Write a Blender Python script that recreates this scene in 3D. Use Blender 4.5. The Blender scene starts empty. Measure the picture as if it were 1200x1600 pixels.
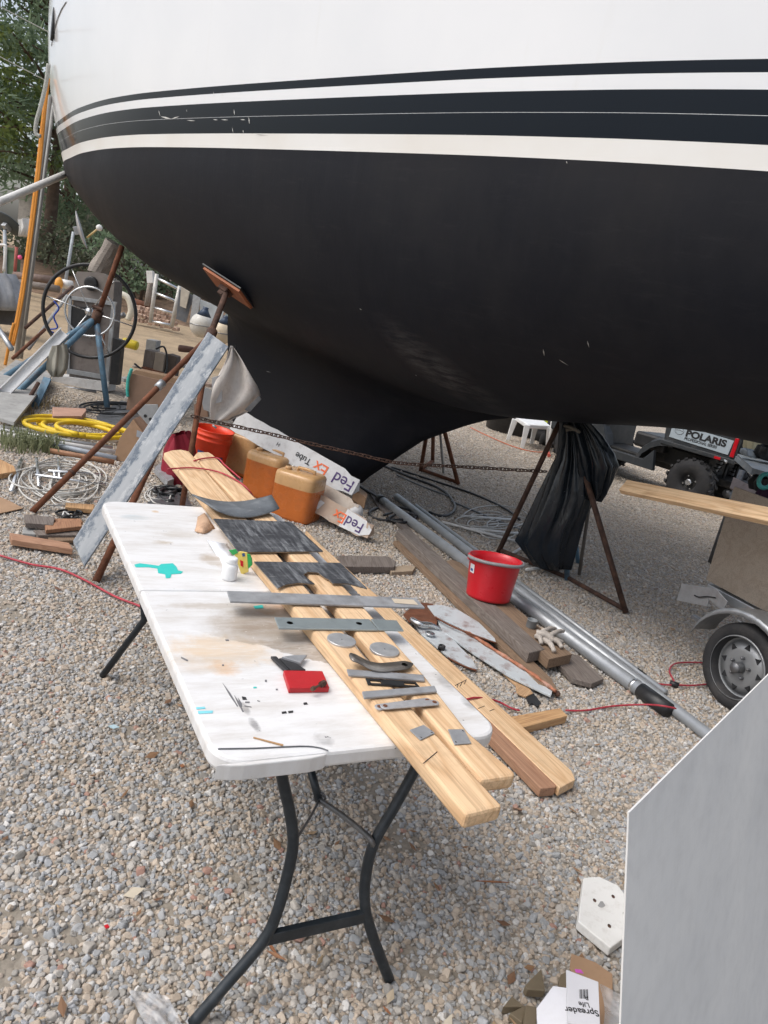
import bpy, bmesh, math, random
import numpy as np
from mathutils import Vector, Matrix, noise as mnoise
from mathutils.bvhtree import BVHTree
random.seed(7); RNG = np.random.default_rng(7)
C = bpy.context.scene.collection
S = bpy.context.scene
# ------------------------------------------------------------------ camera
F_PX = 1190.0; CAM_H = 1.72
UP = Vector((.2095, -.945, -.2525)).normalized()          # world up in camera axes (x right, y down, z forward)
FW = (Vector((0, 0, 1)) - UP * UP.z).normalized()
RT = FW.cross(UP)
if RT.x < 0: RT = -RT
O = Vector((0, 0, CAM_H))
def _w(e): return Vector((e.dot(RT), e.dot(FW), e.dot(UP)))
cam_d = bpy.data.cameras.new('camera'); cam = bpy.data.objects.new('camera', cam_d); C.objects.link(cam)
cx, cy, cz = _w(Vector((1, 0, 0))), _w(Vector((0, -1, 0))), _w(Vector((0, 0, -1)))
cam.matrix_world = Matrix(((cx.x, cy.x, cz.x, 0), (cx.y, cy.y, cz.y, 0), (cx.z, cy.z, cz.z, CAM_H), (0, 0, 0, 1)))
cam_d.sensor_fit = 'HORIZONTAL'; cam_d.sensor_width = 36; cam_d.lens = 36 * F_PX / 1200
cam_d.clip_start = .05; cam_d.clip_end = 600
S.camera = cam
# ------------------------------------------------------------------ world, sun, exposure
SUN_EL, SUN_ROT = math.radians(55), math.radians(245)
W = bpy.data.worlds.new('World'); S.world = W; W.use_nodes = True
nt = W.node_tree; nt.nodes.clear()
wo = nt.nodes.new('ShaderNodeOutputWorld'); bg = nt.nodes.new('ShaderNodeBackground')
sky = nt.nodes.new('ShaderNodeTexSky'); sky.sky_type = 'NISHITA'; sky.sun_disc = False
sky.sun_elevation = SUN_EL; sky.sun_rotation = SUN_ROT; sky.dust_density = 4; sky.air_density = 1.0
hs = nt.nodes.new('ShaderNodeHueSaturation'); hs.inputs['Saturation'].default_value = .52; hs.inputs['Value'].default_value = 1.0
bg.inputs['Strength'].default_value = .15
nt.links.new(sky.outputs[0], hs.inputs['Color']); nt.links.new(hs.outputs[0], bg.inputs[0]); nt.links.new(bg.outputs[0], wo.inputs[0])
sd = bpy.data.lights.new('sun', 'SUN'); sd.energy = .8; sd.angle = math.radians(30); sd.color = (1, .97, .93)
sun = bpy.data.objects.new('sun', sd); C.objects.link(sun)
# Nishita: rotation 0 = +Y, clockwise seen from above
sdir = Vector((math.sin(SUN_ROT) * math.cos(SUN_EL), math.cos(SUN_ROT) * math.cos(SUN_EL), math.sin(SUN_EL)))
sun.rotation_euler = sdir.to_track_quat('Z', 'Y').to_euler()
S.view_settings.view_transform = 'Standard'; S.view_settings.look = 'None'
S.view_settings.exposure = .46; S.view_settings.gamma = 1; S.view_settings.use_curve_mapping = False

# ------------------------------------------------------------------ measuring helpers (points on real planes)
def ray(u, v):
    return _w(Vector(((u - 600) / F_PX, (v - 800) / F_PX, 1)))
def G(u, v, z=0.0):                       # point on the level plane z
    r = ray(u, v); return O + r * ((z - CAM_H) / r.z)
def D(u, v, y):                           # point on the upright plane at distance y
    r = ray(u, v); return O + r * (y / r.y)
def HP(u, v, p, n):                       # point on a given plane
    r = ray(u, v); return O + r * ((Vector(p) - O).dot(n) / r.dot(n))
def lerp(a, b, t): return a + (b - a) * t
# ------------------------------------------------------------------ materials
MATS = {}
class NB:
    def __init__(s, name):
        s.m = bpy.data.materials.new(name); s.m.use_nodes = True
        s.t = s.m.node_tree; s.n = s.t.nodes; s.b = s.n['Principled BSDF']
        s.tc = s.n.new('ShaderNodeTexCoord')
    def L(s, a, b): s.t.links.new(a, b)
    def mapping(s, scale, src='Object', rot=(0, 0, 0)):
        m = s.n.new('ShaderNodeMapping'); m.inputs['Scale'].default_value = scale; m.inputs['Rotation'].default_value = rot
        s.L(s.tc.outputs[src], m.inputs['Vector']); return m.outputs[0]
    def noise(s, scale, detail=4, vec=None, rough=.55, dist=0):
        n = s.n.new('ShaderNodeTexNoise'); n.inputs['Scale'].default_value = scale; n.inputs['Detail'].default_value = detail
        n.inputs['Roughness'].default_value = rough; n.inputs['Distortion'].default_value = dist
        s.L(vec if vec is not None else s.tc.outputs['Object'], n.inputs['Vector']); return n.outputs['Fac']
    def ramp(s, fac, stops, interp='LINEAR'):
        r = s.n.new('ShaderNodeValToRGB'); r.color_ramp.interpolation = interp
        e = r.color_ramp.elements
        while len(e) < len(stops): e.new(.5)
        for i, (p, c) in enumerate(stops):
            e[i].position = p
            e[i].color = (c, c, c, 1) if isinstance(c, (int, float)) else (*c, 1)
        s.L(fac, r.inputs[0]); return r.outputs[0]
    def mix(s, fac, a, b, mode='MIX'):
        m = s.n.new('ShaderNodeMixRGB'); m.blend_type = mode
        for k, x in (('Fac', fac), ('Color1', a), ('Color2', b)):
            if isinstance(x, (int, float)): m.inputs[k].default_value = x if k == 'Fac' else (x, x, x, 1)
            elif isinstance(x, tuple): m.inputs[k].default_value = (*x, 1)
            else: s.L(x, m.inputs[k])
        return m.outputs[0]
    def math(s, op, a, b=0.0):
        m = s.n.new('ShaderNodeMath'); m.operation = op
        for i, x in enumerate((a, b)):
            if isinstance(x, (int, float)): m.inputs[i].default_value = x
            else: s.L(x, m.inputs[i])
        return m.outputs[0]
    def bump(s, h, strength=.3, dist=.01):
        b = s.n.new('ShaderNodeBump'); b.inputs['Strength'].default_value = strength; b.inputs['Distance'].default_value = dist
        s.L(h, b.inputs['Height']); s.L(b.outputs[0], s.b.inputs['Normal'])
    def col(s, c):
        if isinstance(c, tuple): s.b.inputs['Base Color'].default_value = (*c, 1)
        else: s.L(c, s.b.inputs['Base Color'])
    def rough(s, r):
        if isinstance(r, (int, float)): s.b.inputs['Roughness'].default_value = r
        else: s.L(r, s.b.inputs['Roughness'])
def plain(name, c, rough=.6, metal=0, var=.18, scale=6, dirt=None, dirt_amt=.35, bump=.15, spec=None, dscale=9, bscale=60):
    """base colour with uneven tone, wear stains and fine relief"""
    if name in MATS: return MATS[name]
    k = NB(name)
    lo = tuple(max(0, x * (1 - var)) for x in c); hi = tuple(min(1, x * (1 + var)) for x in c)
    base = k.ramp(k.noise(scale, 6), [(.3, lo), (.7, hi)])
    if dirt:
        f = k.ramp(k.noise(dscale, 8, rough=.7), [(.5, 0.0), (.72, dirt_amt * 2 if dirt_amt < .5 else 1.0)])
        base = k.mix(f, base, dirt)
    k.col(base); k.rough(k.ramp(k.noise(scale * 3, 4), [(.3, max(.05, rough - .1)), (.7, min(1, rough + .1))]))
    k.b.inputs['Metallic'].default_value = metal
    if spec is not None: k.b.inputs['Specular IOR Level'].default_value = spec
    if bump: k.bump(k.noise(bscale, 5), bump, .004)
    MATS[name] = k.m; return k.m
def wood(name, light, mid, dark, ring=7., rough=.65, weather=None, bump=.25, stretch=.9):
    k = NB(name)
    oi = k.n.new('ShaderNodeObjectInfo')
    off = k.n.new('ShaderNodeVectorMath'); off.operation = 'ADD'
    sc = k.n.new('ShaderNodeVectorMath'); sc.operation = 'SCALE'; sc.inputs['Scale'].default_value = 9
    cmb = k.n.new('ShaderNodeCombineXYZ'); 
    for i in range(3): k.L(oi.outputs['Random'], cmb.inputs[i])
    k.L(cmb.outputs[0], sc.inputs[0])
    k.L(k.tc.outputs['Object'], off.inputs[0]); k.L(sc.outputs[0], off.inputs[1])
    m = k.n.new('ShaderNodeMapping'); m.inputs['Scale'].default_value = (stretch, 11, 11); k.L(off.outputs[0], m.inputs['Vector'])
    v = m.outputs[0]
    f1 = k.noise(1.0, 2, v, .5, .6)
    w = k.math('FRACT', k.math('MULTIPLY', f1, ring * 2.2))
    w = k.ramp(w, [(0.0, .8), (.3, .2), (.75, 0.0), (1.0, .8)])
    m2 = k.n.new('ShaderNodeMapping'); m2.inputs['Scale'].default_value = (4, 160, 160); k.L(off.outputs[0], m2.inputs['Vector'])
    fine = k.noise(1.0, 4, m2.outputs[0], .6)
    c = k.mix(w, light, mid)
    c = k.mix(k.ramp(fine, [(.45, 0.0), (.75, .55)]), c, dark)
    kn = k.noise(2.3, 1, k.mapping((1, 2.4, 2.4)))
    c = k.mix(k.ramp(kn, [(.76, 0.0), (.82, .7)]), c, dark)
    dirt = k.noise(7, 7, rough=.7)
    c = k.mix(k.ramp(dirt, [(.52, 0.0), (.8, .45)]), c, weather or tuple(x * .45 for x in mid))
    k.col(c); k.rough(rough)
    k.bump(k.mix(.5, fine, w), bump, .003)
    MATS[name] = k.m; return k.m
W_PINE = wood('pine_wood', (.76, .54, .33), (.58, .36, .19), (.28, .17, .09), 3.5)
W_PINE2 = wood('pine_wood_orange', (.58, .36, .18), (.40, .21, .09), (.20, .10, .05), 7.)
W_RED = wood('reddish_plank_wood', (.42, .24, .15), (.33, .17, .10), (.16, .08, .05), 6.)
W_GREY = wood('weathered_grey_wood', (.20, .17, .15), (.12, .095, .08), (.035, .03, .027), 7., .85, (.34, .31, .28), .5)
W_BROWN = wood('old_brown_wood', (.25, .17, .11), (.17, .11, .07), (.07, .045, .03), 7., .8, None, .4)
W_SCRAP = wood('scrap_hardwood', (.38, .20, .11), (.27, .13, .07), (.12, .06, .035), 7., .7, None, .4)
W_PLY = wood('weathered_plywood', (.31, .26, .21), (.26, .21, .165), (.13, .105, .08), 2., .8, (.19, .175, .155), .2, .6)
W_DRIFT = wood('driftwood', (.40, .36, .32), (.22, .19, .17), (.05, .045, .04), 9., .9, None, .9)
CARD = plain('cardboard', (.36, .23, .14), .85, var=.1, dirt=(.2, .13, .08), dirt_amt=.2)
CARD2 = plain('cardboard_dark', (.25, .16, .11), .85, var=.12)
BLKPL = plain('black_plastic', (.016, .017, .019), .45, var=.3, dirt=(.09, .085, .08), dirt_amt=.15)
RUBBER = plain('tyre_rubber', (.022, .022, .024), .8, var=.3, dirt=(.10, .09, .08), dirt_amt=.2, bump=.3)
GALV = plain('galvanised_steel', (.42, .44, .46), .42, .75, var=.15, dirt=(.25, .24, .22), dirt_amt=.25, scale=14)
ALU = plain('dull_aluminium', (.50, .51, .52), .45, .6, var=.15, dirt=(.22, .21, .2), dirt_amt=.25, scale=9)
BRIGHT = plain('bright_metal', (.68, .69, .70), .25, .9, var=.1, dirt=(.3, .3, .3), dirt_amt=.15)
DSTEEL = plain('dark_steel', (.20, .205, .215), .45, .7, var=.3, dirt=(.09, .08, .07), dirt_amt=.3, scale=12)
MSTEEL = plain('mid_grey_steel', (.33, .34, .355), .5, .3, var=.25, dirt=(.14, .12, .10), dirt_amt=.3, scale=14)
RUST = plain('rusty_steel', (.17, .065, .033), .85, .2, var=.4, scale=18, dirt=(.05, .033, .028), dirt_amt=.45, bump=.6)
RUSTD = plain('dark_rust', (.085, .048, .036), .85, .2, var=.4, scale=18, dirt=(.21, .10, .05), dirt_amt=.25, bump=.5)
BLUEST = plain('worn_blue_paint', (.10, .19, .27), .6, .1, var=.25, scale=14, dirt=(.14, .075, .05), dirt_amt=.35, bump=.4)
WHPL = plain('white_plastic', (.78, .79, .79), .4, var=.04, dirt=(.45, .42, .38), dirt_amt=.12)
WHPVC = plain('white_pipe', (.68, .68, .66), .45, var=.08, dirt=(.35, .32, .28), dirt_amt=.25)
WHCLOTH = plain('offwhite_cloth', (.62, .58, .54), .9, var=.15, dirt=(.30, .22, .17), dirt_amt=.25)
GREYCLOTH = plain('grey_tarp', (.30, .31, .32), .75, var=.2, dirt=(.15, .14, .13), dirt_amt=.25)
LEGBLK = plain('table_leg_paint', (.018, .024, .030), .4, .1, var=.3, dirt=(.10, .11, .12), dirt_amt=.12, scale=20, dscale=26)
YELLOW = plain('yellow_hose_rubber', (.72, .50, .02), .5, var=.12, dirt=(.3, .2, .05), dirt_amt=.15)
ORANGE = plain('orange_webbing', (.66, .27, .04), .7, var=.12)
ROPE = plain('old_rope', (.42, .43, .40), .9, var=.25, scale=60, bump=.6)
REDCORD = plain('red_cord', (.42, .035, .055), .5, var=.15, dirt=(.16, .05, .05), dirt_amt=.2)
REDPL = plain('red_bucket_plastic', (.56, .012, .022), .35, var=.1, dirt=(.35, .03, .03), dirt_amt=.15, scale=4)
ORBUCK = plain('orange_bucket_plastic', (.80, .062, .018), .4, var=.08, dirt=(.4, .06, .03), dirt_amt=.2)
BLUEPR = plain('blue_print', (.03, .08, .22), .6)
BLUEPL = plain('navy_plastic', (.02, .03, .07), .5)
PINKBR = plain('pinkish_brick', (.45, .27, .20), .9, var=.15)
BRICKM = plain('pale_brick', (.42, .29, .22), .95, var=.25, dirt=(.6, .52, .45), dirt_amt=.3)
CONC = plain('grey_concrete', (.33, .33, .32), .9, var=.2, dirt=(.18, .17, .16), dirt_amt=.3)
TEAL = plain('teal_paint', (.03, .52, .47), .45, var=.1)
LTBLUE = plain('light_blue_mark', (.22, .62, .70), .6)
PRINTK = plain('black_ink', (.02, .02, .022), .6)
PURPLE = plain('purple_ink', (.055, .02, .13), .5)
ORINK = plain('orange_ink', (.80, .14, .03), .5)
BEIGE = plain('beige_paint', (.46, .42, .35), .7)
def fresh(name, light=None): pass
# ------------------------------------------------------------------ mesh helpers
def setp(o, label=None, cat=None, group=None, kind=None):
    if label: o['label'] = label
    if cat: o['category'] = cat
    if group: o['group'] = group
    if kind: o['kind'] = kind
    return o
def T(name, label, cat, loc, group=None):
    o = bpy.data.objects.new(name, None); C.objects.link(o); o.location = loc
    o.empty_display_size = .05
    return setp(o, label, cat, group)
def frame(o, x, z=None):
    """matrix with origin o, local X along x, local Z near z"""
    X = Vector(x).normalized(); Zg = Vector(z if z is not None else (0, 0, 1))
    Y = Zg.cross(X)
    if Y.length < 1e-5: Y = Vector((0, 1, 0)).cross(X)
    Y.normalize(); Z = X.cross(Y)
    return Matrix(((X.x, Y.x, Z.x, o[0]), (X.y, Y.y, Z.y, o[1]), (X.z, Y.z, Z.z, o[2]), (0, 0, 0, 1)))
class MB:
    def __init__(s): s.v = []; s.f = []; s.mi = []; s.cur = 0
    def add(s, vs, fs):
        b = len(s.v); s.v += [tuple(p) for p in vs]; s.f += [tuple(i + b for i in f) for f in fs]; s.mi += [s.cur] * len(fs); return s
    def box(s, c, d, M=None):
        hx, hy, hz = d[0] / 2, d[1] / 2, d[2] / 2
        vs = [Vector((c[0] + a * hx, c[1] + b * hy, c[2] + e * hz)) for a in (-1, 1) for b in (-1, 1) for e in (-1, 1)]
        if M is not None: vs = [M @ p for p in vs]
        return s.add(vs, [(0, 1, 3, 2), (4, 6, 7, 5), (0, 4, 5, 1), (2, 3, 7, 6), (0, 2, 6, 4), (1, 5, 7, 3)])
    def tube(s, pts, r, n=8, closed=False, caps=True):
        pts = [Vector(p) for p in pts]; N = len(pts)
        rr = r if isinstance(r, (list, tuple)) else [r] * N
        up = Vector((0, 0, 1)); vs = []; prev = None
        for i in range(N):
            if closed: t = pts[(i + 1) % N] - pts[i - 1]
            else: t = pts[min(i + 1, N - 1)] - pts[max(i - 1, 0)]
            if t.length < 1e-9: t = Vector((0, 0, 1))
            t.normalize()
            if prev is None:
                a = t.cross(up)
                if a.length < .05: a = t.cross(Vector((1, 0, 0)))
            else:
                a = prev - t * prev.dot(t)
                if a.length < 1e-4: a = t.cross(up)
            a.normalize(); prev = a; b = t.cross(a)
            vs += [pts[i] + (a * math.cos(2 * math.pi * k / n) + b * math.sin(2 * math.pi * k / n)) * rr[i] for k in range(n)]
        fs = []
        for i in range(N if closed else N - 1):
            j = (i + 1) % N
            for k in range(n):
                k2 = (k + 1) % n
                fs.append((i * n + k, i * n + k2, j * n + k2, j * n + k))
        if caps and not closed:
            fs.append(tuple(range(n - 1, -1, -1))); fs.append(tuple((N - 1) * n + k for k in range(n)))
        return s.add(vs, fs)
    def lathe(s, prof, n=24, M=None, sx=1, sy=1):
        vs = []; N = len(prof)
        for r, z in prof:
            for k in range(n):
                a = 2 * math.pi * k / n; p = Vector((r * sx * math.cos(a), r * sy * math.sin(a), z)); vs.append(M @ p if M is not None else p)
        fs = [(i * n + k, i * n + (k + 1) % n, (i + 1) * n + (k + 1) % n, (i + 1) * n + k) for i in range(N - 1) for k in range(n)]
        if prof[0][0] > 1e-5: fs.append(tuple(range(n - 1, -1, -1)))
        if prof[-1][0] > 1e-5: fs.append(tuple((N - 1) * n + k for k in range(n)))
        return s.add(vs, fs)
    def prism(s, poly, z0, z1, M=None):
        n = len(poly)
        if sum(poly[i][0] * poly[(i + 1) % n][1] - poly[(i + 1) % n][0] * poly[i][1] for i in range(n)) < 0: poly = list(reversed(poly))
        vs = [Vector((p[0], p[1], z0)) for p in poly] + [Vector((p[0], p[1], z1)) for p in poly]
        if M is not None: vs = [M @ p for p in vs]
        return s.add(vs, [tuple(range(n - 1, -1, -1)), tuple(range(n, 2 * n))] + [(i, (i + 1) % n, n + (i + 1) % n, n + i) for i in range(n)])
    def grid(s, rows, closed=False):
        h = len(rows); w = len(rows[0]); vs = [p for r in rows for p in r]
        fs = []
        for i in range(h - 1):
            for j in range(w if closed else w - 1):
                j2 = (j + 1) % w
                fs.append((i * w + j, i * w + j2, (i + 1) * w + j2, (i + 1) * w + j))
        return s.add(vs, fs)
    def sphere(s, c, r, n=12, sc=(1, 1, 1), M=None):
        vs = []; m = n // 2
        for i in range(m + 1):
            t = math.pi * i / m
            for k in range(n):
                a = 2 * math.pi * k / n
                p = Vector((c[0] + r * sc[0] * math.sin(t) * math.cos(a), c[1] + r * sc[1] * math.sin(t) * math.sin(a), c[2] + r * sc[2] * math.cos(t)))
                vs.append(M @ p if M is not None else p)
        return s.add(vs, [(i * n + k, (i + 1) * n + k, (i + 1) * n + (k + 1) % n, i * n + (k + 1) % n) for i in range(m) for k in range(n)])
    def build(s, name, mat, parent=None, F=None, smooth=False, bevel=0, solid=0, subsurf=0, label=None, cat=None, group=None, kind=None, world=True):
        """vertices are in world axes unless F (their own frame) is given"""
        me = bpy.data.meshes.new(name)
        if F is None:
            c = Vector((0, 0, 0)); 
            for p in s.v: c += Vector(p)
            c /= max(1, len(s.v)); F = Matrix.Translation(c)
            me.from_pydata([tuple(Vector(p) - c) for p in s.v], [], s.f)
        else: me.from_pydata(s.v, [], s.f)
        ml = mat if isinstance(mat, (list, tuple)) else [mat]
        for m in ml: me.materials.append(m)
        if len(ml) > 1: me.polygons.foreach_set('material_index', s.mi)
        me.polygons.foreach_set('use_smooth', [smooth] * len(me.polygons))
        me.update()
        o = bpy.data.objects.new(name, me); C.objects.link(o); place(o, F, parent)
        bm = bmesh.new(); bm.from_mesh(me); bmesh.ops.recalc_face_normals(bm, faces=bm.faces); bm.to_mesh(me); bm.free()
        if bevel:
            b = o.modifiers.new('bevel', 'BEVEL'); b.width = bevel; b.segments = 2; b.limit_method = 'ANGLE'; b.angle_limit = .6
        if solid:
            q = o.modifiers.new('solid', 'SOLIDIFY'); q.thickness = solid
        if subsurf:
            q = o.modifiers.new('sub', 'SUBSURF'); q.levels = subsurf; q.render_levels = subsurf
        return setp(o, label, cat, group, kind)
ROOTM = {}
def place(o, F, parent=None):
    if parent is not None:
        o.parent = parent
        pm = full(parent)
        o.matrix_parent_inverse = Matrix.Identity(4)
        o.matrix_basis = pm.inverted() @ F
    else: o.matrix_basis = F
def full(o):
    return (full(o.parent) @ o.matrix_parent_inverse @ o.matrix_basis) if o.parent else o.matrix_basis.copy()
def poly3(name, pts, vec, mat, parent=None, bevel=.0015, **k):
    """flat outline through real points, given thickness vec; local X along its first edge"""
    pts = [Vector(p) for p in pts]; vec = Vector(vec)
    nrm = Vector((0, 0, 0))
    for i in range(len(pts)): nrm += (pts[i] - pts[0]).cross(pts[(i + 1) % len(pts)] - pts[0])
    if nrm.dot(vec) > 0: nrm = -nrm
    F = frame(pts[0], pts[1] - pts[0], nrm); I = F.inverted()
    m = MB(); m.prism([(I @ p)[:2] for p in pts], -vec.length, 0)
    return m.build(name, mat, parent, F=F, bevel=bevel, **k)
def slab(name, px, z, th, mat, parent=None, **k):
    return poly3(name, [G(u, v, z) for u, v in px], (0, 0, -th), mat, parent, **k)
def rod(name, p0, p1, r, mat, parent=None, n=12, r2=None, **k):
    p0 = Vector(p0); p1 = Vector(p1); F = frame(p0, p1 - p0); L = (p1 - p0).length
    m = MB(); m.tube([(0, 0, 0), (L * .5, 0, 0), (L, 0, 0)], [r, (r + (r2 or r)) / 2, r2 or r], n)
    return m.build(name, mat, parent, F=F, smooth=True, bevel=0, **k)
def smooth_path(pts, n=6):
    pts = [Vector(p) for p in pts]; out = []
    for i in range(len(pts) - 1):
        p0 = pts[max(i - 1, 0)]; p1 = pts[i]; p2 = pts[i + 1]; p3 = pts[min(i + 2, len(pts) - 1)]
        for k in range(n):
            t = k / n
            out.append(.5 * ((2 * p1) + (p2 - p0) * t + (2 * p0 - 5 * p1 + 4 * p2 - p3) * t * t + (3 * p1 - p0 - 3 * p2 + p3) * t ** 3))
    out.append(pts[-1]); return out
def hose(name, pts, r, mat, parent=None, n=7, sm=5, **k):
    m = MB(); m.tube(smooth_path(pts, sm), r, n); return m.build(name, mat, parent, smooth=True, **k)
def drape(m, rows, depth, pleats=7, amp=.02, seed=0, n=40, y_axis=Vector((0, 1, 0))):
    """closed, pleated skin through rows of (left point, right point)"""
    out = []
    for i, (a, b) in enumerate(rows):
        a = Vector(a); b = Vector(b); c = (a + b) / 2; h = (b - a) / 2; ring = []
        d = depth[i] if isinstance(depth, (list, tuple)) else depth
        for k in range(n):
            t = 2 * math.pi * k / n
            q = 1 + amp / max(h.length, .02) * (math.sin(pleats * t + seed + i * .25) + .6 * math.sin((pleats * 2 + 1) * t + seed * 2 - i * .35)) + .10 * mnoise.noise(Vector((math.cos(t) * 2 + seed, math.sin(t) * 2, i * .45)))
            ring.append(c + h * math.cos(t) * q + y_axis * d * math.sin(t) * q)
        out.append(ring)
    m.grid(out, closed=True); m.f.append(tuple(range(len(m.v) - n, len(m.v)))); m.mi.append(m.cur); return m
def text(name, body, F, size, mat, parent=None, extrude=.0006, bold=0, **k):
    cu = bpy.data.curves.new(name, 'FONT'); cu.body = body; cu.size = size; cu.extrude = extrude; cu.offset = bold
    cu.materials.append(mat); cu.align_x = 'LEFT'
    o = bpy.data.objects.new(name, cu); C.objects.link(o); place(o, F, parent); return setp(o, **k)
def copy_tree(o, M, parent=None):
    c = o.copy(); C.objects.link(c)
    if parent is None: c.matrix_basis = M
    else: c.parent = parent
    for ch in o.children: copy_tree(ch, None, c)
    return c
# ================================================================== GROUND
def ground_mat():
    k = NB('gravel_bed_soil')
    P = k.tc.outputs['Object']
    big = k.noise(.35, 5); sand = k.ramp(k.noise(1.8, 8, rough=.7), [(.3, (.24, .185, .12)), (.55, (.36, .27, .17)), (.75, (.46, .35, .23))])
    litter = k.ramp(k.noise(9, 6, rough=.8), [(.55, 0.0), (.68, .8)]); sand = k.mix(litter, sand, (.15, .09, .05))
    vo = k.n.new('ShaderNodeTexVoronoi'); vo.inputs['Scale'].default_value = 34; k.L(P, vo.inputs['Vector'])
    st = k.n.new('ShaderNodeSeparateColor'); k.L(vo.outputs['Color'], st.inputs[0])
    stone = k.ramp(st.outputs[0], [(0, (.36, .30, .24)), (.3, (.47, .40, .32)), (.6, (.54, .46, .37)), (1, (.66, .59, .49))])
    gap = k.ramp(vo.outputs['Distance'], [(.35, 1.0), (.75, .35)]); stone = k.mix(1.0, stone, gap, 'MULTIPLY')
    sep = k.n.new('ShaderNodeSeparateXYZ'); k.L(P, sep.inputs[0])
    # near: fines and soil between the stones; far: stones too small to model; far left: sand with leaf litter
    soil = k.ramp(k.noise(14, 8, rough=.75), [(.3, (.20, .175, .14)), (.7, (.34, .30, .25))])
    dist = k.ramp(k.math('MULTIPLY', sep.outputs['Y'], 1 / 20), [(.35, 0.0), (.52, 1.0)])
    c = k.mix(dist, soil, stone)
    left = k.math('ADD', k.math('MULTIPLY', sep.outputs['Y'], .10), k.math('ADD', k.math('MULTIPLY', sep.outputs['X'], -.16), k.math('MULTIPLY', big, .5)))
    c = k.mix(k.ramp(left, [(1.75 / 2.5, 0.0), (2.0 / 2.5, 1.0)]) if False else k.ramp(k.math('MULTIPLY', left, .4), [(.74, 0.0), (.86, 1.0)]), c, sand)
    k.col(c); k.rough(.95); k.bump(k.mix(.5, gap, k.noise(40, 6)), .5, .02)
    return k.m
GM = ground_mat()
m = MB()
xs = [-160, -60, -30, -16, -8, -4, 0, 4, 8, 16, 30, 60, 160]; ys = [-30, -8, 0, 4, 8, 12, 18, 26, 36, 60, 110, 220]
m.grid([[(x, y, 0) for x in xs] for y in ys])
m.build('ground', GM, F=Matrix.Identity(4), kind='structure')
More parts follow.
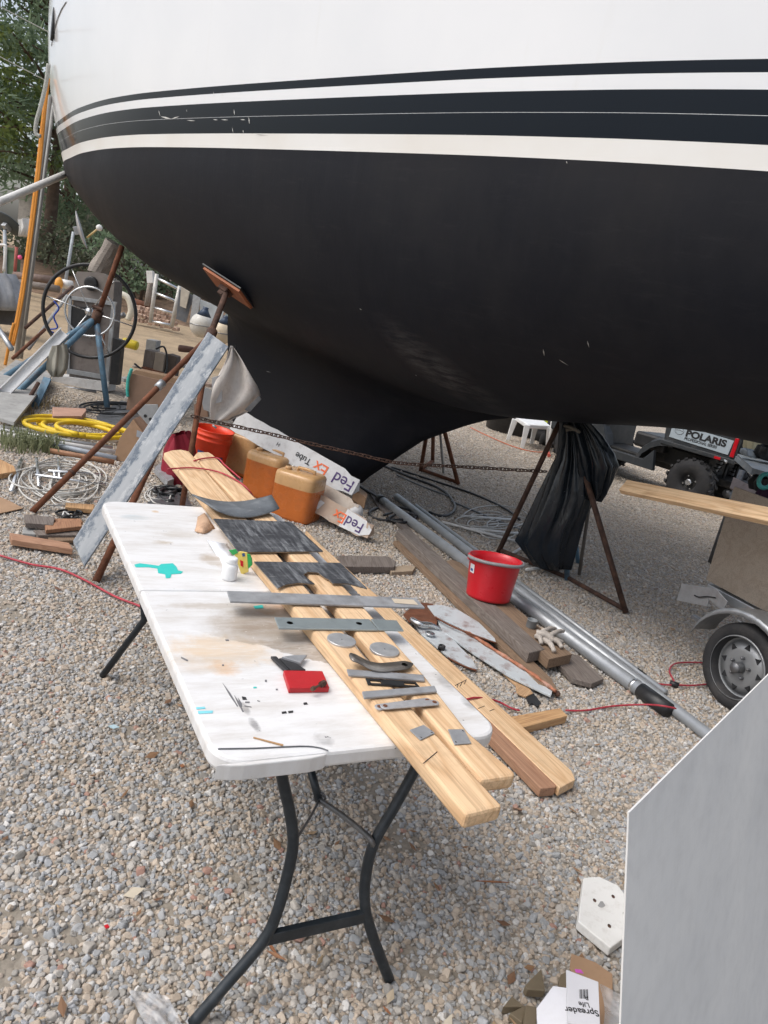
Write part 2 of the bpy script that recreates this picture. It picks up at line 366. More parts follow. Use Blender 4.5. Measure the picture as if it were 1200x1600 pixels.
# loose stones: one body of gravel, each stone its own instance
def gravel():
    pts = []
    def zone(y0, y1, sp, hw):
        ny = int((y1 - y0) / sp)
        for j in range(ny):
            y = y0 + j * sp
            a = -hw(y)[0]; b = hw(y)[1]; nx = int((b - a) / sp)
            X = a + np.arange(nx) * sp + RNG.uniform(-.48, .48, nx) * sp
            Y = y + RNG.uniform(-.48, .48, nx) * sp
            pts.append(np.c_[X, Y, np.full(nx, sp)])
    zone(.9, 3.2, .0118, lambda y: (.55 * y + .9, .58 * y + .55))
    zone(3.2, 5.5, .0140, lambda y: (.55 * y + .7, .58 * y + .5))
    zone(5.5, 9, .0195, lambda y: (.54 * y + .5, .56 * y + .5))
    zone(9, 17, .040, lambda y: (.15 * y, .55 * y + .5))
    P = np.concatenate(pts); n = len(P)
    bare = np.array([mnoise.noise(Vector((a * 2.1, b * 2.1, 0))) + .6 * mnoise.noise(Vector((a * 6, b * 6, 3))) for a, b in P[:, :2]])
    keep = RNG.uniform(0, 1, n) > np.clip(.10 + (bare - .28) * 1.6, 0.04, .72)
    sandy = (-P[:, 0] * .9 + P[:, 1]) > 15.5
    keep &= ~(sandy & (RNG.uniform(0, 1, n) < .93))
    P = P[keep]; n = len(P)
    r = np.exp(RNG.normal(0, .30, n)) * .0077; r = np.clip(r, .0038, .0165)
    r *= np.where(P[:, 2] > .035, 1.4, np.where(P[:, 2] > .018, 1.18, 1.0))
    z = RNG.uniform(-.1, .38, n) * r * .9
    me = bpy.data.meshes.new('gravel'); me.vertices.add(n)
    me.vertices.foreach_set('co', np.c_[P[:, 0], P[:, 1], z].astype(np.float32).ravel())
    a = me.attributes.new('sc', 'FLOAT', 'POINT'); a.data.foreach_set('value', r.astype(np.float32))
    a = me.attributes.new('rot', 'FLOAT_VECTOR', 'POINT')
    ro = np.c_[RNG.normal(0, .45, n), RNG.normal(0, .45, n), RNG.uniform(0, 6.28, n)]
    a.data.foreach_set('vector', ro.astype(np.float32).ravel())
    o = bpy.data.objects.new('gravel', me); C.objects.link(o)
    setp(o, kind='stuff')
    k = NB('gravel_stone'); oi = k.n.new('ShaderNodeObjectInfo')
    c = k.ramp(oi.outputs['Random'], [(0, (.33, .31, .28)), (.13, (.50, .40, .30)), (.26, (.42, .43, .44)), (.40, (.60, .49, .38)), (.52, (.38, .40, .42)), (.62, (.53, .49, .44)), (.72, (.60, .55, .49)), (.82, (.46, .37, .29)), (.89, (.47, .49, .52)), (.94, (.76, .74, .71)), (.988, (.44, .22, .16))], 'CONSTANT')
    c = k.mix(.18, c, (.44, .42, .39)); c = k.mix(1.0, c, (.90, .905, .91), 'MULTIPLY'); c = k.mix(k.ramp(k.noise(1.6, 6, rough=.7), [(.35, 0.0), (.75, .28)]), c, (.22, .195, .165))
    sx = k.n.new('ShaderNodeSeparateXYZ'); k.L(oi.outputs['Location'], sx.inputs[0])
    c = k.mix(k.ramp(k.math('MULTIPLY', sx.outputs['Y'], .1), [(.22, 0.0), (.85, .5)]), c, (.56, .465, .36))       # tan dust further into the yard
    k.col(c); k.rough(.82); k.bump(k.noise(7, 4), .25, .12)
    g = bpy.data.node_groups.new('gravel_nodes', 'GeometryNodeTree')
    g.interface.new_socket('Geometry', in_out='INPUT', socket_type='NodeSocketGeometry')
    g.interface.new_socket('Geometry', in_out='OUTPUT', socket_type='NodeSocketGeometry')
    N = g.nodes; Lk = g.links.new
    gi = N.new('NodeGroupInput'); go = N.new('NodeGroupOutput')
    g2i = N.new('GeometryNodeGeometryToInstance')
    for i in range(9):
        ico = N.new('GeometryNodeMeshIcoSphere'); ico.inputs['Subdivisions'].default_value = 2 if i % 3 else 3; ico.inputs['Radius'].default_value = 1
        sp = N.new('GeometryNodeSetPosition'); pos = N.new('GeometryNodeInputPosition')
        no = N.new('ShaderNodeTexNoise'); no.noise_dimensions = '4D'; no.inputs['Scale'].default_value = .95; no.inputs['Detail'].default_value = 1.5; no.inputs['W'].default_value = i * 7.3
        Lk(pos.outputs[0], no.inputs['Vector'])
        mr = N.new('ShaderNodeMapRange'); mr.inputs['From Min'].default_value = .3; mr.inputs['From Max'].default_value = .7; mr.inputs['To Min'].default_value = .62; mr.inputs['To Max'].default_value = 1.35
        Lk(no.outputs['Fac'], mr.inputs['Value'])
        vm = N.new('ShaderNodeVectorMath'); vm.operation = 'SCALE'; Lk(pos.outputs[0], vm.inputs[0]); Lk(mr.outputs[0], vm.inputs['Scale'])
        # flat facets: clamp against a few chopping planes through min/max
        vq = N.new('ShaderNodeVectorMath'); vq.operation = 'MINIMUM'; vq.inputs[1].default_value = (.80 + .1 * math.sin(i * 3), .78 + .1 * math.cos(i * 2), .72)
        vr = N.new('ShaderNodeVectorMath'); vr.operation = 'MAXIMUM'; vr.inputs[1].default_value = (-.85, -.80 - .1 * math.sin(i), -.7)
        Lk(vm.outputs[0], vq.inputs[0]); Lk(vq.outputs[0], vr.inputs[0])
        vs = N.new('ShaderNodeVectorMath'); vs.operation = 'MULTIPLY'; vs.inputs[1].default_value = (1.18 + .12 * math.sin(i * 5), .94, .80 + .12 * math.cos(i * 4)); Lk(vr.outputs[0], vs.inputs[0])
        Lk(ico.outputs['Mesh'], sp.inputs['Geometry']); Lk(vs.outputs[0], sp.inputs['Position'])
        sm = N.new('GeometryNodeSetMaterial'); sm.inputs['Material'].default_value = k.m; Lk(sp.outputs[0], sm.inputs[0])
        last = sm.outputs[0]
        if i % 3 == 0:
            ss = N.new('GeometryNodeSetShadeSmooth'); Lk(last, ss.inputs[0]); last = ss.outputs[0]
        Lk(last, g2i.inputs[0])
    iop = N.new('GeometryNodeInstanceOnPoints'); iop.inputs['Pick Instance'].default_value = True
    m2p = N.new('GeometryNodeMeshToPoints'); Lk(gi.outputs[0], m2p.inputs[0])
    Lk(m2p.outputs[0], iop.inputs['Points']); Lk(g2i.outputs[0], iop.inputs['Instance'])
    ns = N.new('GeometryNodeInputNamedAttribute'); ns.data_type = 'FLOAT'; ns.inputs['Name'].default_value = 'sc'
    nr = N.new('GeometryNodeInputNamedAttribute'); nr.data_type = 'FLOAT_VECTOR'; nr.inputs['Name'].default_value = 'rot'
    Lk(ns.outputs['Attribute'], iop.inputs['Scale'])
    Lk(nr.outputs['Attribute'], iop.inputs['Rotation'])
    ri = N.new('FunctionNodeRandomValue'); ri.data_type = 'INT'; ri.inputs['Min'].default_value = 0; ri.inputs['Max'].default_value = 8
    for sck in ri.inputs:
        if sck.name == 'Min' and sck.type == 'INT': sck.default_value = 0
        if sck.name == 'Max' and sck.type == 'INT': sck.default_value = 8
    out = [q for q in ri.outputs if q.type == 'INT'][0]
    Lk(out, iop.inputs['Instance Index'])
    Lk(iop.outputs[0], go.inputs[0])
    md = o.modifiers.new('stones', 'NODES'); md.node_group = g
    print('gravel stones', n)
gravel()
# ================================================================== SAILBOAT
ZWL = CAM_H + .87
KP = G(563, 758, .2); TH = Vector((.75, -.66, 0)).normalized(); NV = Vector((TH.y, -TH.x, 0))
if NV.y > 0: NV = -NV
def bw(s, t, z): return Vector((KP.x, KP.y, 0)) + TH * s + NV * t + Vector((0, 0, z))
def pchip(xk, yk, x):
    xk = np.array(xk, float); yk = np.array(yk, float); x = np.asarray(x, float)
    h = np.diff(xk); d = np.diff(yk) / h; mm = np.zeros_like(yk)
    for i in range(1, len(xk) - 1):
        if d[i - 1] * d[i] > 0:
            w1 = 2 * h[i] + h[i - 1]; w2 = h[i] + 2 * h[i - 1]; mm[i] = (w1 + w2) / (w1 / d[i - 1] + w2 / d[i])
    mm[0] = d[0]; mm[-1] = d[-1]
    i = np.clip(np.searchsorted(xk, x) - 1, 0, len(xk) - 2); t = (x - xk[i]) / h[i]
    return (2 * t**3 - 3 * t**2 + 1) * yk[i] + (t**3 - 2 * t**2 + t) * h[i] * mm[i] + (-2 * t**3 + 3 * t**2) * yk[i + 1] + (t**3 - t**2) * h[i] * mm[i + 1]
sk = [-6.3, -5.67, -4.7, -3.79, -2.65, -1.95, -.35, 1.48, 2.28, 3.16, 4.5, 6.0, 7.0]
tk = [0.0, .45, .78, 1.04, 1.26, 1.33, 1.39, 1.41, 1.39, 1.32, 1.05, .55, .0]
dk = [-6.3, -4.5, -2.8, -1, 1, 3, 5, 7.]; dv = [0.0, .634, 1.069, 1.312, 1.453, 1.151, 1.094, .2]
HALF = {}; HULL_C = (0, 0, 0)
def band_mats():
    # white gelcoat
    k = NB('white_gelcoat'); f = k.noise(1.1, 4)
    c = k.ramp(f, [(.3, (.72, .74, .765)), (.7, (.77, .785, .805))])
    st = k.noise(1, 6, k.mapping((9, 9, .8))); c = k.mix(k.ramp(st, [(.62, 0.0), (.85, .22)]), c, (.62, .60, .54))
    k.col(c); k.rough(.16); k.b.inputs['Coat Weight'].default_value = .3; gel = k.m
    k = NB('navy_topcoat'); f = k.noise(30, 9, k.mapping((1, 1, .35)), .75); loc = k.noise(1.1, 2)
    c = k.mix(k.math('MULTIPLY', k.ramp(f, [(.70, 0.0), (.715, 1.0)]), k.ramp(loc, [(.52, 0.0), (.6, 1.0)])), (.002, .006, .013), (.55, .55, .53))
    k.b.inputs['Specular IOR Level'].default_value = .17; k.col(c); k.rough(k.ramp(k.noise(2, 5), [(.3, .08), (.7, .16)])); navy = k.m
    k = NB('boot_stripe_white'); c = k.ramp(k.noise(1.5, 6), [(.35, (.76, .76, .745)), (.7, (.71, .69, .65))]); k.col(c); k.rough(.3); boot = k.m
    k = NB('dark_antifouling'); f = k.noise(1, 7, k.mapping((14, 14, .7)), .6)
    c = k.ramp(f, [(.25, (.0075, .0088, .013)), (.6, (.0095, .0108, .0155)), (.85, (.014, .015, .020))])
    blot = k.noise(.9, 6, rough=.7); c = k.mix(k.ramp(blot, [(.42, 0.0), (.75, .6)]), c, (.024, .0235, .025)); SHEEN = c
    sc = k.noise(26, 8, k.mapping((.5, .5, 1.6)), .75); loc = k.noise(1.7, 3)
    c = k.mix(k.math('MULTIPLY', k.ramp(sc, [(.73, 0.0), (.745, 1.0)]), k.ramp(loc, [(.55, 0.0), (.64, 1.0)])), c, (.32, .32, .31)); rl = k.noise(1, 6, k.mapping((3, 3, 22), rot=(.1, .3, 0)), .8); c = k.mix(k.ramp(rl, [(.55, 0.0), (.78, .55)]), c, (.027, .027, .03))
    k.b.inputs['Specular IOR Level'].default_value = .16; wp = HULL_C
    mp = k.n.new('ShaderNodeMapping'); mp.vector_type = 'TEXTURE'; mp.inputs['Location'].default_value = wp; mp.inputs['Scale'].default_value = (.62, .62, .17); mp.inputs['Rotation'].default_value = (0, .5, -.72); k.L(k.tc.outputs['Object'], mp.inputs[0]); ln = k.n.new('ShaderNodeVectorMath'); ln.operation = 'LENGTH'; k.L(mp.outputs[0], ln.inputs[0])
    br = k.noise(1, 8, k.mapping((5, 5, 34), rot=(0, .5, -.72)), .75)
    c = k.mix(k.math('MULTIPLY', k.ramp(ln.outputs['Value'], [(.15, 1.0), (1.0, 0.0)]), k.ramp(br, [(.42, 0.0), (.66, .75)])), c, (.105, .10, .10))  # pale streaks at the keel fillet: chalky wear plus its sheen painted in
    k.col(c); k.rough(k.ramp(blot, [(.35, .5), (.7, .7)])); k.bump(k.noise(45, 5, k.mapping((1, 1, .3))), .12, .006); anti = k.m
    return gel, navy, boot, anti
def build_hull():
    st = sorted(set(list(np.round(np.concatenate([np.linspace(-6.28, -5.2, 20), np.linspace(-5.2, 6.98, 92), np.linspace(-2.35, -1.85, 12), np.linspace(-.1, 1.7, 30)]), 4))))
    st = np.array(st)
    B = pchip(sk, tk, st); Td = pchip(dk, dv, st); a, b = 1.995, 2.99
    # topside levels with the paint bands (height above the waterline)
    hs_ = [0, .098, .2060, .2076, .303, .366, .415, .55, .75, .95, 1.2, 1.45, 1.7, 1.95, 2.2, 2.45]
    hm = [2, 1, 0, 1, 0, 1] + [0] * 9
    # kb: lowest point of hull and keel on the centreline
    def kb(s):
        if s < -2.3: return None
        if s <= -1.85: return lerp(1.25, .2, ((s + 2.3) / .45) ** .8)
        if s <= 0: return .2
        for (s0, z0), (s1, z1) in zip(LE, LE[1:]):
            if s0 <= s <= s1: return lerp(z0, z1, (s - s0) / (s1 - s0))
        return None
    LE = [(0, .2), (.06, .28), (.17, .38), (.37, .57), (.58, .76), (.78, .88), (.97, .99), (1.15, 1.08), (1.33, 1.14)]
    NU = 30
    rows = []
    for i, s in enumerate(st):
        Bi, Ti = max(B[i], .001), max(Td[i], .001)
        fade = min(1, max(0, (1 - s) / 7.3)) ** 2
        row = []
        top = 2.45 + .0 * s
        for h in reversed(hs_):
            hh = h * (top / 2.45)
            row.append((s - (1.0 * hh - .3 * hh * hh) * fade, Bi + .08 * hh * min(1, max(0, (s + 6.3) / 1.5)) * (1 if s < 5.5 else max(0, (7 - s) / 1.5)), ZWL + h))
        zc = ZWL - Ti
        kz = kb(s)
        def can(t): return ZWL - Ti * max(0, 1 - (t / Bi) ** b) ** (1 / a)
        use = kz is not None and kz < zc - .01
        if not use:
            for j in range(1, NU + 1):
                ph = j / NU * math.pi / 2; t = Bi * math.cos(ph) ** 1.15; row.append((s, t, can(t)))
            for j in range(12): row.append((s, 0, zc))
        else:
            edge = min(1, max(0, (s + 2.3) / .5)) * min(1, max(0, (1.36 - s) / .5))
            w = .05 + .12 * math.sin(math.pi * min(1, max(0, (s + 2.3) / 3.8)) ** .8) if s > -2.3 else .04
            tj = min(Bi * .8, w + .42 * edge + .02)
            for j in range(1, NU + 1):
                ph = j / NU
                t0 = Bi * math.cos(ph * math.pi / 2) ** 1.15
                t = tj + (t0) * (Bi - tj) / Bi; row.append((s, t, can(t)))
            zj = can(tj)
            for j in range(1, 12):
                q = j / 12; z = lerp(zj, kz, q ** 1.1)
                t = w + (tj - w) * math.exp(-(zj - z) / .13)
                hb = (z - kz)
                t *= min(1, math.sqrt(max(0, hb) / max(.03, .10 + (.25 if s > 0 else 0))) if hb < .10 + (.25 if s > 0 else 0) else 1)
                row.append((s, t, z))
            row.append((s, 0, kz))
        rows.append(row)
    W_ = len(rows[0]); m = MB()
    full_rows = [[bw(s, t, z) for s, t, z in r] + [bw(s, -t, z) for s, t, z in reversed(r[:-1])] for r in rows]
    W2 = len(full_rows[0]); m.v = [tuple(p) for r in full_rows for p in r]
    nh = len(hs_)
    for i in range(len(st) - 1):
        for j in range(W2 - 1):
            jj = j if j < W_ - 1 else W2 - 2 - j
            if jj < nh - 1:
                mi = {0: 0, 1: 1, 2: 2, }[hm[nh - 2 - jj]]
                if nh - 2 - jj == 2: mi = 1 if 1.5 < 0 else (0)
            else: mi = 3
            m.f.append((i * W2 + j, i * W2 + j + 1, (i + 1) * W2 + j + 1, (i + 1) * W2 + j)); m.mi.append(mi)
    return m, full_rows
hm_, hrows = build_hull()
_c = sum((Vector(v) for v in hm_.v), Vector()) / len(hm_.v)
_b = BVHTree.FromPolygons([Vector(v) for v in hm_.v], hm_.f)
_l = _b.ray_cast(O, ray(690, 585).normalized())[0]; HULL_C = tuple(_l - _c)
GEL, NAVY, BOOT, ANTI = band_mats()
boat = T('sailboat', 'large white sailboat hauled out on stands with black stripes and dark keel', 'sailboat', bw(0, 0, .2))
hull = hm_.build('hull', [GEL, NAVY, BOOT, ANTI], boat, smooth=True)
m = MB()
dk_rows = [[r[0] * 1.0, lerp(r[0], r[-1], .25) + Vector((0, 0, .06)), lerp(r[0], r[-1], .5) + Vector((0, 0, .09)), lerp(r[0], r[-1], .75) + Vector((0, 0, .06)), r[-1]] for r in hrows]
m.grid(dk_rows); m.build('deck', plain('deck_paint', (.62, .62, .60), .6), boat)
m = MB(); Fb = frame(bw(0, 0, ZWL + 2.45), TH)
m.prism([(-3.2, -.9), (3.2, -.75), (3.9, -.3), (3.9, .3), (3.2, .75), (-3.2, .9)], .05, .5, Fb); m.build('cabin', GEL, boat, bevel=.05)
deps = bpy.context.evaluated_depsgraph_get()
BVH = BVHTree.FromPolygons([Vector(v) for v in hm_.v], hm_.f)
def HULL(u, v, off=0.0):
    r = ray(u, v).normalized(); loc, nrm, idx, dist = BVH.ray_cast(O, r)
    if loc is None:
        loc, nrm, idx, dist = BVH.find_nearest(O + r * 7)
    if nrm.dot(r) > 0: nrm = -nrm
    return loc + nrm * off, nrm
# dark oval fairlead and the seam at the stern
def on_hull_strip(name, px, w, mat, off=.004):
    m = MB(); pts = []
    for u, v in px:
        p, n_ = HULL(u, v, off); pts.append((p, n_))
    rows = []
    for i, (p, n_) in enumerate(pts):
        t = (pts[min(i + 1, len(pts) - 1)][0] - pts[max(i - 1, 0)][0]).normalized(); sd_ = t.cross(n_).normalized()
        rows.append([p - sd_ * w, p + n_ * .006, p + sd_ * w])
    m.grid(rows); return m.build(name, mat, boat, smooth=True)
on_hull_strip('hull_seam', [(104, 3), (97, 14), (91, 28), (87, 42), (84, 56), (81, 72)], .009, DSTEEL)
p, n_ = HULL(84, 38, .01); m = MB(); F = frame(p, Vector((0, 0, 1)), n_)
m.prism([(.17 * math.cos(a), .075 * math.sin(a)) for a in np.linspace(0, 6.283, 24, endpoint=False)], -.02, .012, F); m.build('oval_port', BLKPL, boat, bevel=.004)
# paint chips on the stripes
m = MB()
for (u0, v0, u1, v1, w) in ((248, 172, 251, 182, .004), (251, 182, 268, 186, .006), (268, 186, 281, 182, .004), (292, 188, 306, 189, .003), (333, 187, 341, 187.5, .003), (346, 187, 357, 187.5, .003), (376, 187, 384, 187.5, .003), (366, 171, 367, 180, .005), (389, 183, 390.5, 194, .005), (363, 199, 365, 208, .003), (380, 203, 381, 208, .004), (334, 143, 334.6, 151, .003), (347, 145, 348, 151, .003), (292, 171, 292.6, 175, .003)):
    a, na = HULL(u0, v0, .003); b, nb_ = HULL(u1, v1, .003); t = (b - a).normalized(); sd_ = t.cross(na).normalized() * w
    c = lerp(a, b, .5); m.add([a, c - sd_, b, c + sd_], [(0, 1, 2, 3)])
m.build('paint_chips', plain('chipped_gelcoat', (.6, .6, .58), .6), boat, kind='stuff')
m = MB()
for (u0, v0, u1, v1, w) in ((849, 545, 851, 556, .004), (873, 561, 889, 571, .003), (649, 585, 652, 587, .004), (416, 580, 424, 582, .003), (918, 532, 921, 543, .003), (885, 252, 887, 256, .003), (400, 210, 420, 212, .002), (562, 482, 566, 484, .003)):
    a, na = HULL(u0, v0, .003); b, nb_ = HULL(u1, v1, .003); t = (b - a).normalized(); sd_ = t.cross(na).normalized() * w
    c = lerp(a, b, .4); m.add([a, c - sd_, b, c + sd_], [(0, 1, 2, 3)])
m.build('hull_scratches', plain('scratch_grey', (.28, .28, .27), .7), boat, kind='stuff')
# timber blocks the keel stands on
for i, (s, lab) in enumerate(((-.75, 'timber block under the forward end of the keel'), (-1.5, 'timber block under the after end of the keel'))):
    m = MB(); F = frame(bw(s, 0, .1), NV); m.box((0, 0, 0), (.6, .25, .195)); m.build('keel_block', W_BROWN, F=F, bevel=.004, label=lab, cat='wood block', group='blocks under the keel')
# ================================================================== TREES AND BACKGROUND
def leaf_mat(name, lo, mid, hi):
    k = NB(name); g = k.n.new('ShaderNodeNewGeometry')
    c = k.ramp(g.outputs['Random Per Island'], [(0, lo), (.5, mid), (1, hi)])
    c = k.mix(k.ramp(k.noise(.8, 3), [(.35, 0.0), (.7, .6)]), c, hi)
    k.col(c); k.rough(.7); k.b.inputs['Subsurface Weight'].default_value = 0
    tr = k.n.new('ShaderNodeBsdfTranslucent'); k.L(c, tr.inputs[0]); mx = k.n.new('ShaderNodeMixShader'); mx.inputs[0].default_value = .45
    k.L(k.b.outputs[0], mx.inputs[1]); k.L(tr.outputs[0], mx.inputs[2]); k.L(mx.outputs[0], k.n['Material Output'].inputs[0]); return k.m
LEAF_P = leaf_mat('pine_needles', (.10, .16, .10), (.15, .22, .13), (.23, .30, .18))
LEAF_B = leaf_mat('bright_leaves', (.09, .14, .04), (.16, .23, .06), (.28, .34, .11))
LEAF_D = leaf_mat('scrub_leaves', (.06, .08, .05), (.10, .13, .08), (.18, .19, .12))
BARK = plain('bark', (.10, .07, .05), .95, var=.4, scale=5, bump=.8, bscale=12)
def blob_leaves(m, cs, per, size, droop=.0, needle=False, flat=.85):
    V, Fc = [], []
    for (cx_, cy_, cz_, r) in cs:
        nper = int(per * r * r)
        d = RNG.normal(size=(nper, 3)); d /= np.linalg.norm(d, axis=1)[:, None]
        rad = r * RNG.uniform(.35, 1.0, nper) ** .6
        p = np.array((cx_, cy_, cz_)) + d * rad[:, None] * np.array((1, 1, .62 * flat))
        for q, dd in zip(p, d):
            ax = RNG.normal(size=3) + dd * 1.0; ax /= np.linalg.norm(ax); ot = np.cross(ax, RNG.normal(size=3)); ot /= max(1e-6, np.linalg.norm(ot))
            L_ = size * RNG.uniform(.6, 1.4); w = L_ * (.16 if needle else .38)
            b = len(V); V += [q - ot * w, q + ot * w, q + ax * L_ + ot * w * .4, q + ax * L_ - ot * w * .4]
            Fc.append((b, b + 1, b + 2, b + 3))
    m.add(V, Fc)
def tree(name, label, x, y, h, r, leaf, trunk_r, nb, per, size, seed, z0=0., needle=True, lean=0, group='trees behind the yard', base=.25):
    rs = random.Random(seed); t = T(name, label, 'tree', (x, y, z0), group)
    pts = [Vector((x + lean * q + rs.uniform(-.15, .15) * (q > 0), y, z0 + h * q)) for q in (0, .15, .3, .5, .7, .95)]
    m = MB(); m.tube(smooth_path(pts, 3), [trunk_r * (1 - .85 * i / 15) for i in range(16)], 8); m.build('trunk', BARK, t, smooth=True)
    m = MB(); cs = []
    for i in range(nb):
        q = rs.uniform(base, 1); a = rs.uniform(0, 6.28); c = Vector((x + lean * q, y, z0 + h * q)); L_ = r * (1.05 - .65 * max(0, q - base)) * rs.uniform(.5, 1)
        e = c + Vector((math.cos(a) * L_, math.sin(a) * L_, rs.uniform(-.1, .35) * L_))
        m.tube([c, lerp(c, e, .5) + Vector((0, 0, .1)), e], [trunk_r * .28, trunk_r * .18, .02], 5)
        for s_ in (.55, .8, 1.0): cs.append((*(lerp(c, e, s_) + Vector((rs.uniform(-.3, .3), rs.uniform(-.3, .3), rs.uniform(0, .3)))), r * rs.uniform(.16, .30)))
    m.build('limbs', BARK, t)
    m = MB(); blob_leaves(m, cs, per, size, needle=needle); m.build('crown', leaf, t, kind='stuff'); return t
tree('pine_tree', 'tall dark pine filling the upper left corner beside the stern', -14.6, 31, 17, 4.6, LEAF_P, .30, 70, 85, .26, 3, base=.10)
tree('pine_tree', 'dark pine behind the orange strap with its trunk showing', D(72, 380, 27).x, 27, 15, 3.6, LEAF_P, .26, 50, 90, .24, 5, base=.24)
tree('broadleaf_tree', 'yellow green tree at the far left edge above the dark dish', -15.0, 25, 9.5, 2.4, LEAF_B, .16, 30, 100, .15, 8, needle=False, base=.3)
tree('pine_tree', 'low pine reaching toward the hull above the light satellite dish', -11.2, 26.2, 6.2, 2.2, LEAF_P, .12, 20, 120, .2, 11, base=.5)
def bush(label, x, y, r, h, leaf, seed, n=9, grp='bushes at the edge of the yard'):
    rs = random.Random(seed); t = T('bush', label, 'bush', (x, y, 0), grp); m = MB(); cs = []
    for i in range(n):
        a = rs.uniform(0, 6.28); e = Vector((x + math.cos(a) * r * rs.uniform(.2, 1), y + math.sin(a) * r * .6, h * rs.uniform(.3, 1)))
        m.tube([(x, y, 0), lerp(Vector((x, y, 0)), e, .6) + Vector((0, 0, .1)), e], [.04, .03, .01], 5); cs.append((*e, r * rs.uniform(.3, .5)))
    m.build('stems', BARK, t); m = MB(); blob_leaves(m, cs, 230, .11, needle=False); m.build('foliage', leaf, t, kind='stuff')
for i, (u, y, r, h, lf, lab) in enumerate(((20, 27, 1.4, 1.6, LEAF_D, 'grey green bush behind the green utility box'), (75, 28, 1.6, 1.5, LEAF_D, 'low scrub bush behind the orange strap'), (130, 26, 1.7, 2.2, LEAF_D, 'dull green bush behind the light satellite dish'), (178, 25, 1.6, 1.9, LEAF_D, 'dark bush behind the driftwood post'), (225, 24.5, 1.6, 2.0, LEAF_P, 'dark green bush under the stern of the boat'), (290, 26, 1.8, 1.8, LEAF_D, 'bush half hidden behind the ladder'))):
    bush(lab, D(u, 420, y).x, y, r, h, lf, 20 + i, 12)
# brown bank of leaf litter below the bushes
m = MB(); rows = []
for j, y in enumerate(np.linspace(22.6, 27, 9)):
    rows.append([(x, y, max(0, math.sin((j / 8) * math.pi / 2) * .75 + .12 * mnoise.noise(Vector((x * .8, y, 0)))) if 0 < j else -.05) for x in np.linspace(-24, 1, 50)])
rows.append([(x, 40, .8) for x in np.linspace(-24, 1, 50)])
m.grid(rows); m.build('leaf_bank', plain('leaf_litter', (.15, .095, .06), .95, var=.45, scale=5, dirt=(.26, .19, .12), dirt_amt=.3, bump=.8, bscale=14), smooth=True, kind='structure')
# pale building and white van-like shed beyond the trees
b = T('shed', 'pale shed with a low grey roof behind the pines', 'shed', (-16, 44, 0))
m = MB(); m.box((-17, 44, 1.7), (9, 5, 3.4)); m.build('wall', plain('pale_siding', (.55, .56, .58), .7), b)
m = MB(); m.prism([(-2.8, 0), (2.8, 0), (0, 1.2)], -4.8, 4.8, frame((-17, 44, 3.4), (0, 1, 0), (1, 0, 0)) if False else Matrix(((0, 0, 1, -17), (1, 0, 0, 44), (0, 1, 0, 3.4), (0, 0, 0, 1)))); m.build('roof', plain('pale_roof', (.62, .64, .67), .6), b)
for x in (-19.4, -16.8, -14.4):
    m = MB(); m.box((x, 41.48, 1.9), (1.0, .05, 1.1)); w_ = m.build('window', plain('window_glass', (.06, .07, .08), .1, var=.1, bump=0), b)
    m = MB(); m.box((x, 41.46, 1.3), (1.15, .08, .08)); m.box((x, 41.46, 2.5), (1.15, .08, .08)); m.box((x, 41.46, 1.9), (.05, .06, 1.1)); m.build('window_frame', WHPVC, w_)
b = T('storage_building', 'tan grey storage building seen between trunk and hull', 'building', (-8, 36, 0))
bx_, bz_ = D(118, 380, 34).x, D(118, 318, 34).z; m = MB(); m.box((bx_, 36, bz_ / 2), (5.2, 4, bz_)); m.build('wall', plain('tan_block_wall', (.42, .39, .35), .9, dirt=(.25, .22, .2)), b)
m = MB(); m.box((bx_, 36, bz_ + .06), (5.6, 4.4, .12)); m.build('roof', plain('grey_roof', (.22, .21, .2), .9), b)
# scattered dry leaf flakes and straw between the stones
def litter():
    m = MB(); rs = random.Random(12)
    for _ in range(420):
        y = rs.uniform(1.2, 9) if rs.random() < .8 else rs.uniform(1.2, 3); x = rs.uniform(-.55 * y - .5, .55 * y + .4); a = rs.uniform(0, 6.28); l_ = rs.uniform(.008, .03); w = l_ * rs.uniform(.12, .6)
        p = Vector((x, y, .012 + rs.uniform(0, .008))); d = Vector((math.cos(a), math.sin(a), rs.uniform(-.3, .3))); s_ = Vector((-d.y, d.x, rs.uniform(-.4, .4)))
        m.add([p - d * l_, p - s_ * w, p + d * l_ + Vector((0, 0, .004)), p + s_ * w], [(0, 1, 2), (0, 2, 3)])
    k = NB('dry_flakes'); g = k.n.new('ShaderNodeNewGeometry'); k.col(k.ramp(g.outputs['Random Per Island'], [(0, (.12, .06, .035)), (.5, (.26, .15, .08)), (.8, (.38, .28, .17)), (1, (.5, .45, .36))])); k.rough(.85)
    m.build('leaf_litter', k.m, F=Matrix.Identity(4), kind='stuff')
litter()
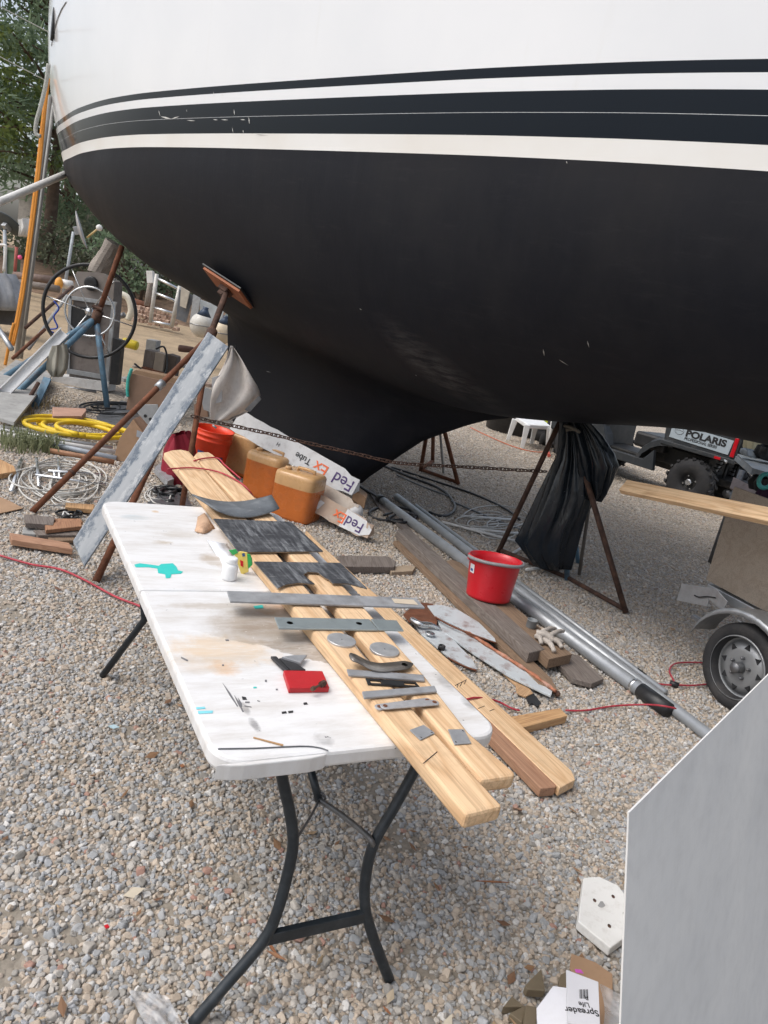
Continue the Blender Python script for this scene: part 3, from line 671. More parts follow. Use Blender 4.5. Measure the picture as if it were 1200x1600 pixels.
# ================================================================== FOLDING TABLE
ZT = .74
FL, NL, NR, FR = G(157, 781, ZT), G(332, 1181, ZT), G(775, 1137, ZT), G(430, 799, ZT)
AX = ((NL - FL).normalized() + (NR - FR).normalized()).normalized()      # towards the camera end
BX = Vector((-AX.y, AX.x, 0)); 
if BX.dot(NR - NL) < 0: BX = -BX
TF = Matrix(((AX.x, BX.x, 0, FL.x), (AX.y, BX.y, 0, FL.y), (AX.z, BX.z, 1, ZT), (0, 0, 0, 1)))   # x along length from far end, y across
TL = 1.80; TW = .765
TI = TF.inverted()
table = T('folding_table', 'stained white plastic folding table with black legs on the gravel', 'table', (TF @ Vector((TL / 2, TW / 2, -ZT))))
def table_mat():
    k = NB('stained_white_table'); O_ = k.tc.outputs['Object']
    c = k.ramp(k.noise(2.2, 5), [(.3, (.70, .705, .71)), (.7, (.76, .76, .76))])
    STREAK = k.ramp(k.noise(1, 9, k.mapping((34, 6, 1), rot=(0, 0, .12)), .78, .4), [(.36, .35), (.50, .85), (.60, 1.0)])
    def blotch(cx_, cy_, rx, ry, colr, amt, sc=7, edge=.45, soft=.25):
        nonlocal c
        mp = k.n.new('ShaderNodeMapping'); mp.vector_type = 'TEXTURE'; mp.inputs['Location'].default_value = (cx_, cy_, 0); mp.inputs['Scale'].default_value = (rx, ry, .3)
        k.L(O_, mp.inputs[0]); ln = k.n.new('ShaderNodeVectorMath'); ln.operation = 'LENGTH'; k.L(mp.outputs[0], ln.inputs[0])
        d = k.math('ADD', ln.outputs['Value'], k.math('MULTIPLY', k.math('SUBTRACT', k.noise(sc, 7, rough=.7), .5), 1.7))
        f = k.ramp(d, [(edge * .6, amt), (edge + soft, 0.0)]); f = k.math('MULTIPLY', f, STREAK); c = k.mix(f, c, colr)
    # brown smears across the middle, rust and grease marks
    mv = k.mapping((14, 3, 1)); st = k.noise(1.2, 8, mv, .7)
    blotch(1.14, .40, .13, .30, (.40, .33, .26), .95, 6, .9, .25)
    blotch(1.02, .22, .03, .22, (.48, .43, .37), .8, 8, .9, .4)
    blotch(1.17, .42, .07, .22, (.26, .20, .15), .8, 9, .7, .5)
    blotch(1.03, .40, .08, .12, (.42, .24, .12), .75, 9, .6, .5)
    blotch(1.30, .16, .12, .18, (.66, .50, .33), .8, 12, .8, .3)
    blotch(1.40, .13, .05, .05, (.66, .38, .16), .8, 12, .65, .4)
    blotch(.11, .20, .02, .02, (.60, .38, .18), .8, 14, .7, .4)
    blotch(.47, .16, .025, .045, (.42, .33, .22), .85, 14, .7, .4)
    blotch(.37, .24, .05, .12, (.50, .45, .38), .5, 14, .7, .5)
    blotch(.64, .31, .08, .06, (.40, .31, .22), .8, 12, .75, .4)
    blotch(.20, .10, .035, .07, (.48, .55, .58), .8, 8, .75, .4)
    blotch(1.38, .07, .05, .09, (.60, .48, .36), .6, 9, .7, .4)
    blotch(1.67, .125, .035, .012, (.16, .16, .17), .9, 16, .75, .4)
    blotch(1.60, .125, .03, .010, (.14, .14, .15), .85, 20, .75, .4)
    blotch(1.75, .27, .03, .03, (.30, .30, .31), .7, 16, .7, .4)
    blotch(1.53, .75, .06, .03, (.28, .28, .29), .7, 16, .7, .5)
    blotch(1.65, .75, .04, .02, (.25, .25, .25), .7, 16, .7, .5)
    mp = k.n.new('ShaderNodeMapping'); mp.vector_type = 'TEXTURE'; a_, b_ = TI @ G(292, 982, ZT), TI @ G(505, 1036, ZT)
    mp.inputs['Location'].default_value = (a_.x, a_.y, 0); mp.inputs['Rotation'].default_value = (0, 0, math.atan2(b_.y - a_.y, b_.x - a_.x)); k.L(O_, mp.inputs[0]); sx = k.n.new('ShaderNodeSeparateXYZ'); k.L(mp.outputs[0], sx.inputs[0])
    wob = k.math('MULTIPLY', k.math('SUBTRACT', k.noise(9, 7, rough=.7), .5), .10); yy = k.math('ADD', sx.outputs['Y'], wob)
    q1 = k.ramp(yy, [(.0, 0.0), (.006, 1.0), (.10, .85), (.30, 0.0)]); q2 = k.ramp(k.math('ADD', sx.outputs['X'], wob), [(.0, 0.0), (.14, .6), (.26, 1.0), (.50, 1.0), (.58, .12)])
    fine_ = k.ramp(k.noise(1, 9, k.mapping((60, 12, 1), rot=(0, 0, .25)), .8), [(.32, .45), (.6, 1.0)])
    c = k.mix(k.math('MULTIPLY', k.math('MULTIPLY', q1, q2), fine_), c, (.29, .235, .18))
    c = k.mix(k.math('MULTIPLY', k.ramp(k.noise(70, 2), [(.70, 0.0), (.72, 1.0)]), q1), c, (.72, .70, .66))
    dirty = k.ramp(st, [(.43, 0.0), (.66, .5)]); c = k.mix(dirty, c, (.46, .42, .37))
    sp = k.noise(34, 3, rough=.6); c = k.mix(k.ramp(sp, [(.715, 0.0), (.735, .85)]), c, (.07, .07, .075))
    ss = k.noise(1, 5, k.mapping((30, 4, 1), rot=(0, 0, .3)), .7); c = k.mix(k.ramp(ss, [(.66, 0.0), (.72, .35)]), c, (.33, .32, .31))
    k.col(c); k.rough(k.ramp(st, [(.3, .38), (.8, .6)])); k.bump(k.noise(220, 3), .12, .0008); return k.m
TBM = table_mat()
def rrect(x0, x1, y0, y1, r, corners=(1, 1, 1, 1), n=7):
    out = []
    for (cx_, cy_, a0, on) in ((x1 - r, y1 - r, 0, corners[0]), (x0 + r, y1 - r, 90, corners[1]), (x0 + r, y0 + r, 180, corners[2]), (x1 - r, y0 + r, 270, corners[3])):
        if not on: out.append((cx_ + (r if a0 in (0, 270) else -r), cy_ + (r if a0 in (0, 90) else -r))); continue
        for i in range(n + 1):
            a = math.radians(a0 + 90 * i / n); out.append((cx_ + r * math.cos(a), cy_ + r * math.sin(a)))
    return out
for (x0, x1, cn) in ((0, TL / 2 - .0015, (0, 1, 1, 0)), (TL / 2 + .0015, TL, (1, 0, 0, 1))):
    m = MB()
    poly = rrect(x0, x1, 0, TW, .072, cn, 9)
    if x0 > 0:   # moulded handle notch in the near edge, where the lip steps in
        pp = []
        for p in poly: pp.append(p)
        poly = pp
    m.prism(poly, -.042, 0)
    m.build('table_half', TBM, table, F=TF, bevel=.009)
m = MB(); m.prism(rrect(.03, TL - .03, .03, TW - .03, .05), -.055, -.043); m.build('under_frame', LEGBLK, table, F=TF)
m = MB(); m.prism([(TL - .002, .0), (TL + .006, .03), (TL + .010, .06), (TL + .010, .215), (TL + .004, .25), (TL - .002, .262)], -.043, -.004); m.build('edge_lip', TBM, table, F=TF, bevel=.004)
# near leg frame: two bent tubes, crossbar, y-brace
f1, f2 = G(608, 1530, .012), G(300, 1600, .012)
inn = -AX
top1 = TF @ Vector((TL - .10, .62, -.045))
pn = (f1 - f2).cross((top1 - f1)).normalized()
def LP(u, v): return HP(u, v, f1, pn)
m = MB(); pts = [LP(437, 1160), LP(440, 1210), LP(452, 1265), LP(458, 1318), LP(447, 1375), LP(432, 1428), LP(410, 1472), LP(352, 1540), f2]
m.tube(smooth_path(pts, 4), .0145, 12); m.build('leg', LEGBLK, table, smooth=True)
m = MB(); pts = [LP(672, 1150), LP(648, 1203), LP(618, 1258), LP(585, 1316), LP(572, 1366), LP(570, 1412), LP(580, 1455), LP(595, 1497), f1]
m.tube(smooth_path(pts, 4), .0145, 12); m.build('leg', LEGBLK, table, smooth=True)
a, b = LP(412, 1467), LP(573, 1430); F = frame(lerp(a, b, .5), b - a, (0, 0, 1)); m = MB(); m.box((0, 0, 0), ((b - a).length, .018, .034)); m.build('crossbar', LEGBLK, table, F=F, bevel=.002)
bp = HP(490, 1245, TF @ Vector((TL - .34, .3, -.3)), AX); tp = HP(482, 1190, TF @ Vector((TL - .42, .3, -.1)), AX)
rod('brace_tube', tp, HP(499, 1252, TF @ Vector((TL - .34, .3, -.3)), AX), .012, LEGBLK, table)
m = MB(); e = HP(499, 1250, TF @ Vector((TL - .34, .3, -.3)), AX)
m.tube(smooth_path([e, lerp(e, LP(463, 1310), .5) + Vector((0, 0, -.01)), LP(462, 1312)], 5), .004, 6); m.tube(smooth_path([e, lerp(e, LP(583, 1322), .45) + Vector((0, 0, .012)), LP(576, 1308), LP(583, 1324)], 5), .008, 6)
m.tube([e + Vector((.016 * math.cos(q), .01, .016 * math.sin(q))) for q in np.linspace(0, 6.0, 14)], .004, 6)
m.build('wire_brace', DSTEEL, table, smooth=True)
# far leg frame
ft = G(160, 1056, .012); m = MB(); pa = TF @ Vector((.32, .10, -.045)); pts = [pa, lerp(pa, ft, .35) + Vector((.02, 0, .01)), HP(222, 975, ft + (pa - ft) * .4, AX), ft]
m.tube([pa, HP(226, 968, lerp(ft, pa, .5), AX), ft], .0145, 10); m.build('leg', LEGBLK, table, smooth=True)
ft2 = ft + BX * .53; pb = TF @ Vector((.32, .66, -.045)); m = MB(); m.tube([pb, lerp(pb, ft2, .5) - BX * .05, ft2], .0145, 10); m.build('leg', LEGBLK, table, smooth=True)
# teal paint splash and blue marks, dried on the top
def on_table(name, px, mat, parent=table, th=.0008, z=.0006, **k):
    return slab(name, px, ZT + z + th, th, mat, parent, bevel=0, **k)
on_table('paint_splash', [(210, 882), (218, 880), (235, 882), (248, 884), (252, 881), (270, 880), (276, 886), (278, 891), (286, 893), (283, 896), (268, 897), (266, 903), (259, 903), (258, 897), (247, 895), (246, 888), (232, 886), (212, 886)], TEAL)
on_table('blue_mark', [(306, 1105), (320, 1104), (321, 1107), (307, 1108)], LTBLUE)
on_table('blue_mark', [(309, 1111), (333, 1110), (332, 1114), (310, 1115)], LTBLUE)
on_table('teal_speck', [(396, 947), (410, 945), (412, 950), (399, 951)], TEAL)
GRS = plain('grease', (.16, .16, .17), .6)
for q in ([(348, 1067), (360, 1083), (372, 1103), (371, 1104), (358, 1085)], [(366, 1086), (374, 1097), (381, 1112), (379, 1112), (371, 1098)], [(372, 1090), (378, 1099), (378, 1104), (374, 1100)], [(383, 1096), (390, 1096), (390, 1098), (383, 1098)], [(382, 1102), (393, 1104), (393, 1105), (382, 1103)], [(402, 1094), (406, 1095), (406, 1096), (402, 1095)], [(283, 1026), (294, 1031), (293, 1033), (283, 1028)], [(347, 1038), (350, 1038), (350, 1040), (347, 1040)], [(352, 999), (357, 999), (358, 1001), (353, 1001)], [(414, 1062), (417, 1062), (417, 1065), (414, 1065)], [(431, 1076), (434, 1076), (434, 1078), (431, 1078)]): on_table('grease_mark', q, GRS)
on_table('teal_speck', [(396, 1073), (401, 1073), (401, 1075), (396, 1075)], TEAL)
on_table('grease_mark', [(378, 1088), (384, 1089), (386, 1093), (379, 1093)], BLKPL)
on_table('grease_mark', [(440, 1112), (447, 1111), (448, 1114), (441, 1115)], BLKPL)
on_table('grease_mark', [(450, 1111), (458, 1110), (458, 1113), (451, 1114)], BLKPL)
on_table('grease_mark', [(474, 1098), (479, 1097), (481, 1100), (475, 1101)], BLKPL)
ow = slab('twig', [(396, 1151), (443, 1163), (442, 1165), (396, 1152.4)], ZT + .003, .002, plain('twig_brown', (.42, .25, .12), .8), bevel=0, label='thin brown sliver of wood near the front edge of the table', cat='wood sliver')
m = MB(); m.tube(smooth_path([G(341, 1170, ZT + .002), G(400, 1169, ZT + .002), G(470, 1166, ZT + .002), G(497, 1168, ZT + .002), G(513, 1173, ZT + .002)], 4), .0016, 6); m.build('wire', DSTEEL, label='thin dark wire lying along the front edge of the table', cat='wire')
# ------------------------------------------------------------------ the two long pine planks
ZP = ZT + .002 + .038
def plank(name, px, z, th, mat, label, cat='plank', bull=.012, parent=None, group=None, ext=0):
    pts = [G(u, v, z) for u, v in px]; F = frame(pts[0], pts[1] - pts[0], (0, 0, 1)); I = F.inverted(); m = MB(); m.prism([(I @ p)[:2] for p in pts], -th, 0)
    return m.build(name, mat, parent, F=F, bevel=bull, label=label, cat=cat, group=group)
plank('pine_plank', [(256, 707), (729, 1273), (786, 1259), (583, 1040), (296, 705), (282, 702), (268, 703)], ZP, .038, W_PINE, 'left of the two long pine planks on the table with clipped far end', bull=.008)
plank('pine_plank', [(303, 712), (395, 809), (452, 868), (522, 946), (557, 990), (660, 1107), (752, 1219), (803, 1212), (806, 1207), (733, 1144), (663, 1054), (565, 944), (424, 803), (333, 710), (326, 706), (308, 706)], ZP, .036, W_PINE, 'right of the two long pine planks on the table with rounded near end', bull=.012)
PLM = ZP
# pencil mark
m = MB(); a, b, c = G(670, 1190, ZP + .0015), G(661, 1193, ZP + .0015), G(672, 1203, ZP + .0015); d = G(684, 1175, ZP + .0015)
m.tube([G(683, 1174.5, ZP + .001), b, G(669, 1186, ZP + .001)], .0009, 5); m.build('pencil_mark', PRINTK, label='small pencilled angle mark on the left long plank', cat='pencil mark')
# ------------------------------------------------------------------ rubber sheets, bars, plates
k = NB('scuffed_black_rubber'); c_ = k.ramp(k.noise(5, 6), [(.3, (.022, .024, .03)), (.7, (.045, .048, .055))])
s1_ = k.noise(1, 9, k.mapping((6, 60, 1), rot=(0, 0, .15)), .75); s2_ = k.noise(1, 9, k.mapping((90, 14, 1), rot=(0, 0, .9)), .75); pt_ = k.noise(7, 4)
c_ = k.mix(k.math('MULTIPLY', k.ramp(s1_, [(.44, 0.0), (.62, .85)]), k.ramp(pt_, [(.38, .1), (.58, 1.0)])), c_, (.27, .285, .30)); c_ = k.mix(k.ramp(s2_, [(.56, 0.0), (.66, .6)]), c_, (.32, .33, .33))
k.col(c_); k.rough(.55); k.bump(s1_, .3, .002); SHEETM = k.m
SHEET2 = plain('scuffed_grey_rubber', (.13, .145, .16), .55, var=.25, scale=10, dirt=(.30, .31, .32), dirt_amt=.3, dscale=30)
def sheet(name, px, z, th, mat, label, cat, tilt=0, **k):
    o = slab(name, px, z, th if mat is not SHEETM else .003, mat, label=label, cat=cat, **k)
    if mat is SHEETM: slab('plywood_core', px, z - .0032, th - .003, plain('pale_core', (.42, .34, .25), .8, dirt=(.25, .2, .15)), o)
    return o
# curved grey sheet at the far end
m = MB(); rows = []
for i in range(13):
    t = i / 12; lift = .055 * math.cos(t * math.pi * .5) ** 2 * 1.0 + .012 * math.sin(t * 9) + .035 * (t > .8) * (t - .8) * 5
    lift = .012 + .022 * (2 * t - 1) ** 2
    a = G(lerp(299, 424, t), lerp(775, 776, t) + 4 * math.sin(t * 3.14), ZP + .03); b = G(lerp(337, 436, t), lerp(801, 798, t) + 5 * math.sin(t * 3.14), ZP + .02)
    a.z = ZP + lift; b.z = ZP + lift - .006; rows.append([a, b])
m.grid(rows); m.build('rubber_sheet', SHEET2, smooth=True, solid=.006, label='curled grey rubber sheet across the far end of the planks', cat='rubber sheet')
sheet('rubber_board', [(333, 810), (372, 862), (505, 861), (455, 815)], ZP + .012, .009, SHEETM, 'largest black scuffed board lying across the two planks', 'board')
sheet('cut_board', [(397, 877), (434, 919), (447, 913), (466, 910), (492, 912), (484, 906), (474, 897), (482, 893), (497, 894), (508, 902), (514, 905), (520, 911), (544, 911), (574, 919), (532, 879)], ZP + .012, .009, SHEETM, 'black board with a jagged notch cut from its front edge', 'board')
sheet('steel_bar', [(355, 923), (360, 939), (664, 949), (650, 934)], ZP + .012, .007, MSTEEL, 'longest grey steel bar lying across the planks with a pale paper label', 'metal bar')
lb = slab('paper_label', [(612, 935), (617, 942), (654, 945), (646, 937)], ZP + .0135, .0008, plain('label_paper', (.55, .47, .36), .8), bpy.data.objects['steel_bar'], bevel=0)
FB = plain('zinc_flat_bar', (.33, .38, .39), .4, .5, var=.12, dirt=(.24, .25, .24), dirt_amt=.25)
fb = slab('drilled_flat_bar', [(429, 964), (436, 981), (591, 984), (577, 967)], ZP + .008, .006, FB, label='light grey flat bar with two drilled holes across the planks', cat='metal bar')
for (u, v) in ((453, 973), (561, 974)):
    m = MB(); c = G(u, v, ZP + .0085); m.lathe([(.0, .0), (.0095, .0)], 14, Matrix.Translation(c)); m.f = [f for f in m.f]; m.build('bolt_hole', plain('hole_shadow_dirt', (.10, .075, .055), .9), fb)
slab('flat_bar_offcut', [(579, 967), (592, 984), (631, 985), (620, 969)], ZP + .007, .005, FB, label='short light grey flat bar butted to the drilled bar', cat='metal bar')
for (u, v, r, lab) in ((534, 999, .026, 'left round aluminium disc on the left long plank'), (601, 1014, .0265, 'right round aluminium disc on the right long plank')):
    m = MB(); c = G(u, v, ZP + .006); r = (G(u + 21, v, ZP) - G(u - 21, v, ZP)).length / 2
    m.lathe([(0, -.006), (r, -.006), (r, -.001), (r - .001, 0), (0, 0)], 32, Matrix.Translation(c)); d_ = m.build('metal_disc', ALU, label=lab, cat='metal disc')
    m = MB(); m.lathe([(0, 0), (.0022, 0), (.0022, .0006), (0, .0006)], 10, Matrix.Translation(c)); m.build('centre_hole', DSTEEL, d_)
# curved bracket
m = MB(); rows = []
cl = [(546, 1027), (556, 1030), (566, 1035), (578, 1041), (594, 1044), (612, 1043), (630, 1041), (645, 1039)]
up = [.030, .026, .018, .012, .010, .010, .010, .010]
for i, (u, v) in enumerate(smooth_path([Vector((u, v, 0)) for u, v in cl], 4) and [(q.x, q.y) for q in smooth_path([Vector((u, v, 0)) for u, v in cl], 4)]):
    t = i / 28; z = ZP + float(np.interp(t * 7, range(8), up)); w = 8.5 * math.sin(max(.06, min(1, (1 - t) * 7, t * 9 + .3)) * math.pi / 2)
    rows.append([G(u - w * .3, v - w * .75, z), G(u + w * .3, v + w * .75, z)])
m.grid(rows); brk = m.build('curved_bracket', plain('tarnished_metal', (.22, .20, .18), .4, .6, var=.35, dirt=(.42, .42, .4), dirt_amt=.3), smooth=True, solid=.004, label='bent tarnished metal bracket curving across the two planks', cat='bracket')
m = MB(); m.lathe([(0, 0), (.009, 0), (.009, .0015), (0, .0015)], 14, Matrix.Translation(G(632, 1039, ZP + .0125))); m.build('washer', BRIGHT, brk)
slab('steel_strip', [(542, 1045), (545, 1054), (664, 1063), (662, 1054)], ZP + .008, .006, MSTEEL, label='grey steel strip just below the bent bracket', cat='metal strip')
# slotted dark strip made of rails and ends so its slots are real
sl = slab('slotted_strip', [(571, 1059), (575, 1069), (581, 1069), (577, 1060)], ZP + .005, .004, BLKPL, label='black strip with two long slots between two steel strips', cat='metal strip')
for q in ([(577, 1060), (577.5, 1062), (648, 1067), (646, 1065)], [(580, 1067), (581, 1069.5), (653, 1073), (651, 1071)], [(593, 1061), (598, 1069.5), (633, 1072), (630, 1064)], [(647, 1065), (653, 1073), (656, 1073), (650, 1066)]):
    slab('slotted_strip_rail', q, ZP + .005, .004, BLKPL, sl, bevel=0)
slab('steel_strip', [(566, 1080), (569, 1090), (683, 1080), (679, 1071)], ZP + .009, .006, MSTEEL, label='darker steel strip tilted up to the right below the slotted strip', cat='metal strip')
# shackle plates
def oblong(p0, p1, w, n=10):
    d = (p1 - p0).normalized(); s_ = Vector((-d.y, d.x, 0)); out = []
    for i in range(n + 1): a = -math.pi / 2 + math.pi * i / n; out.append(p1 + d * math.cos(a) * w + s_ * math.sin(a) * w)
    for i in range(n + 1): a = math.pi / 2 + math.pi * i / n; out.append(p0 + d * math.cos(a) * w + s_ * math.sin(a) * w)
    return out
SHP = plain('scuffed_aluminium', (.44, .44, .45), .45, .4, var=.15, dirt=(.24, .24, .24), dirt_amt=.3, dscale=20)
for (pa_, pb_, z, lab) in (((593, 1104), (668, 1094), ZP + .005, 'lower of two round ended link plates on the left plank'), ((602, 1103), (679, 1097), ZP + .010, 'upper of two round ended link plates with rusty bolt holes')):
    a, b = G(*pa_, z), G(*pb_, z); o_ = poly3('link_plate', oblong(a, b, .0125), (0, 0, -.004), SHP, label=lab, cat='metal plate')
    for c in (a, b):
        m = MB(); m.lathe([(0, .0003), (.006, .0003), (.006, .0013), (.003, .0013), (0, .0008)], 12, Matrix.Translation(c)); m.build('bolt_hole', RUST, o_)
for px, lab in (([(640, 1140), (657, 1156), (680, 1145), (662, 1132)], 'square steel plate on the left plank near its front end'), ([(700, 1139), (710, 1163), (737, 1161), (725, 1139)], 'square steel plate on the right plank near its front end')):
    o_ = slab('square_plate', px, ZP + .004, .003, MSTEEL, label=lab, cat='metal plate')
    P4 = [G(u, v, ZP + .0042) for u, v in px]; c = sum(P4, Vector()) / 4
    for q in (P4[1], P4[3]) if px[0][0] > 690 else (P4[1], P4[2]):
        m = MB(); m.lathe([(0, 0), (.0028, 0), (.0028, .0004), (0, .0004)], 10, Matrix.Translation(lerp(q, c, .28))); m.build('screw_hole', BRIGHT, o_)
# under-plank grey sheet seen in the gap
slab('grey_sheet', [(520, 935), (560, 985), (577, 985), (545, 935)], ZT + .004, .003, MSTEEL, label='grey metal sheet lying on the table in the gap between the planks', cat='metal sheet')
# ------------------------------------------------------------------ on the table top
STR = plain('black_strip_rubber', (.03, .03, .033), .5, var=.3, dirt=(.25, .25, .25), dirt_amt=.3)
for i, (px, z, lab) in enumerate((([(423, 1025), (446, 1047), (452, 1046), (432, 1025)], .012, 'left strip of the stacked black and pale strips behind the red block'), ([(436, 1028), (455, 1047), (478, 1046), (449, 1027)], .010, 'wide black offcut in the middle of the strip stack'), ([(440, 1026), (470, 1035), (480, 1023), (460, 1023)], .016, 'grey offcut lying on top of the strip stack'))):
    slab('rubber_offcut', px, ZT + z, .008, [STR, STR, MSTEEL][i], label=lab, cat='rubber offcut', group='offcuts behind the red block')
slab('red_block', [(443, 1047), (452, 1075), (515, 1074), (504, 1048)], ZT + .016, .015, plain('red_painted_block', (.46, .012, .018), .45, var=.1, dirt=(.25, .06, .05), dirt_amt=.25), bevel=.002, label='flat red block on the table with a rusty bolt on its corner', cat='block')
m = MB(); a, b = G(489, 1076, ZT + .022), G(505, 1068, ZT + .024); m.tube([a, b], .0035, 8); m.tube([lerp(a, b, .75), lerp(a, b, 1.15)], .0085, 6); m.tube([lerp(a, b, -.1), lerp(a, b, .15)], .0065, 6); m.build('bolt', RUSTD, label='short rusty bolt and nut resting on the red block', cat='bolt')
# bottle
m = MB(); c = G(357, 904, ZT + .001); px = (G(369, 900, ZT) - G(346, 900, ZT)).length / 2
bt = T('bottle', 'small white plastic bottle standing by the green packet', 'bottle', c)
m.lathe([(px * .95, 0), (px, .004), (px, .048), (px * .85, .055), (px * .72, .058)], 24, Matrix.Translation(c)); m.build('body', WHPL, bt, smooth=True, bevel=.001)
m = MB(); m.lathe([(px * .78, .058), (px * .80, .060), (px * .80, .074), (px * .70, .077), (0, .077)], 24, Matrix.Translation(c)); m.build('cap', WHPL, bt, smooth=True, bevel=.001)
# packet
GRN = plain('green_print', (.03, .36, .08), .4); YEL = plain('yellow_print', (.75, .58, .14), .4)
y0 = G(380, 897, ZT).y
pk = T('packet', 'crumpled yellow and green seed style packet beside the white bottle', 'packet', G(380, 897, ZT))
def dpoly(name, px, mat, parent, y, th=.01, n=Vector((0, 1, 0)), **k): return poly3(name, [D(u, v, y) for u, v in px], n * th, mat, parent, **k)
dpoly('packet_front', [(366, 866), (377, 898), (388, 894), (386, 864), (375, 862)], YEL, pk, y0, .008)
dpoly('green_tab', [(357, 860), (364, 868), (372, 864), (368, 858)], GRN, pk, y0 - .003, .004)
dpoly('green_side', [(386, 866), (388, 889), (394, 883), (393, 873), (390, 867)], GRN, pk, y0 - .001, .010)
dpoly('red_print', [(375, 875), (376, 884), (380, 886), (380, 877)], REDPL, pk, y0 - .0015, .001, bevel=0)
dpoly('blue_print', [(378, 865), (379, 870), (383, 869), (382, 864)], BLUEPR, pk, y0 - .0015, .001, bevel=0)
# folded white sheet
m = MB(); rows = []
for i in range(9):
    t = i / 8; rows.append([G(lerp(lerp(323, 356, s_), lerp(352, 366, s_), t), lerp(lerp(844, 850, s_), lerp(890, 872, s_), t), ZT + .002 + .022 * math.sin(s_ * 3.1) ** 2 * (1 - .4 * t) + .006 * math.sin(t * 7 + s_ * 4)) for s_ in np.linspace(0, 1, 7)])
m.grid(rows); m.build('paper_sheet', plain('white_paper', (.66, .68, .71), .8), smooth=True, solid=.001, label='creased white paper sheet behind the bottle', cat='paper')
# torn brown wad
m = MB(); rows = []
for i in range(8):
    t = i / 7; rows.append([G(lerp(304, 336, s_), lerp(829, 805, t) + 5 * math.sin(s_ * 4 + t * 2), ZT + .003 + .022 * math.sin(t * 3.1) * math.sin(s_ * 3.1) + .006 * mnoise.noise(Vector((s_ * 5, t * 5, 0)))) for s_ in np.linspace(0.15 * t, 1 - .5 * t, 9)])
m.grid(rows); m.build('torn_cardboard', plain('torn_brown_board', (.52, .34, .22), .85, dirt=(.25, .15, .1)), smooth=True, solid=.002, label='torn curl of brown cardboard near the far planks', cat='cardboard scrap')
# red cord looped over the far plank ends
hose('cord', [G(262, 733, ZP + .006), G(300, 731, ZP + .008), G(340, 737, ZP + .008), G(372, 752, ZP + .006), G(392, 770, ZP - .02), D(400, 790, 3.6)], .004, REDCORD, label='dark red cord crossing the far ends of both long planks', cat='cord')
hose('cord', [G(303, 720, ZP + .006), G(320, 716, ZP + .008), G(340, 716, ZP + .007), G(352, 727, ZP + .004), G(376, 748, ZP - .01)], .004, REDCORD, label='short loop of red cord over the right plank far end', cat='cord')
# ================================================================== BOARDS AND THINGS ON THE GRAVEL, RIGHT OF THE TABLE
ZB = .062
def beam(name, px, z, th, mat, label, **k): return plank(name, px, z, th, mat, label, bull=k.pop('bull', .003), **k)
beam('long_board', [(472, 830), (870, 1245), (899, 1216), (895, 1207), (500, 838), (487, 828)], ZB, .040, W_PINE2, 'pair of long yellowish boards on the gravel beyond the table, right board') if False else None
beam('long_board', [(538, 906), (875, 1231), (899, 1218), (893, 1204), (500, 850), (478, 828)], ZB, .040, W_PINE, 'right board of the pair on the gravel beside the table with pencil lines')
beam('long_board', [(690, 1072), (845, 1232), (868, 1230), (870, 1227), (716, 1064)], ZB - .004, .040, W_RED, 'reddish left board of the pair on the gravel ending by the table corner')
m = MB()
for (a, b) in (((711, 1071), (729, 1062)), ((714, 1074), (716, 1068)), ((747, 1107), (757, 1103)), ((765, 1111), (772, 1108)), ((719, 1072), (722, 1066)), ((725, 1069), (728, 1064))): m.tube([G(*a, ZB + .001), G(*b, ZB + .001)], .0016, 4)
m.build('pencil_mark', PRINTK, bpy.data.objects['long_board'], kind='stuff')
beam('short_board', [(803, 1140), (887, 1118), (875, 1106), (789, 1121)], .050, .042, W_PINE2, 'short square timber on the gravel sticking out from the pair of boards')
# weathered timbers
beam('grey_timber', [(615, 845), (842, 1068), (871, 1078), (862, 1060), (640, 850), (632, 843)], .045, .03, W_BROWN, 'lowest flat weathered grey board left of the red bucket')
beam('grey_timber', [(620, 828), (827, 1020), (852, 1014), (640, 826)], .11, .065, W_GREY, 'thick weathered grey beam running past the red bucket', bull=.005)
beam('brown_timber', [(694, 878), (858, 1030), (894, 1022), (722, 880), (706, 874)], .105, .060, W_BROWN, 'brown timber under the red bucket with a glove on it')
beam('dark_timber', [(870, 1034), (895, 1060), (925, 1068), (944, 1060), (905, 1024), (885, 1020)], .045, .030, W_GREY, 'rounded dark wood end on the gravel below the glove')
beam('grey_offcut', [(528, 868), (532, 885), (616, 886), (619, 877), (606, 869)], .06, .045, W_GREY, 'short pale grey timber offcut behind the leaning boards')
beam('tan_offcut', [(606, 886), (612, 894), (645, 892), (650, 885), (635, 883)], .035, .03, plain('tan_stone', (.36, .28, .20), .9), 'rough tan slab fragment beside the pale grey offcut', cat='slab')
# pipes
PIPE = plain('grey_mast_alloy', (.37, .39, .41), .42, .35, var=.12, dirt=(.22, .22, .21), dirt_amt=.25, scale=5, dscale=12)
def pipe(px0, px1, r, z, lab, mat=PIPE, grp='alloy tubes on the gravel'):
    a, b = G(*px0, z), G(*px1, z); t = T('alloy_tube', lab, 'pipe', a, grp); rod('tube', a, b, r, mat, t, 20); return t, a, b
t1, a, b = pipe((598, 783), (1040, 1107), .041, .045, 'thickest alloy tube with black tape at its near end')
d = (b - a).normalized(); rod('end_cap', a - d * .07, a + d * .004, .044, BLKPL, t1, 20)
rod('tape_band', lerp(a, b, .948), lerp(a, b, 1.0) + d * .02, .043, BLKPL, t1, 20)
rod('collar', lerp(a, b, .932), lerp(a, b, .938), .0425, BRIGHT, t1, 20)
t2, a, b = pipe((620, 776), (1125, 1163), .033, .036, 'middle alloy tube reaching furthest toward the grey panel')
t3, a, b = pipe((650, 790), (1040, 1082), .018, .02, 'thinnest alloy tube along the outer side')
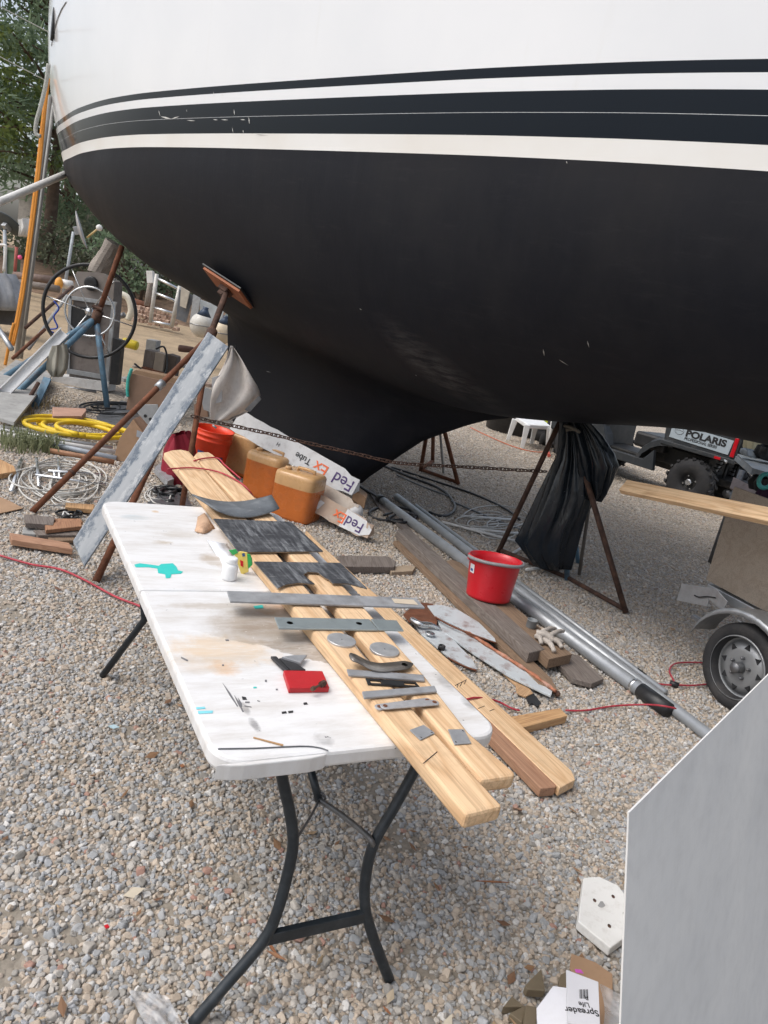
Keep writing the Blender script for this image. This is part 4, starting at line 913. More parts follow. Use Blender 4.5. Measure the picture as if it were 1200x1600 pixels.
rod('slot', lerp(a, b, .93) + Vector((0, 0, .014)), lerp(a, b, .95) + Vector((0, 0, .014)), .008, BLKPL, t3, 8)
# red bucket
c = G(762, 934, .106); c.z = .108; R0 = .132
bk = T('red_bucket', 'empty bright red bucket with a grey handle on the brown timber', 'bucket', c)
Mb = Matrix.Translation(c) @ Matrix.Rotation(-.12, 4, 'Y')
yd = c.y
topc = D(775, 871, yd + .02)
axis = (topc - c); F = frame(c, BX if False else Vector((1, 0, 0)).cross(axis).cross(axis) * -1, axis)
F = frame(c, Vector((1, .1, 0)) - axis.normalized() * Vector((1, .1, 0)).dot(axis.normalized()), axis); hgt = axis.length
rt_ = (D(816, 880, yd) - D(733, 860, yd)).length / 2; rb_ = (D(797, 935, yd) - D(727, 925, yd)).length / 2 * .98
m = MB(); nseg = 40
prof = [(rb_ * .93, 0), (rb_, .006), (rb_ * 1.01, .02), (lerp(rb_, rt_, .9) * .965, hgt - .03), (rt_ * .975, hgt - .022), (rt_ * 1.0, hgt - .02), (rt_ * 1.0, hgt - .004), (rt_ * .985, hgt), (rt_ * .955, hgt - .002), (lerp(rb_, rt_, .85) * .93, hgt - .04), (rb_ * .95, .012), (0, .010)]
m.lathe(prof, nseg, F, 1, .92); m.build('body', REDPL, bk, smooth=True)
m = MB(); hp = [F @ Vector((rt_ * 1.045 * math.cos(a), rt_ * .97 * math.sin(a), hgt - .006 - .006 * abs(math.cos(a)))) for a in np.linspace(math.radians(-172), math.radians(10), 26)]
m.tube(hp, .011, 8); m.build('handle', plain('grey_handle', (.22, .225, .235), .5), bk, smooth=True)
for sgn in (-1, 1):
    m = MB(); m.box((sgn * rt_ * .99, 0, hgt - .02), (.012, .05, .035), F); m.build('handle_ear', REDPL, bk, bevel=.003)
# sticker follows the curved wall
m = MB(); rows = []
for z_ in (.60, .70, .81):
    rr_ = lerp(rb_ * 1.01, rt_ * .97, z_) + .0015
    rows.append([F @ Vector((rr_ * math.cos(a), rr_ * .92 * math.sin(a), z_ * hgt)) for a in np.radians(np.linspace(-167, -150, 5))])
m.grid(rows); stk = m.build('sticker', plain('white_sticker', (.6, .6, .62), .5), bk, smooth=True)
m = MB(); rows = []
for z_ in (.64, .70):
    rr_ = lerp(rb_ * 1.01, rt_ * .97, z_) + .0025
    rows.append([F @ Vector((rr_ * math.cos(a), rr_ * .92 * math.sin(a), z_ * hgt)) for a in np.radians(np.linspace(-164, -154, 4))])
m.grid(rows); m.build('sticker_print', BLUEPR, stk)
# cup and glove
c = G(829, 980, .106); m = MB(); r = .030
m.lathe([(r * .92, 0), (r, .003), (r * 1.02, .045), (r * 1.06, .046), (r * 1.06, .050), (r * .94, .050), (r * .9, .006), (0, .005)], 28, Matrix.Translation(c)); m.build('cup', plain('grey_cup', (.19, .205, .215), .5), smooth=True, label='small grey plastic cup on the brown timber near the bucket', cat='cup')
m = MB()
for i, (u0, v0, u1, v1, r0, r1) in enumerate(((838, 990, 862, 1000, .022, .026), (858, 994, 880, 986, .016, .011), (862, 1000, 878, 1012, .016, .012), (850, 1000, 866, 1018, .018, .012), (846, 988, 868, 982, .016, .010), (856, 1002, 880, 1004, .014, .010), (838, 994, 846, 1006, .016, .012))):
    a, b = G(u0, v0, .125), G(u1, v1, .118); m.tube(smooth_path([a, lerp(a, b, .5) + Vector((.004, .004, .012)), b], 4), [lerp(r0, r1, q / 8) * (1 + .12 * math.sin(q * 2.3 + i)) for q in range(9)], 10)
m.build('work_glove', plain('dirty_glove_cloth', (.42, .38, .34), .9, var=.25, scale=30, dirt=(.2, .17, .14), dirt_amt=.35), smooth=True, label='crumpled off white work glove on the end of the brown timber', cat='glove')
# rusty white metal pieces (bucket boat hardware on the gravel)
WHR = plain('chipped_white_enamel', (.50, .54, .56), .45, var=.08, dirt=(.17, .065, .038), dirt_amt=.7, dscale=9)
rp = slab('rusty_plate', [(640, 951), (630, 960), (640, 972), (682, 978), (686, 955), (676, 943), (655, 941)], .05, .006, RUST, label='rust brown plate behind the white leaf shaped panels', cat='metal plate')
lf = slab('white_leaf_panel', [(668, 946), (680, 962), (740, 990), (775, 1003), (773, 997), (748, 972), (715, 952), (690, 945)], .062, .008, WHR, label='upper leaf shaped white metal panel with rusty rim', cat='metal panel')
m = MB(); m.tube(smooth_path([G(680, 964, .06), G(705, 978, .06), (G(742, 993, .06)), G(776, 1005, .058)], 4), .005, 6); m.build('rusty_rim', RUST, lf, smooth=True)
bl = slab('pointed_metal_strip', [(682, 965), (690, 985), (740, 1020), (800, 1058), (861, 1087), (864, 1078), (800, 1033), (740, 995)], .040, .012, WHR, label='long pointed white blade of metal with a rusty flaking back', cat='metal blade')
m = MB(); m.tube(smooth_path([G(681, 963, .05), G(725, 985, .05), G(780, 1020, .05), G(830, 1052, .05), G(868, 1080, .05)], 6), [.010 + .003 * math.sin(i * 2.1) for i in range(25)], 8); m.build('rusty_spine', plain('flaking_rust', (.34, .13, .07), .9, var=.45, scale=30, dirt=(.55, .42, .36), dirt_amt=.35, bump=.8), bl, smooth=True)
m = MB(); m.sphere(G(871, 1084, .03), .016, 10); m.build('rusty_knob', RUSTD, bl, smooth=True)
wl = slab('white_shell_panel', [(640, 965), (660, 992), (700, 1025), (735, 1043), (746, 1045), (738, 1030), (712, 1003), (690, 985), (668, 968)], .035, .010, WHR, label='lower white metal panel carrying a chrome fitting and black knob', cat='metal panel')
m = MB(); m.tube(smooth_path([G(700, 1028, .034), G(725, 1041, .034), G(745, 1048, .034)], 4), .005, 6); m.build('rusty_rim', RUST, wl, smooth=True)
m = MB(); c = G(690, 1012, .045); m.lathe([(0, -.01), (.019, -.01), (.02, .012), (.014, .016), (.012, .008), (0, .008)], 18, Matrix.Translation(c)); m.build('black_knob', BLKPL, wl, smooth=True)
m = MB(); c = G(672, 990, .05); m.lathe([(.026, -.006), (.028, .004), (.022, .006), (.019, 0), (.016, .004), (0, .006)], 20, Matrix.Translation(c)); m.build('chrome_ring', BRIGHT, wl, smooth=True)
m = MB(); m.tube(smooth_path([G(643, 968, .06), G(655, 975, .066), G(672, 976, .062), G(688, 982, .05)], 4), [.016, .017, .018, .018, .018, .016, .016, .015, .014, .013, .011, .010, .008], 10); m.build('chrome_lever', BRIGHT, wl, smooth=True)
# paint brush
ba = T('paint_brush', 'old paint brush with wooden handle and dark bristles on the gravel', 'brush', G(815, 1078, 0))
slab('handle', [(790, 1046), (785, 1050), (806, 1070), (808, 1082), (822, 1088), (833, 1083), (829, 1077), (812, 1062)], .022, .012, wood('brush_handle_wood', (.52, .34, .19), (.42, .25, .13), (.2, .1, .05)), ba, bevel=.003)
slab('bristles', [(822, 1089), (834, 1083), (846, 1098), (841, 1103), (832, 1098), (828, 1100)], .018, .012, BLKPL, ba, bevel=.003)
# red cord on the right
hose('cord', [G(690, 1098, .07), G(727, 1093, ZB + .006), G(745, 1090, ZB + .006), G(775, 1095, .03), G(800, 1107, .02), G(812, 1110, .02)], .005, REDCORD, label='red cord crossing the ground boards near the table corner', cat='cord')
hose('cord', [G(884, 1110, .02), G(915, 1110, .02), G(960, 1103, .02), G(1010, 1101, .05), G(1035, 1103, .10), G(1056, 1107, .09)], .005, REDCORD, label='red cord running over the taped alloy tube', cat='cord')
hose('cord', [G(1112, 1037, .02), G(1085, 1035, .02), G(1055, 1037, .02), G(1046, 1048, .02), G(1052, 1062, .02), G(1056, 1072, .02)], .005, REDCORD, label='thin red cord looping out from behind the trailer wheel', cat='cord')
pc = T('cord', 'red cord with a black plug lying before the trailer wheel', 'cord', G(1055, 1070, 0))
hose('cable', [G(1020, 1067, .02), G(1040, 1070, .02), G(1055, 1070, .02), G(1080, 1071, .02), G(1105, 1069, .02)], .005, REDCORD, pc)
rod('plug', G(1047, 1067, .025), G(1060, 1071, .025), .016, BLKPL, pc)
# ================================================================== BOAT STANDS
def boat_stand(label, pad_uv, apex, feet, mats, pad=True, base=None, group='boat stands holding the hull', post_r=.024, leg_r=.021):
    t = T('boat_stand', label, 'boat stand', Vector((apex.x, apex.y, 0)), group)
    for i, f in enumerate(feet):
        rod('leg', apex + (f - apex).normalized() * .02, f, leg_r, mats[i % len(mats)], t, 12)
    if base:
        for a, b in base: rod('base_rail', feet[a] + Vector((0, 0, .02)), feet[b] + Vector((0, 0, .02)), leg_r * .85, mats[0], t, 8)
    if pad_uv:
        p, n_ = HULL(*pad_uv)
        rod('post', apex - (p - apex).normalized() * .12, p + n_ * .035, post_r, RUSTD, t, 14)
        rod('collar', apex - (p - apex).normalized() * .05, apex + (p - apex).normalized() * .05, post_r * 1.7, RUSTD, t, 14)
        if pad:
            al = (HULL(404, 474)[0] - HULL(321, 420)[0]).normalized(); n_ = (n_ - al * n_.dot(al)).normalized(); tilt = (n_ + Vector((0, 0, -.55))).normalized(); tilt = (tilt - al * tilt.dot(al)).normalized(); F = frame(p + n_ * .04, al, tilt)
            m = MB(); m.box((0, 0, 0), (.47, .22, .022)); m.build('pad_board', plain('orange_plywood', (.30, .10, .042), .7, var=.2, dirt=(.15, .07, .04), dirt_amt=.3), t, F=F, bevel=.003)
            m = MB(); m.box((-.01, 0, -.019), (.50, .25, .014)); m.build('rubber_pad', BLKPL, t, F=F, bevel=.003)
            m = MB(); m.box((0, 0, .03), (.10, .085, .04)); m.box((0, 0, .06), (.06, .06, .05)); m.build('swivel', RUSTD, t, F=F, bevel=.004)
    return t
p0, n0 = HULL(362, 446)
print('pad', p0, n0)
apA = D(329, 524, p0.y - .42)
fa, fb, fc = G(50, 800, .01), G(150, 908, .01), G(283, 800, .01)
print('apex', apA, fa, fb, fc)
stA = boat_stand('rusty three legged stand with an orange plywood pad against the dark hull', (362, 446), apA, [fa, fb, fc], [RUST])
rod('sleeve', lerp(apA, fa, .30), lerp(apA, fa, .335), .030, GALV, stA, 12)
rod('joint_ring', lerp(apA, fa, .80), lerp(apA, fa, .81), .026, RUSTD, stA, 12)
p1, n1 = HULL(193, 391)
print('pad2', p1, n1)
apB = D(150, 497, 8.5)
t = T('boat_stand', 'worn blue painted stand with a rusty post in front of the ship wheel', 'boat stand', Vector((apB.x, apB.y, 0)), 'boat stands holding the hull')
for f in (G(168, 640, .01), D(-30, 668, 7.4), G(-10, 600, .01) + Vector((0, 0, 0)), ): rod('leg', apB, f, .032, BLUEST, t, 12)
rod('post', D(150, 500, 8.5), D(191, 384, 8.5), .030, RUST, t, 12, .03)
rod('collar', D(148, 506, 8.5), D(154, 486, 8.5), .055, RUSTD, t, 12)
m = MB(); m.tube([D(145, 478, 8.46), D(160, 484, 8.46)], .02, 8); m.build('screw_handle', RUSTD, t)
# weathered post between stand and hull
m = MB(); rows = []
for i in range(10):
    s_ = i / 9; a = D(lerp(137, 168, s_), lerp(422, 372, s_), 8.9); b = D(lerp(167, 190, s_), lerp(428, 388, s_), 8.9); ring = []
    for k in range(14):
        q = 6.283 * k / 14; ring.append((a + b) / 2 + (b - a) / 2 * math.cos(q) * (1 + .12 * math.sin(q * 5 + i)) + Vector((0, .12 * math.sin(q), 0)))
    rows.append(ring)
m.grid(rows, closed=True); m.f.append(tuple(range(14))); m.mi.append(0); m.f.append(tuple(range(126, 140))); m.mi.append(0)
m.build('weathered_block', W_DRIFT, label='furrowed grey driftwood block wedged under the stern beside the rusty post', cat='wood block')
# stands to the right of the keel
apR = D(884, 640, 5.82)
fR = [G(779, 862, .01), G(978, 958, .01), G(886, 906, .01)]
stR = boat_stand('rusty tripod stand draped with a black rubbish bag under the hull', None, apR, fR, [RUSTD, RUSTD, BLUEST], base=[(0, 2), (2, 1)])
rod('post', D(884, 655, 5.82), D(885, 615, 5.82), .03, RUSTD, stR)
bb = T('prop_pole', 'thin grey brown pole standing behind the rubbish bag', 'pole', G(905, 898, 0)); rod('pole', G(905, 898, .01), D(925, 760, G(905, 898).y), .014, plain('greybrown_pole', (.16, .14, .12), .8, dirt=(.25, .2, .16)), bb)
bb = T('prop_pole', 'pale blue pole end crossing behind the rubbish bag', 'pole', G(903, 870, 0)); rod('pole', G(903, 880, .01), D(897, 810, G(903, 880).y), .018, BLUEST, bb)
# far stand
apF = D(678, 610, 8.55); fF = [G(657, 736, .01), G(716, 757, .01), G(676, 722, .01)]
boat_stand('rusty stand on the far side of the keel', None, apF, fF, [RUST], base=[(0, 1), (0, 2)], leg_r=.024)
rod('pole', D(686, 655, 8.4), G(693, 740, .0), .014, CONC, T('prop_pole', 'thin grey pole beside the far rusty stand', 'pole', G(693, 740, 0)))
# chain
cp = [(300, 650), (330, 658), (372, 667), (422, 678), (471, 690), (520, 701), (560, 710), (613, 722), (653, 726), (693, 728), (750, 731), (800, 734), (858, 737)]
def chy(u): return lerp(apA.y * .985 - .02, 5.92, (u - 300) / 558)
y_at = lambda u: 5.15 + (u - 300) / 558 * .72
path = smooth_path([D(u, v, y_at(u)) for u, v in cp], 12)
dl = [0]
for a, b in zip(path, path[1:]): dl.append(dl[-1] + (b - a).length)
ch = T('chain', 'rusty chain stretched between the boat stands across the keel', 'chain', path[0])
pitch = .031; lk = MB()
ov = []
for i in range(14):
    a = 6.283 * i / 14; ov.append((.0135 * math.cos(a) + (.0085 if math.cos(a) > 0 else -.0085), .0125 * math.sin(a), 0))
lk.tube(ov, .0042, 6, closed=True)
lme = lk.build('link', RUSTD, ch, F=Matrix.Translation(path[0]), smooth=True)
nl = int(dl[-1] / pitch); k_ = 0
for i in range(nl):
    s_ = (i + .5) * pitch
    while k_ < len(dl) - 2 and dl[k_ + 1] < s_: k_ += 1
    p = lerp(path[k_], path[k_ + 1], (s_ - dl[k_]) / (dl[k_ + 1] - dl[k_])); tg = path[k_ + 1] - path[k_]
    F = frame(p, tg, (0, -.6, .8)) @ Matrix.Rotation((0 if i % 2 else math.pi / 2) + .25 * math.sin(i * 1.7), 4, 'X')
    if i == 0: place(lme, F, ch)
    else:
        o = lme.copy(); C.objects.link(o); place(o, F, ch)
p = D(335, 667, 5.3); m = MB(); m.tube([p + Vector((-.015, 0, .01)), p + Vector((.015, 0, -.005))], .008, 8); m.build('shackle', MSTEEL, ch, smooth=True)
# ================================================================== GREY PAINTED PLANK
k = NB('grey_streaked_paint')
v_ = k.mapping((1.6, 14, 14)); f_ = k.noise(1.2, 8, v_, .7, .5); sy_ = k.n.new('ShaderNodeSeparateXYZ'); k.L(k.tc.outputs['Object'], sy_.inputs[0]); wy_ = k.ramp(k.math('ADD', k.math('MULTIPLY', k.math('ABSOLUTE', sy_.outputs['Y']), 5.0), k.math('MULTIPLY', k.math('SUBTRACT', k.noise(4, 8, k.mapping((1, 2.2, 2.2)), .75), .5), 1.1)), [(.06, .6), (.14, 1.0), (.24, .2), (.5, .25), (.62, .9), (.78, .7), (.9, .1)])
c_ = k.ramp(f_, [(.28, (.34, .37, .40)), (.46, (.46, .48, .50)), (.54, (.15, .18, .22)), (.58, (.36, .39, .42)), (.8, (.55, .57, .58))])
c2_ = k.mix(k.math('MULTIPLY', wy_, k.ramp(k.noise(1, 9, k.mapping((9, 26, 1)), .8), [(.40, 0.0), (.47, 1.0)])), k.ramp(f_, [(.3, (.46, .485, .50)), (.7, (.60, .615, .62))]), (.12, .155, .20)); k.col(c2_); k.rough(.6); k.bump(f_, .25, .003)
pa, pb, pc_, pd = D(325, 518, 4.75), D(114, 845, 3.72), D(132, 888, 3.70), D(359, 536, 4.72)
poly3('painted_plank', [pa, pb, pc_, pd], Vector((.1, 1, -.25)).normalized() * .035, k.m, bevel=.004, label='wide plank streaked with grey and white paint leaning on the rusty stand', cat='plank')
# ================================================================== JERRY CANS, BUCKET, TUBES
TAN = plain('tan_translucent_plastic', (.56, .34, .16), .3, var=.12, dirt=(.26, .15, .08), dirt_amt=.25)
FLU = plain('rusty_fluid_behind_plastic', (.48, .135, .03), .28, var=.2, scale=3, dirt=(.18, .06, .025), dirt_amt=.2)
def jerry(label, c, rot, w, d, h, fill):
    t = T('jerry_can', label, 'jerry can', c, 'plastic jerry cans by the keel'); Mx = Matrix.Translation(c) @ Matrix.Rotation(rot, 4, 'Z')
    def ring(z, sc, n=32, e=5.0):
        out = []
        for i in range(n):
            a = 2 * math.pi * i / n; cs_, sn = math.cos(a), math.sin(a)
            out.append(Mx @ Vector((w / 2 * sc * math.copysign(abs(cs_) ** (2 / e), cs_), d / 2 * sc * math.copysign(abs(sn) ** (2 / e), sn), z)))
        return out
    zf = h * fill
    m = MB(); m.grid([ring(.0, .90), ring(.012, .985), ring(.03, 1), ring(zf * .35, 1.0), ring(zf * .5, 1.005), ring(zf, 1.0)], closed=True); n = 32; m.f.append(tuple(range(n - 1, -1, -1))); m.mi.append(0)
    m.build('filled_lower_body', FLU, t, smooth=True)
    m = MB(); m.grid([ring(zf, 1.0), ring(h * .90, 1.0), ring(h * .955, .97), ring(h * .985, .88), ring(h, .74), ring(h, .4)], closed=True); b0 = len(m.v); m.f.append(tuple(range(b0 - n, b0))); m.mi.append(0)
    m.build('upper_body', TAN, t, smooth=True)
    m = MB(); m.tube([Mx @ Vector(q) for q in ((-w * .10, 0, h - .005), (-w * .10, 0, h + .022), (w * .08, 0, h + .026), (w * .3, 0, h + .022), (w * .3, 0, h - .01))], .013, 8); m.build('handle', TAN, t, smooth=True)
    m = MB(); m.lathe([(.026, 0), (.026, .022), (.022, .026), (0, .026)], 18, Mx @ Matrix.Translation((-w * .27, -d * .18, h - .004))); m.build('cap', TAN, t, smooth=True)
    m = MB(); m.lathe([(.012, 0), (.012, .012), (0, .014)], 12, Mx @ Matrix.Translation((-w * .34, d * .25, h - .004))); m.build('vent_cap', WHPVC, t, smooth=True)
cj = [G(380, 742, 0), G(414, 776, 0), G(459, 808, 0)]
jerry('nearest jerry can, tan top and rust coloured liquid, by the courier tubes', cj[2], math.radians(-18), .36, .29, .38, .70)
jerry('middle jerry can with its raised spout behind the nearest one', cj[1], math.radians(-24), .36, .29, .385, .80)
jerry('furthest and palest tan jerry can beside the orange bucket', cj[0], math.radians(-20), .33, .28, .385, .12)
# orange bucket
cr = D(332, 669, 6.55); R0 = (D(362, 669, 6.55) - D(302, 669, 6.55)).length / 2; h = cr.z - .02
ob = T('orange_bucket', 'bright orange bucket with blue print behind the chain', 'bucket', Vector((cr.x, cr.y, .02))); Mo = Matrix.Translation((cr.x, cr.y, .02)) @ Matrix.Rotation(.06, 4, 'Y')
m = MB(); m.lathe([(R0 * .84, 0), (R0 * .86, .01), (R0 * .95, h - .10), (R0 * 1.0, h - .095), (R0 * 1.0, h - .085), (R0 * .965, h - .08), (R0 * .97, h - .055), (R0 * 1.01, h - .05), (R0 * 1.01, h - .04), (R0 * .975, h - .035), (R0 * .99, h - .01), (R0 * 1.02, h), (R0 * .97, h), (R0 * .93, h - .05), (R0 * .83, .02), (0, .02)], 36, Mo); m.build('body', ORBUCK, ob, smooth=True)
for (a0, a1, z0, z1) in ((-118, -95, .42, .53), (-92, -76, .44, .52), (-52, -30, .22, .46)):
    m = MB(); m.grid([[Mo @ Vector((R0 * (.875 + .085 * zz) * 1.012 * math.cos(a), R0 * (.875 + .085 * zz) * 1.012 * math.sin(a), zz * h)) for a in np.radians(np.linspace(a0, a1, 5))] for zz in np.linspace(z0, z1, 3)]); m.build('print_patch', BLUEPR, ob)
# red cloth
m = MB(); drape(m, [(D(275, 676, 6.1), D(292, 677, 6.1)), (D(266, 686, 6.1), D(299, 690, 6.1)), (D(258, 700, 6.1), D(305, 708, 6.1)), (D(255, 730, 6.1), D(308, 735, 6.1)), (D(254, 760, 6.1), D(310, 765, 6.1))], .14, 5, .01, 3); m.build('red_bag', plain('dark_red_fabric', (.26, .012, .03), .8, var=.2), smooth=True, label='dark red fabric bag slumped between the painted plank and orange bucket', cat='bag')
# courier tubes
WT = plain('worn_white_card', (.62, .63, .64), .7, var=.07, dirt=(.28, .26, .24), dirt_amt=.22, dscale=16)
def tri_tube(label, a, b, w, mat, up, name='courier_tube'):
    t = T(name, label, 'tube box', lerp(a, b, .5), 'courier tube boxes by the keel')
    F = frame(a, b - a, up); L_ = (b - a).length; m = MB()
    n = 16; rows = []
    for i in range(n + 1):
        x = L_ * i / n; e = max(0, (i - n + 3) / 3); j = .10 * e; s_ = 1 - .35 * e * e; fl = 1 if i >= n - 1 else 0
        rows.append([(x + .01 * math.sin(i * 7), w / 2 * s_ + .012 * mnoise.noise(Vector((i * 1.3, 0, 5))) * (1 + 3 * e), .016 * mnoise.noise(Vector((i * .9, 3, 5))) * fl), (x, -w / 2 * s_ + .012 * mnoise.noise(Vector((i * 1.3, 8, 5))) * (1 + 3 * e), .02 * mnoise.noise(Vector((i, 9, 2))) * fl), (x, 0, -w * .82 * s_)])
    m.grid(rows, closed=True); m.f += [(0, 1, 2), (len(m.v) - 3, len(m.v) - 2, len(m.v) - 1)]; m.mi += [0, 0]
    m.build('card_body', mat, t, F=F); return t, F, L_
toC = Vector((.15, -1, .25))
a, b = D(368, 655, 6.40), D(556, 763, 5.95)
t, F, L_ = tri_tube('long white triangular courier tube leaning on the keel above the others', a, b, .19, WT, toC)
def up_text(body, cx_, size, col, parent, F, bold=0, dy=0):
    # upside down seen from the camera: reads from the low end back toward the high end
    Mx = F @ Matrix.Translation((cx_, dy, .0025)) @ Matrix.Rotation(math.pi, 4, 'Z')
    return text('lettering', body, Mx, size, col, parent, .0005, bold)
up_text('Fed', L_ * .98, .135, PURPLE, t, F, .0012, .038)
up_text('Ex', L_ * .775, .135, ORINK, t, F, .0012, .038)
up_text('Tube', L_ * .64, .075, PRINTK, t, F, .001, .02)
up_text('H', L_ * .385, .045, PRINTK, t, F, 0, .01)
a, b = D(455, 742, 6.15), D(556, 800, 5.80)
t, F, L_ = tri_tube('middle courier tube with a taped crumpled white end', a, b, .15, plain('tape_covered_card', (.50, .44, .38), .4, var=.2, scale=9, dirt=(.30, .21, .15), dirt_amt=.4), toC)
m = MB(); m.sphere((L_ * .96, 0, -.05), .06, 12, (1.0, 1.1, 1.0), F); m.build('torn_end', WT, t, smooth=True)
a, b = D(470, 772, 5.85), D(579, 832, 5.55)
t, F, L_ = tri_tube('lowest courier tube on the gravel with a white end flap', a, b, .15, plain('brown_courier_card', (.40, .30, .23), .7, var=.12, dirt=(.6, .55, .5), dirt_amt=.2), toC)
m = MB(); m.prism([(L_ * .62, -.075), (L_ * .62, .075), (L_ * .90, .062), (L_ * 1.0, .02), (L_ * 1.0, -.02), (L_ * .90, -.062)], .002, .004, F); m.build('white_panel', WT, t)
m = MB(); m.prism([(L_ * .22, -.03), (L_ * .27, .035), (L_ * .33, .03), (L_ * .29, -.04)], .002, .004, F); m.build('shipping_label', WT, t)
F5 = F @ Matrix.Translation((0, 0, .003))
up_text('Fed', L_ * .90, .115, PURPLE, t, F5, .0012, .03); up_text('Ex', L_ * .66, .115, ORINK, t, F5, .0012, .03)
plank('wood_chock', [(553, 764), (572, 778), (575, 772), (562, 762)], .12, .10, CARD, 'small tan block showing between the courier tubes and the keel tip', 'wood block', bull=.002)
# cloth hanging at the rudder
m = MB()
y = 6.0
edge_l = [(360, 540), (352, 565), (340, 590), (331, 612), (328, 640), (330, 658)]; edge_r = [(364, 541), (378, 562), (392, 588), (406, 617), (392, 640), (362, 656)]
L1 = smooth_path([Vector((u, v, 0)) for u, v in edge_l], 4); R1 = smooth_path([Vector((u, v, 0)) for u, v in edge_r], 4); rows = []
for i, (a_, b_) in enumerate(zip(L1, R1)):
    rows.append([D(lerp(a_.x, b_.x, q), lerp(a_.y, b_.y, q), y - .05 + .07 * math.sin(q * 9 + i * .35) * (.4 + q * .6) + .12 * q) for q in np.linspace(0, 1, 14)])
m.grid(rows); m.build('hanging_cloth', WHCLOTH, smooth=True, solid=.005, label='dirty off white cloth hanging beside the keel above the tubes', cat='cloth')
poly3('pale_board', [D(331, 590, 5.95), D(331, 632, 5.95), D(346, 628, 5.95), D(348, 585, 5.95)], (0, .02, 0), plain('pale_grey_board', (.45, .45, .46), .6), label='narrow pale grey board behind the painted plank', cat='board')
poly3('dark_board', [D(346, 592, 6.1), D(350, 606, 6.1), D(372, 578, 6.1), D(368, 540, 6.1), D(357, 545, 6.1)], (0, .02, 0), BLKPL, label='dark panel edge between the cloth and painted plank', cat='board')
poly3('dark_flap', [D(382, 640, 5.98), D(390, 644, 5.98), D(408, 624, 5.98), D(405, 618, 5.98)], (0, .02, 0), DSTEEL, label='small dark plate at the lower corner of the cloth', cat='metal plate')
poly3('cardboard_piece', [D(303, 632, 6.2), D(303, 650, 6.2), D(325, 652, 6.2), D(322, 622, 6.2)], (0, .03, 0), CARD2, label='brown board scrap above the orange bucket', cat='board')
poly3('white_scrap', [D(312, 612, 6.1), D(318, 640, 6.1), D(330, 645, 6.1), D(331, 612, 6.1), D(322, 606, 6.1)], (0, .03, 0), GREYCLOTH, label='pale grey rag tucked above the orange bucket', cat='rag')
# ================================================================== RUBBISH BAG
BAG = NB('black_bag_film'); BAG.col((.012, .017, .024)); BAG.rough(BAG.ramp(BAG.noise(14, 5), [(.3, .14), (.7, .28)])); BAG.bump(BAG.noise(1, 5, BAG.mapping((11, 11, 2.2)), .55, .6), .55, .035); BAG = BAG.m
t = T('rubbish_bag', 'black plastic rubbish bag tied to the rusty tripod stand', 'bag', D(880, 780, 5.8))
y = 5.72
m = MB(); drape(m, [(D(881, 652, y), D(900, 652, y)), (D(879, 690, y), D(906, 690, y)), (D(874, 715, y), D(911, 720, y)), (D(860, 745, y), D(916, 748, y)), (D(846, 775, y), D(922, 775, y)), (D(832, 808, y), D(916, 795, y)), (D(820, 832, y), D(906, 815, y)), (D(812, 846, y), D(897, 850, y)), (D(822, 862, y), D(890, 878, y)), (D(838, 884, y), D(885, 888, y)), (D(860, 890, y), D(878, 889, y))], [.04, .06, .08, .10, .12, .13, .13, .12, .11, .07, .03], 6, .030, 1.3, 90)
m.build('hanging_part', BAG, t, smooth=True)
m = MB(); y = 5.66; drape(m, [(D(893, 652, y), D(912, 656, y)), (D(900, 672, y), D(932, 678, y)), (D(903, 700, y), D(950, 706, y)), (D(906, 722, y), D(958, 726, y)), (D(910, 745, y), D(950, 750, y)), (D(918, 765, y), D(944, 768, y)), (D(926, 782, y), D(934, 783, y))], [.04, .08, .13, .15, .12, .08, .02], 5, .028, 2.2, 70)
m.build('bulging_side', BAG, t, smooth=True)
m = MB(); m.tube(smooth_path([D(882, 665, 5.6), D(893, 668, 5.55), D(905, 675, 5.55), D(897, 671, 5.6), D(884, 672, 5.62)], 4), .012, 8); m.build('knot', plain('frayed_tie', (.13, .12, .10), .8), t, smooth=True)
# ================================================================== TUFTED BITS ON THE GRAVEL MIDDLE
HB = plain('black_hose', (.02, .021, .023), .45, var=.3); HG = plain('grey_hose', (.16, .17, .175), .5, var=.2); CW = plain('white_cable', (.52, .51, .48), .6, var=.1)
hose('hose', [G(562, 760, .03), G(575, 768, .03), G(600, 782, .04)], .013, HB, label='black hose running from the keel tip to the tube cap', cat='hose')
hose('hose', [G(600, 728, .02), G(640, 745, .02), G(690, 765, .02), G(710, 788, .02), G(705, 802, .02), G(688, 806, .02), G(670, 800, .02)], .014, HB, label='black hose curling back beside the alloy tubes', cat='hose')
hose('hose', [G(612, 730, .02), G(680, 752, .02), G(740, 772, .02), G(790, 795, .02), G(812, 812, .02)], .012, HB, label='long black hose sweeping toward the tripod stand', cat='hose')
hose('hose', [G(705, 783, .02), G(740, 798, .02), G(780, 815, .02), G(815, 828, .02)], .010, HG, label='grey hose beneath the tangle of white cable', cat='hose')
hose('hose', [G(620, 742, .02), G(660, 760, .02), G(700, 775, .02)], .009, HG, label='thin grey hose between two black hoses', cat='hose')
def coil(m, u, v, ru, rv, n, r, z=.015, seed=0, jit=.12):
    rs = random.Random(seed)
    for i in range(n):
        k1 = 1 + rs.uniform(-jit, jit) * 2; k2 = 1 + rs.uniform(-jit, jit) * 2; du = rs.uniform(-1, 1) * ru * jit * 2; dv = rs.uniform(-1, 1) * rv * jit * 2; ph = rs.uniform(0, 6)
        pts = [G(u + du + ru * k1 * math.cos(a + ph), v + dv + rv * k2 * math.sin(a + ph), z + r * (i + .5) * .6 + .008 * math.sin(a * 3 + i)) for a in np.linspace(0, 6.283 * rs.uniform(.8, 1.05), 30)]
        m.tube(pts, r, 6)
    return m
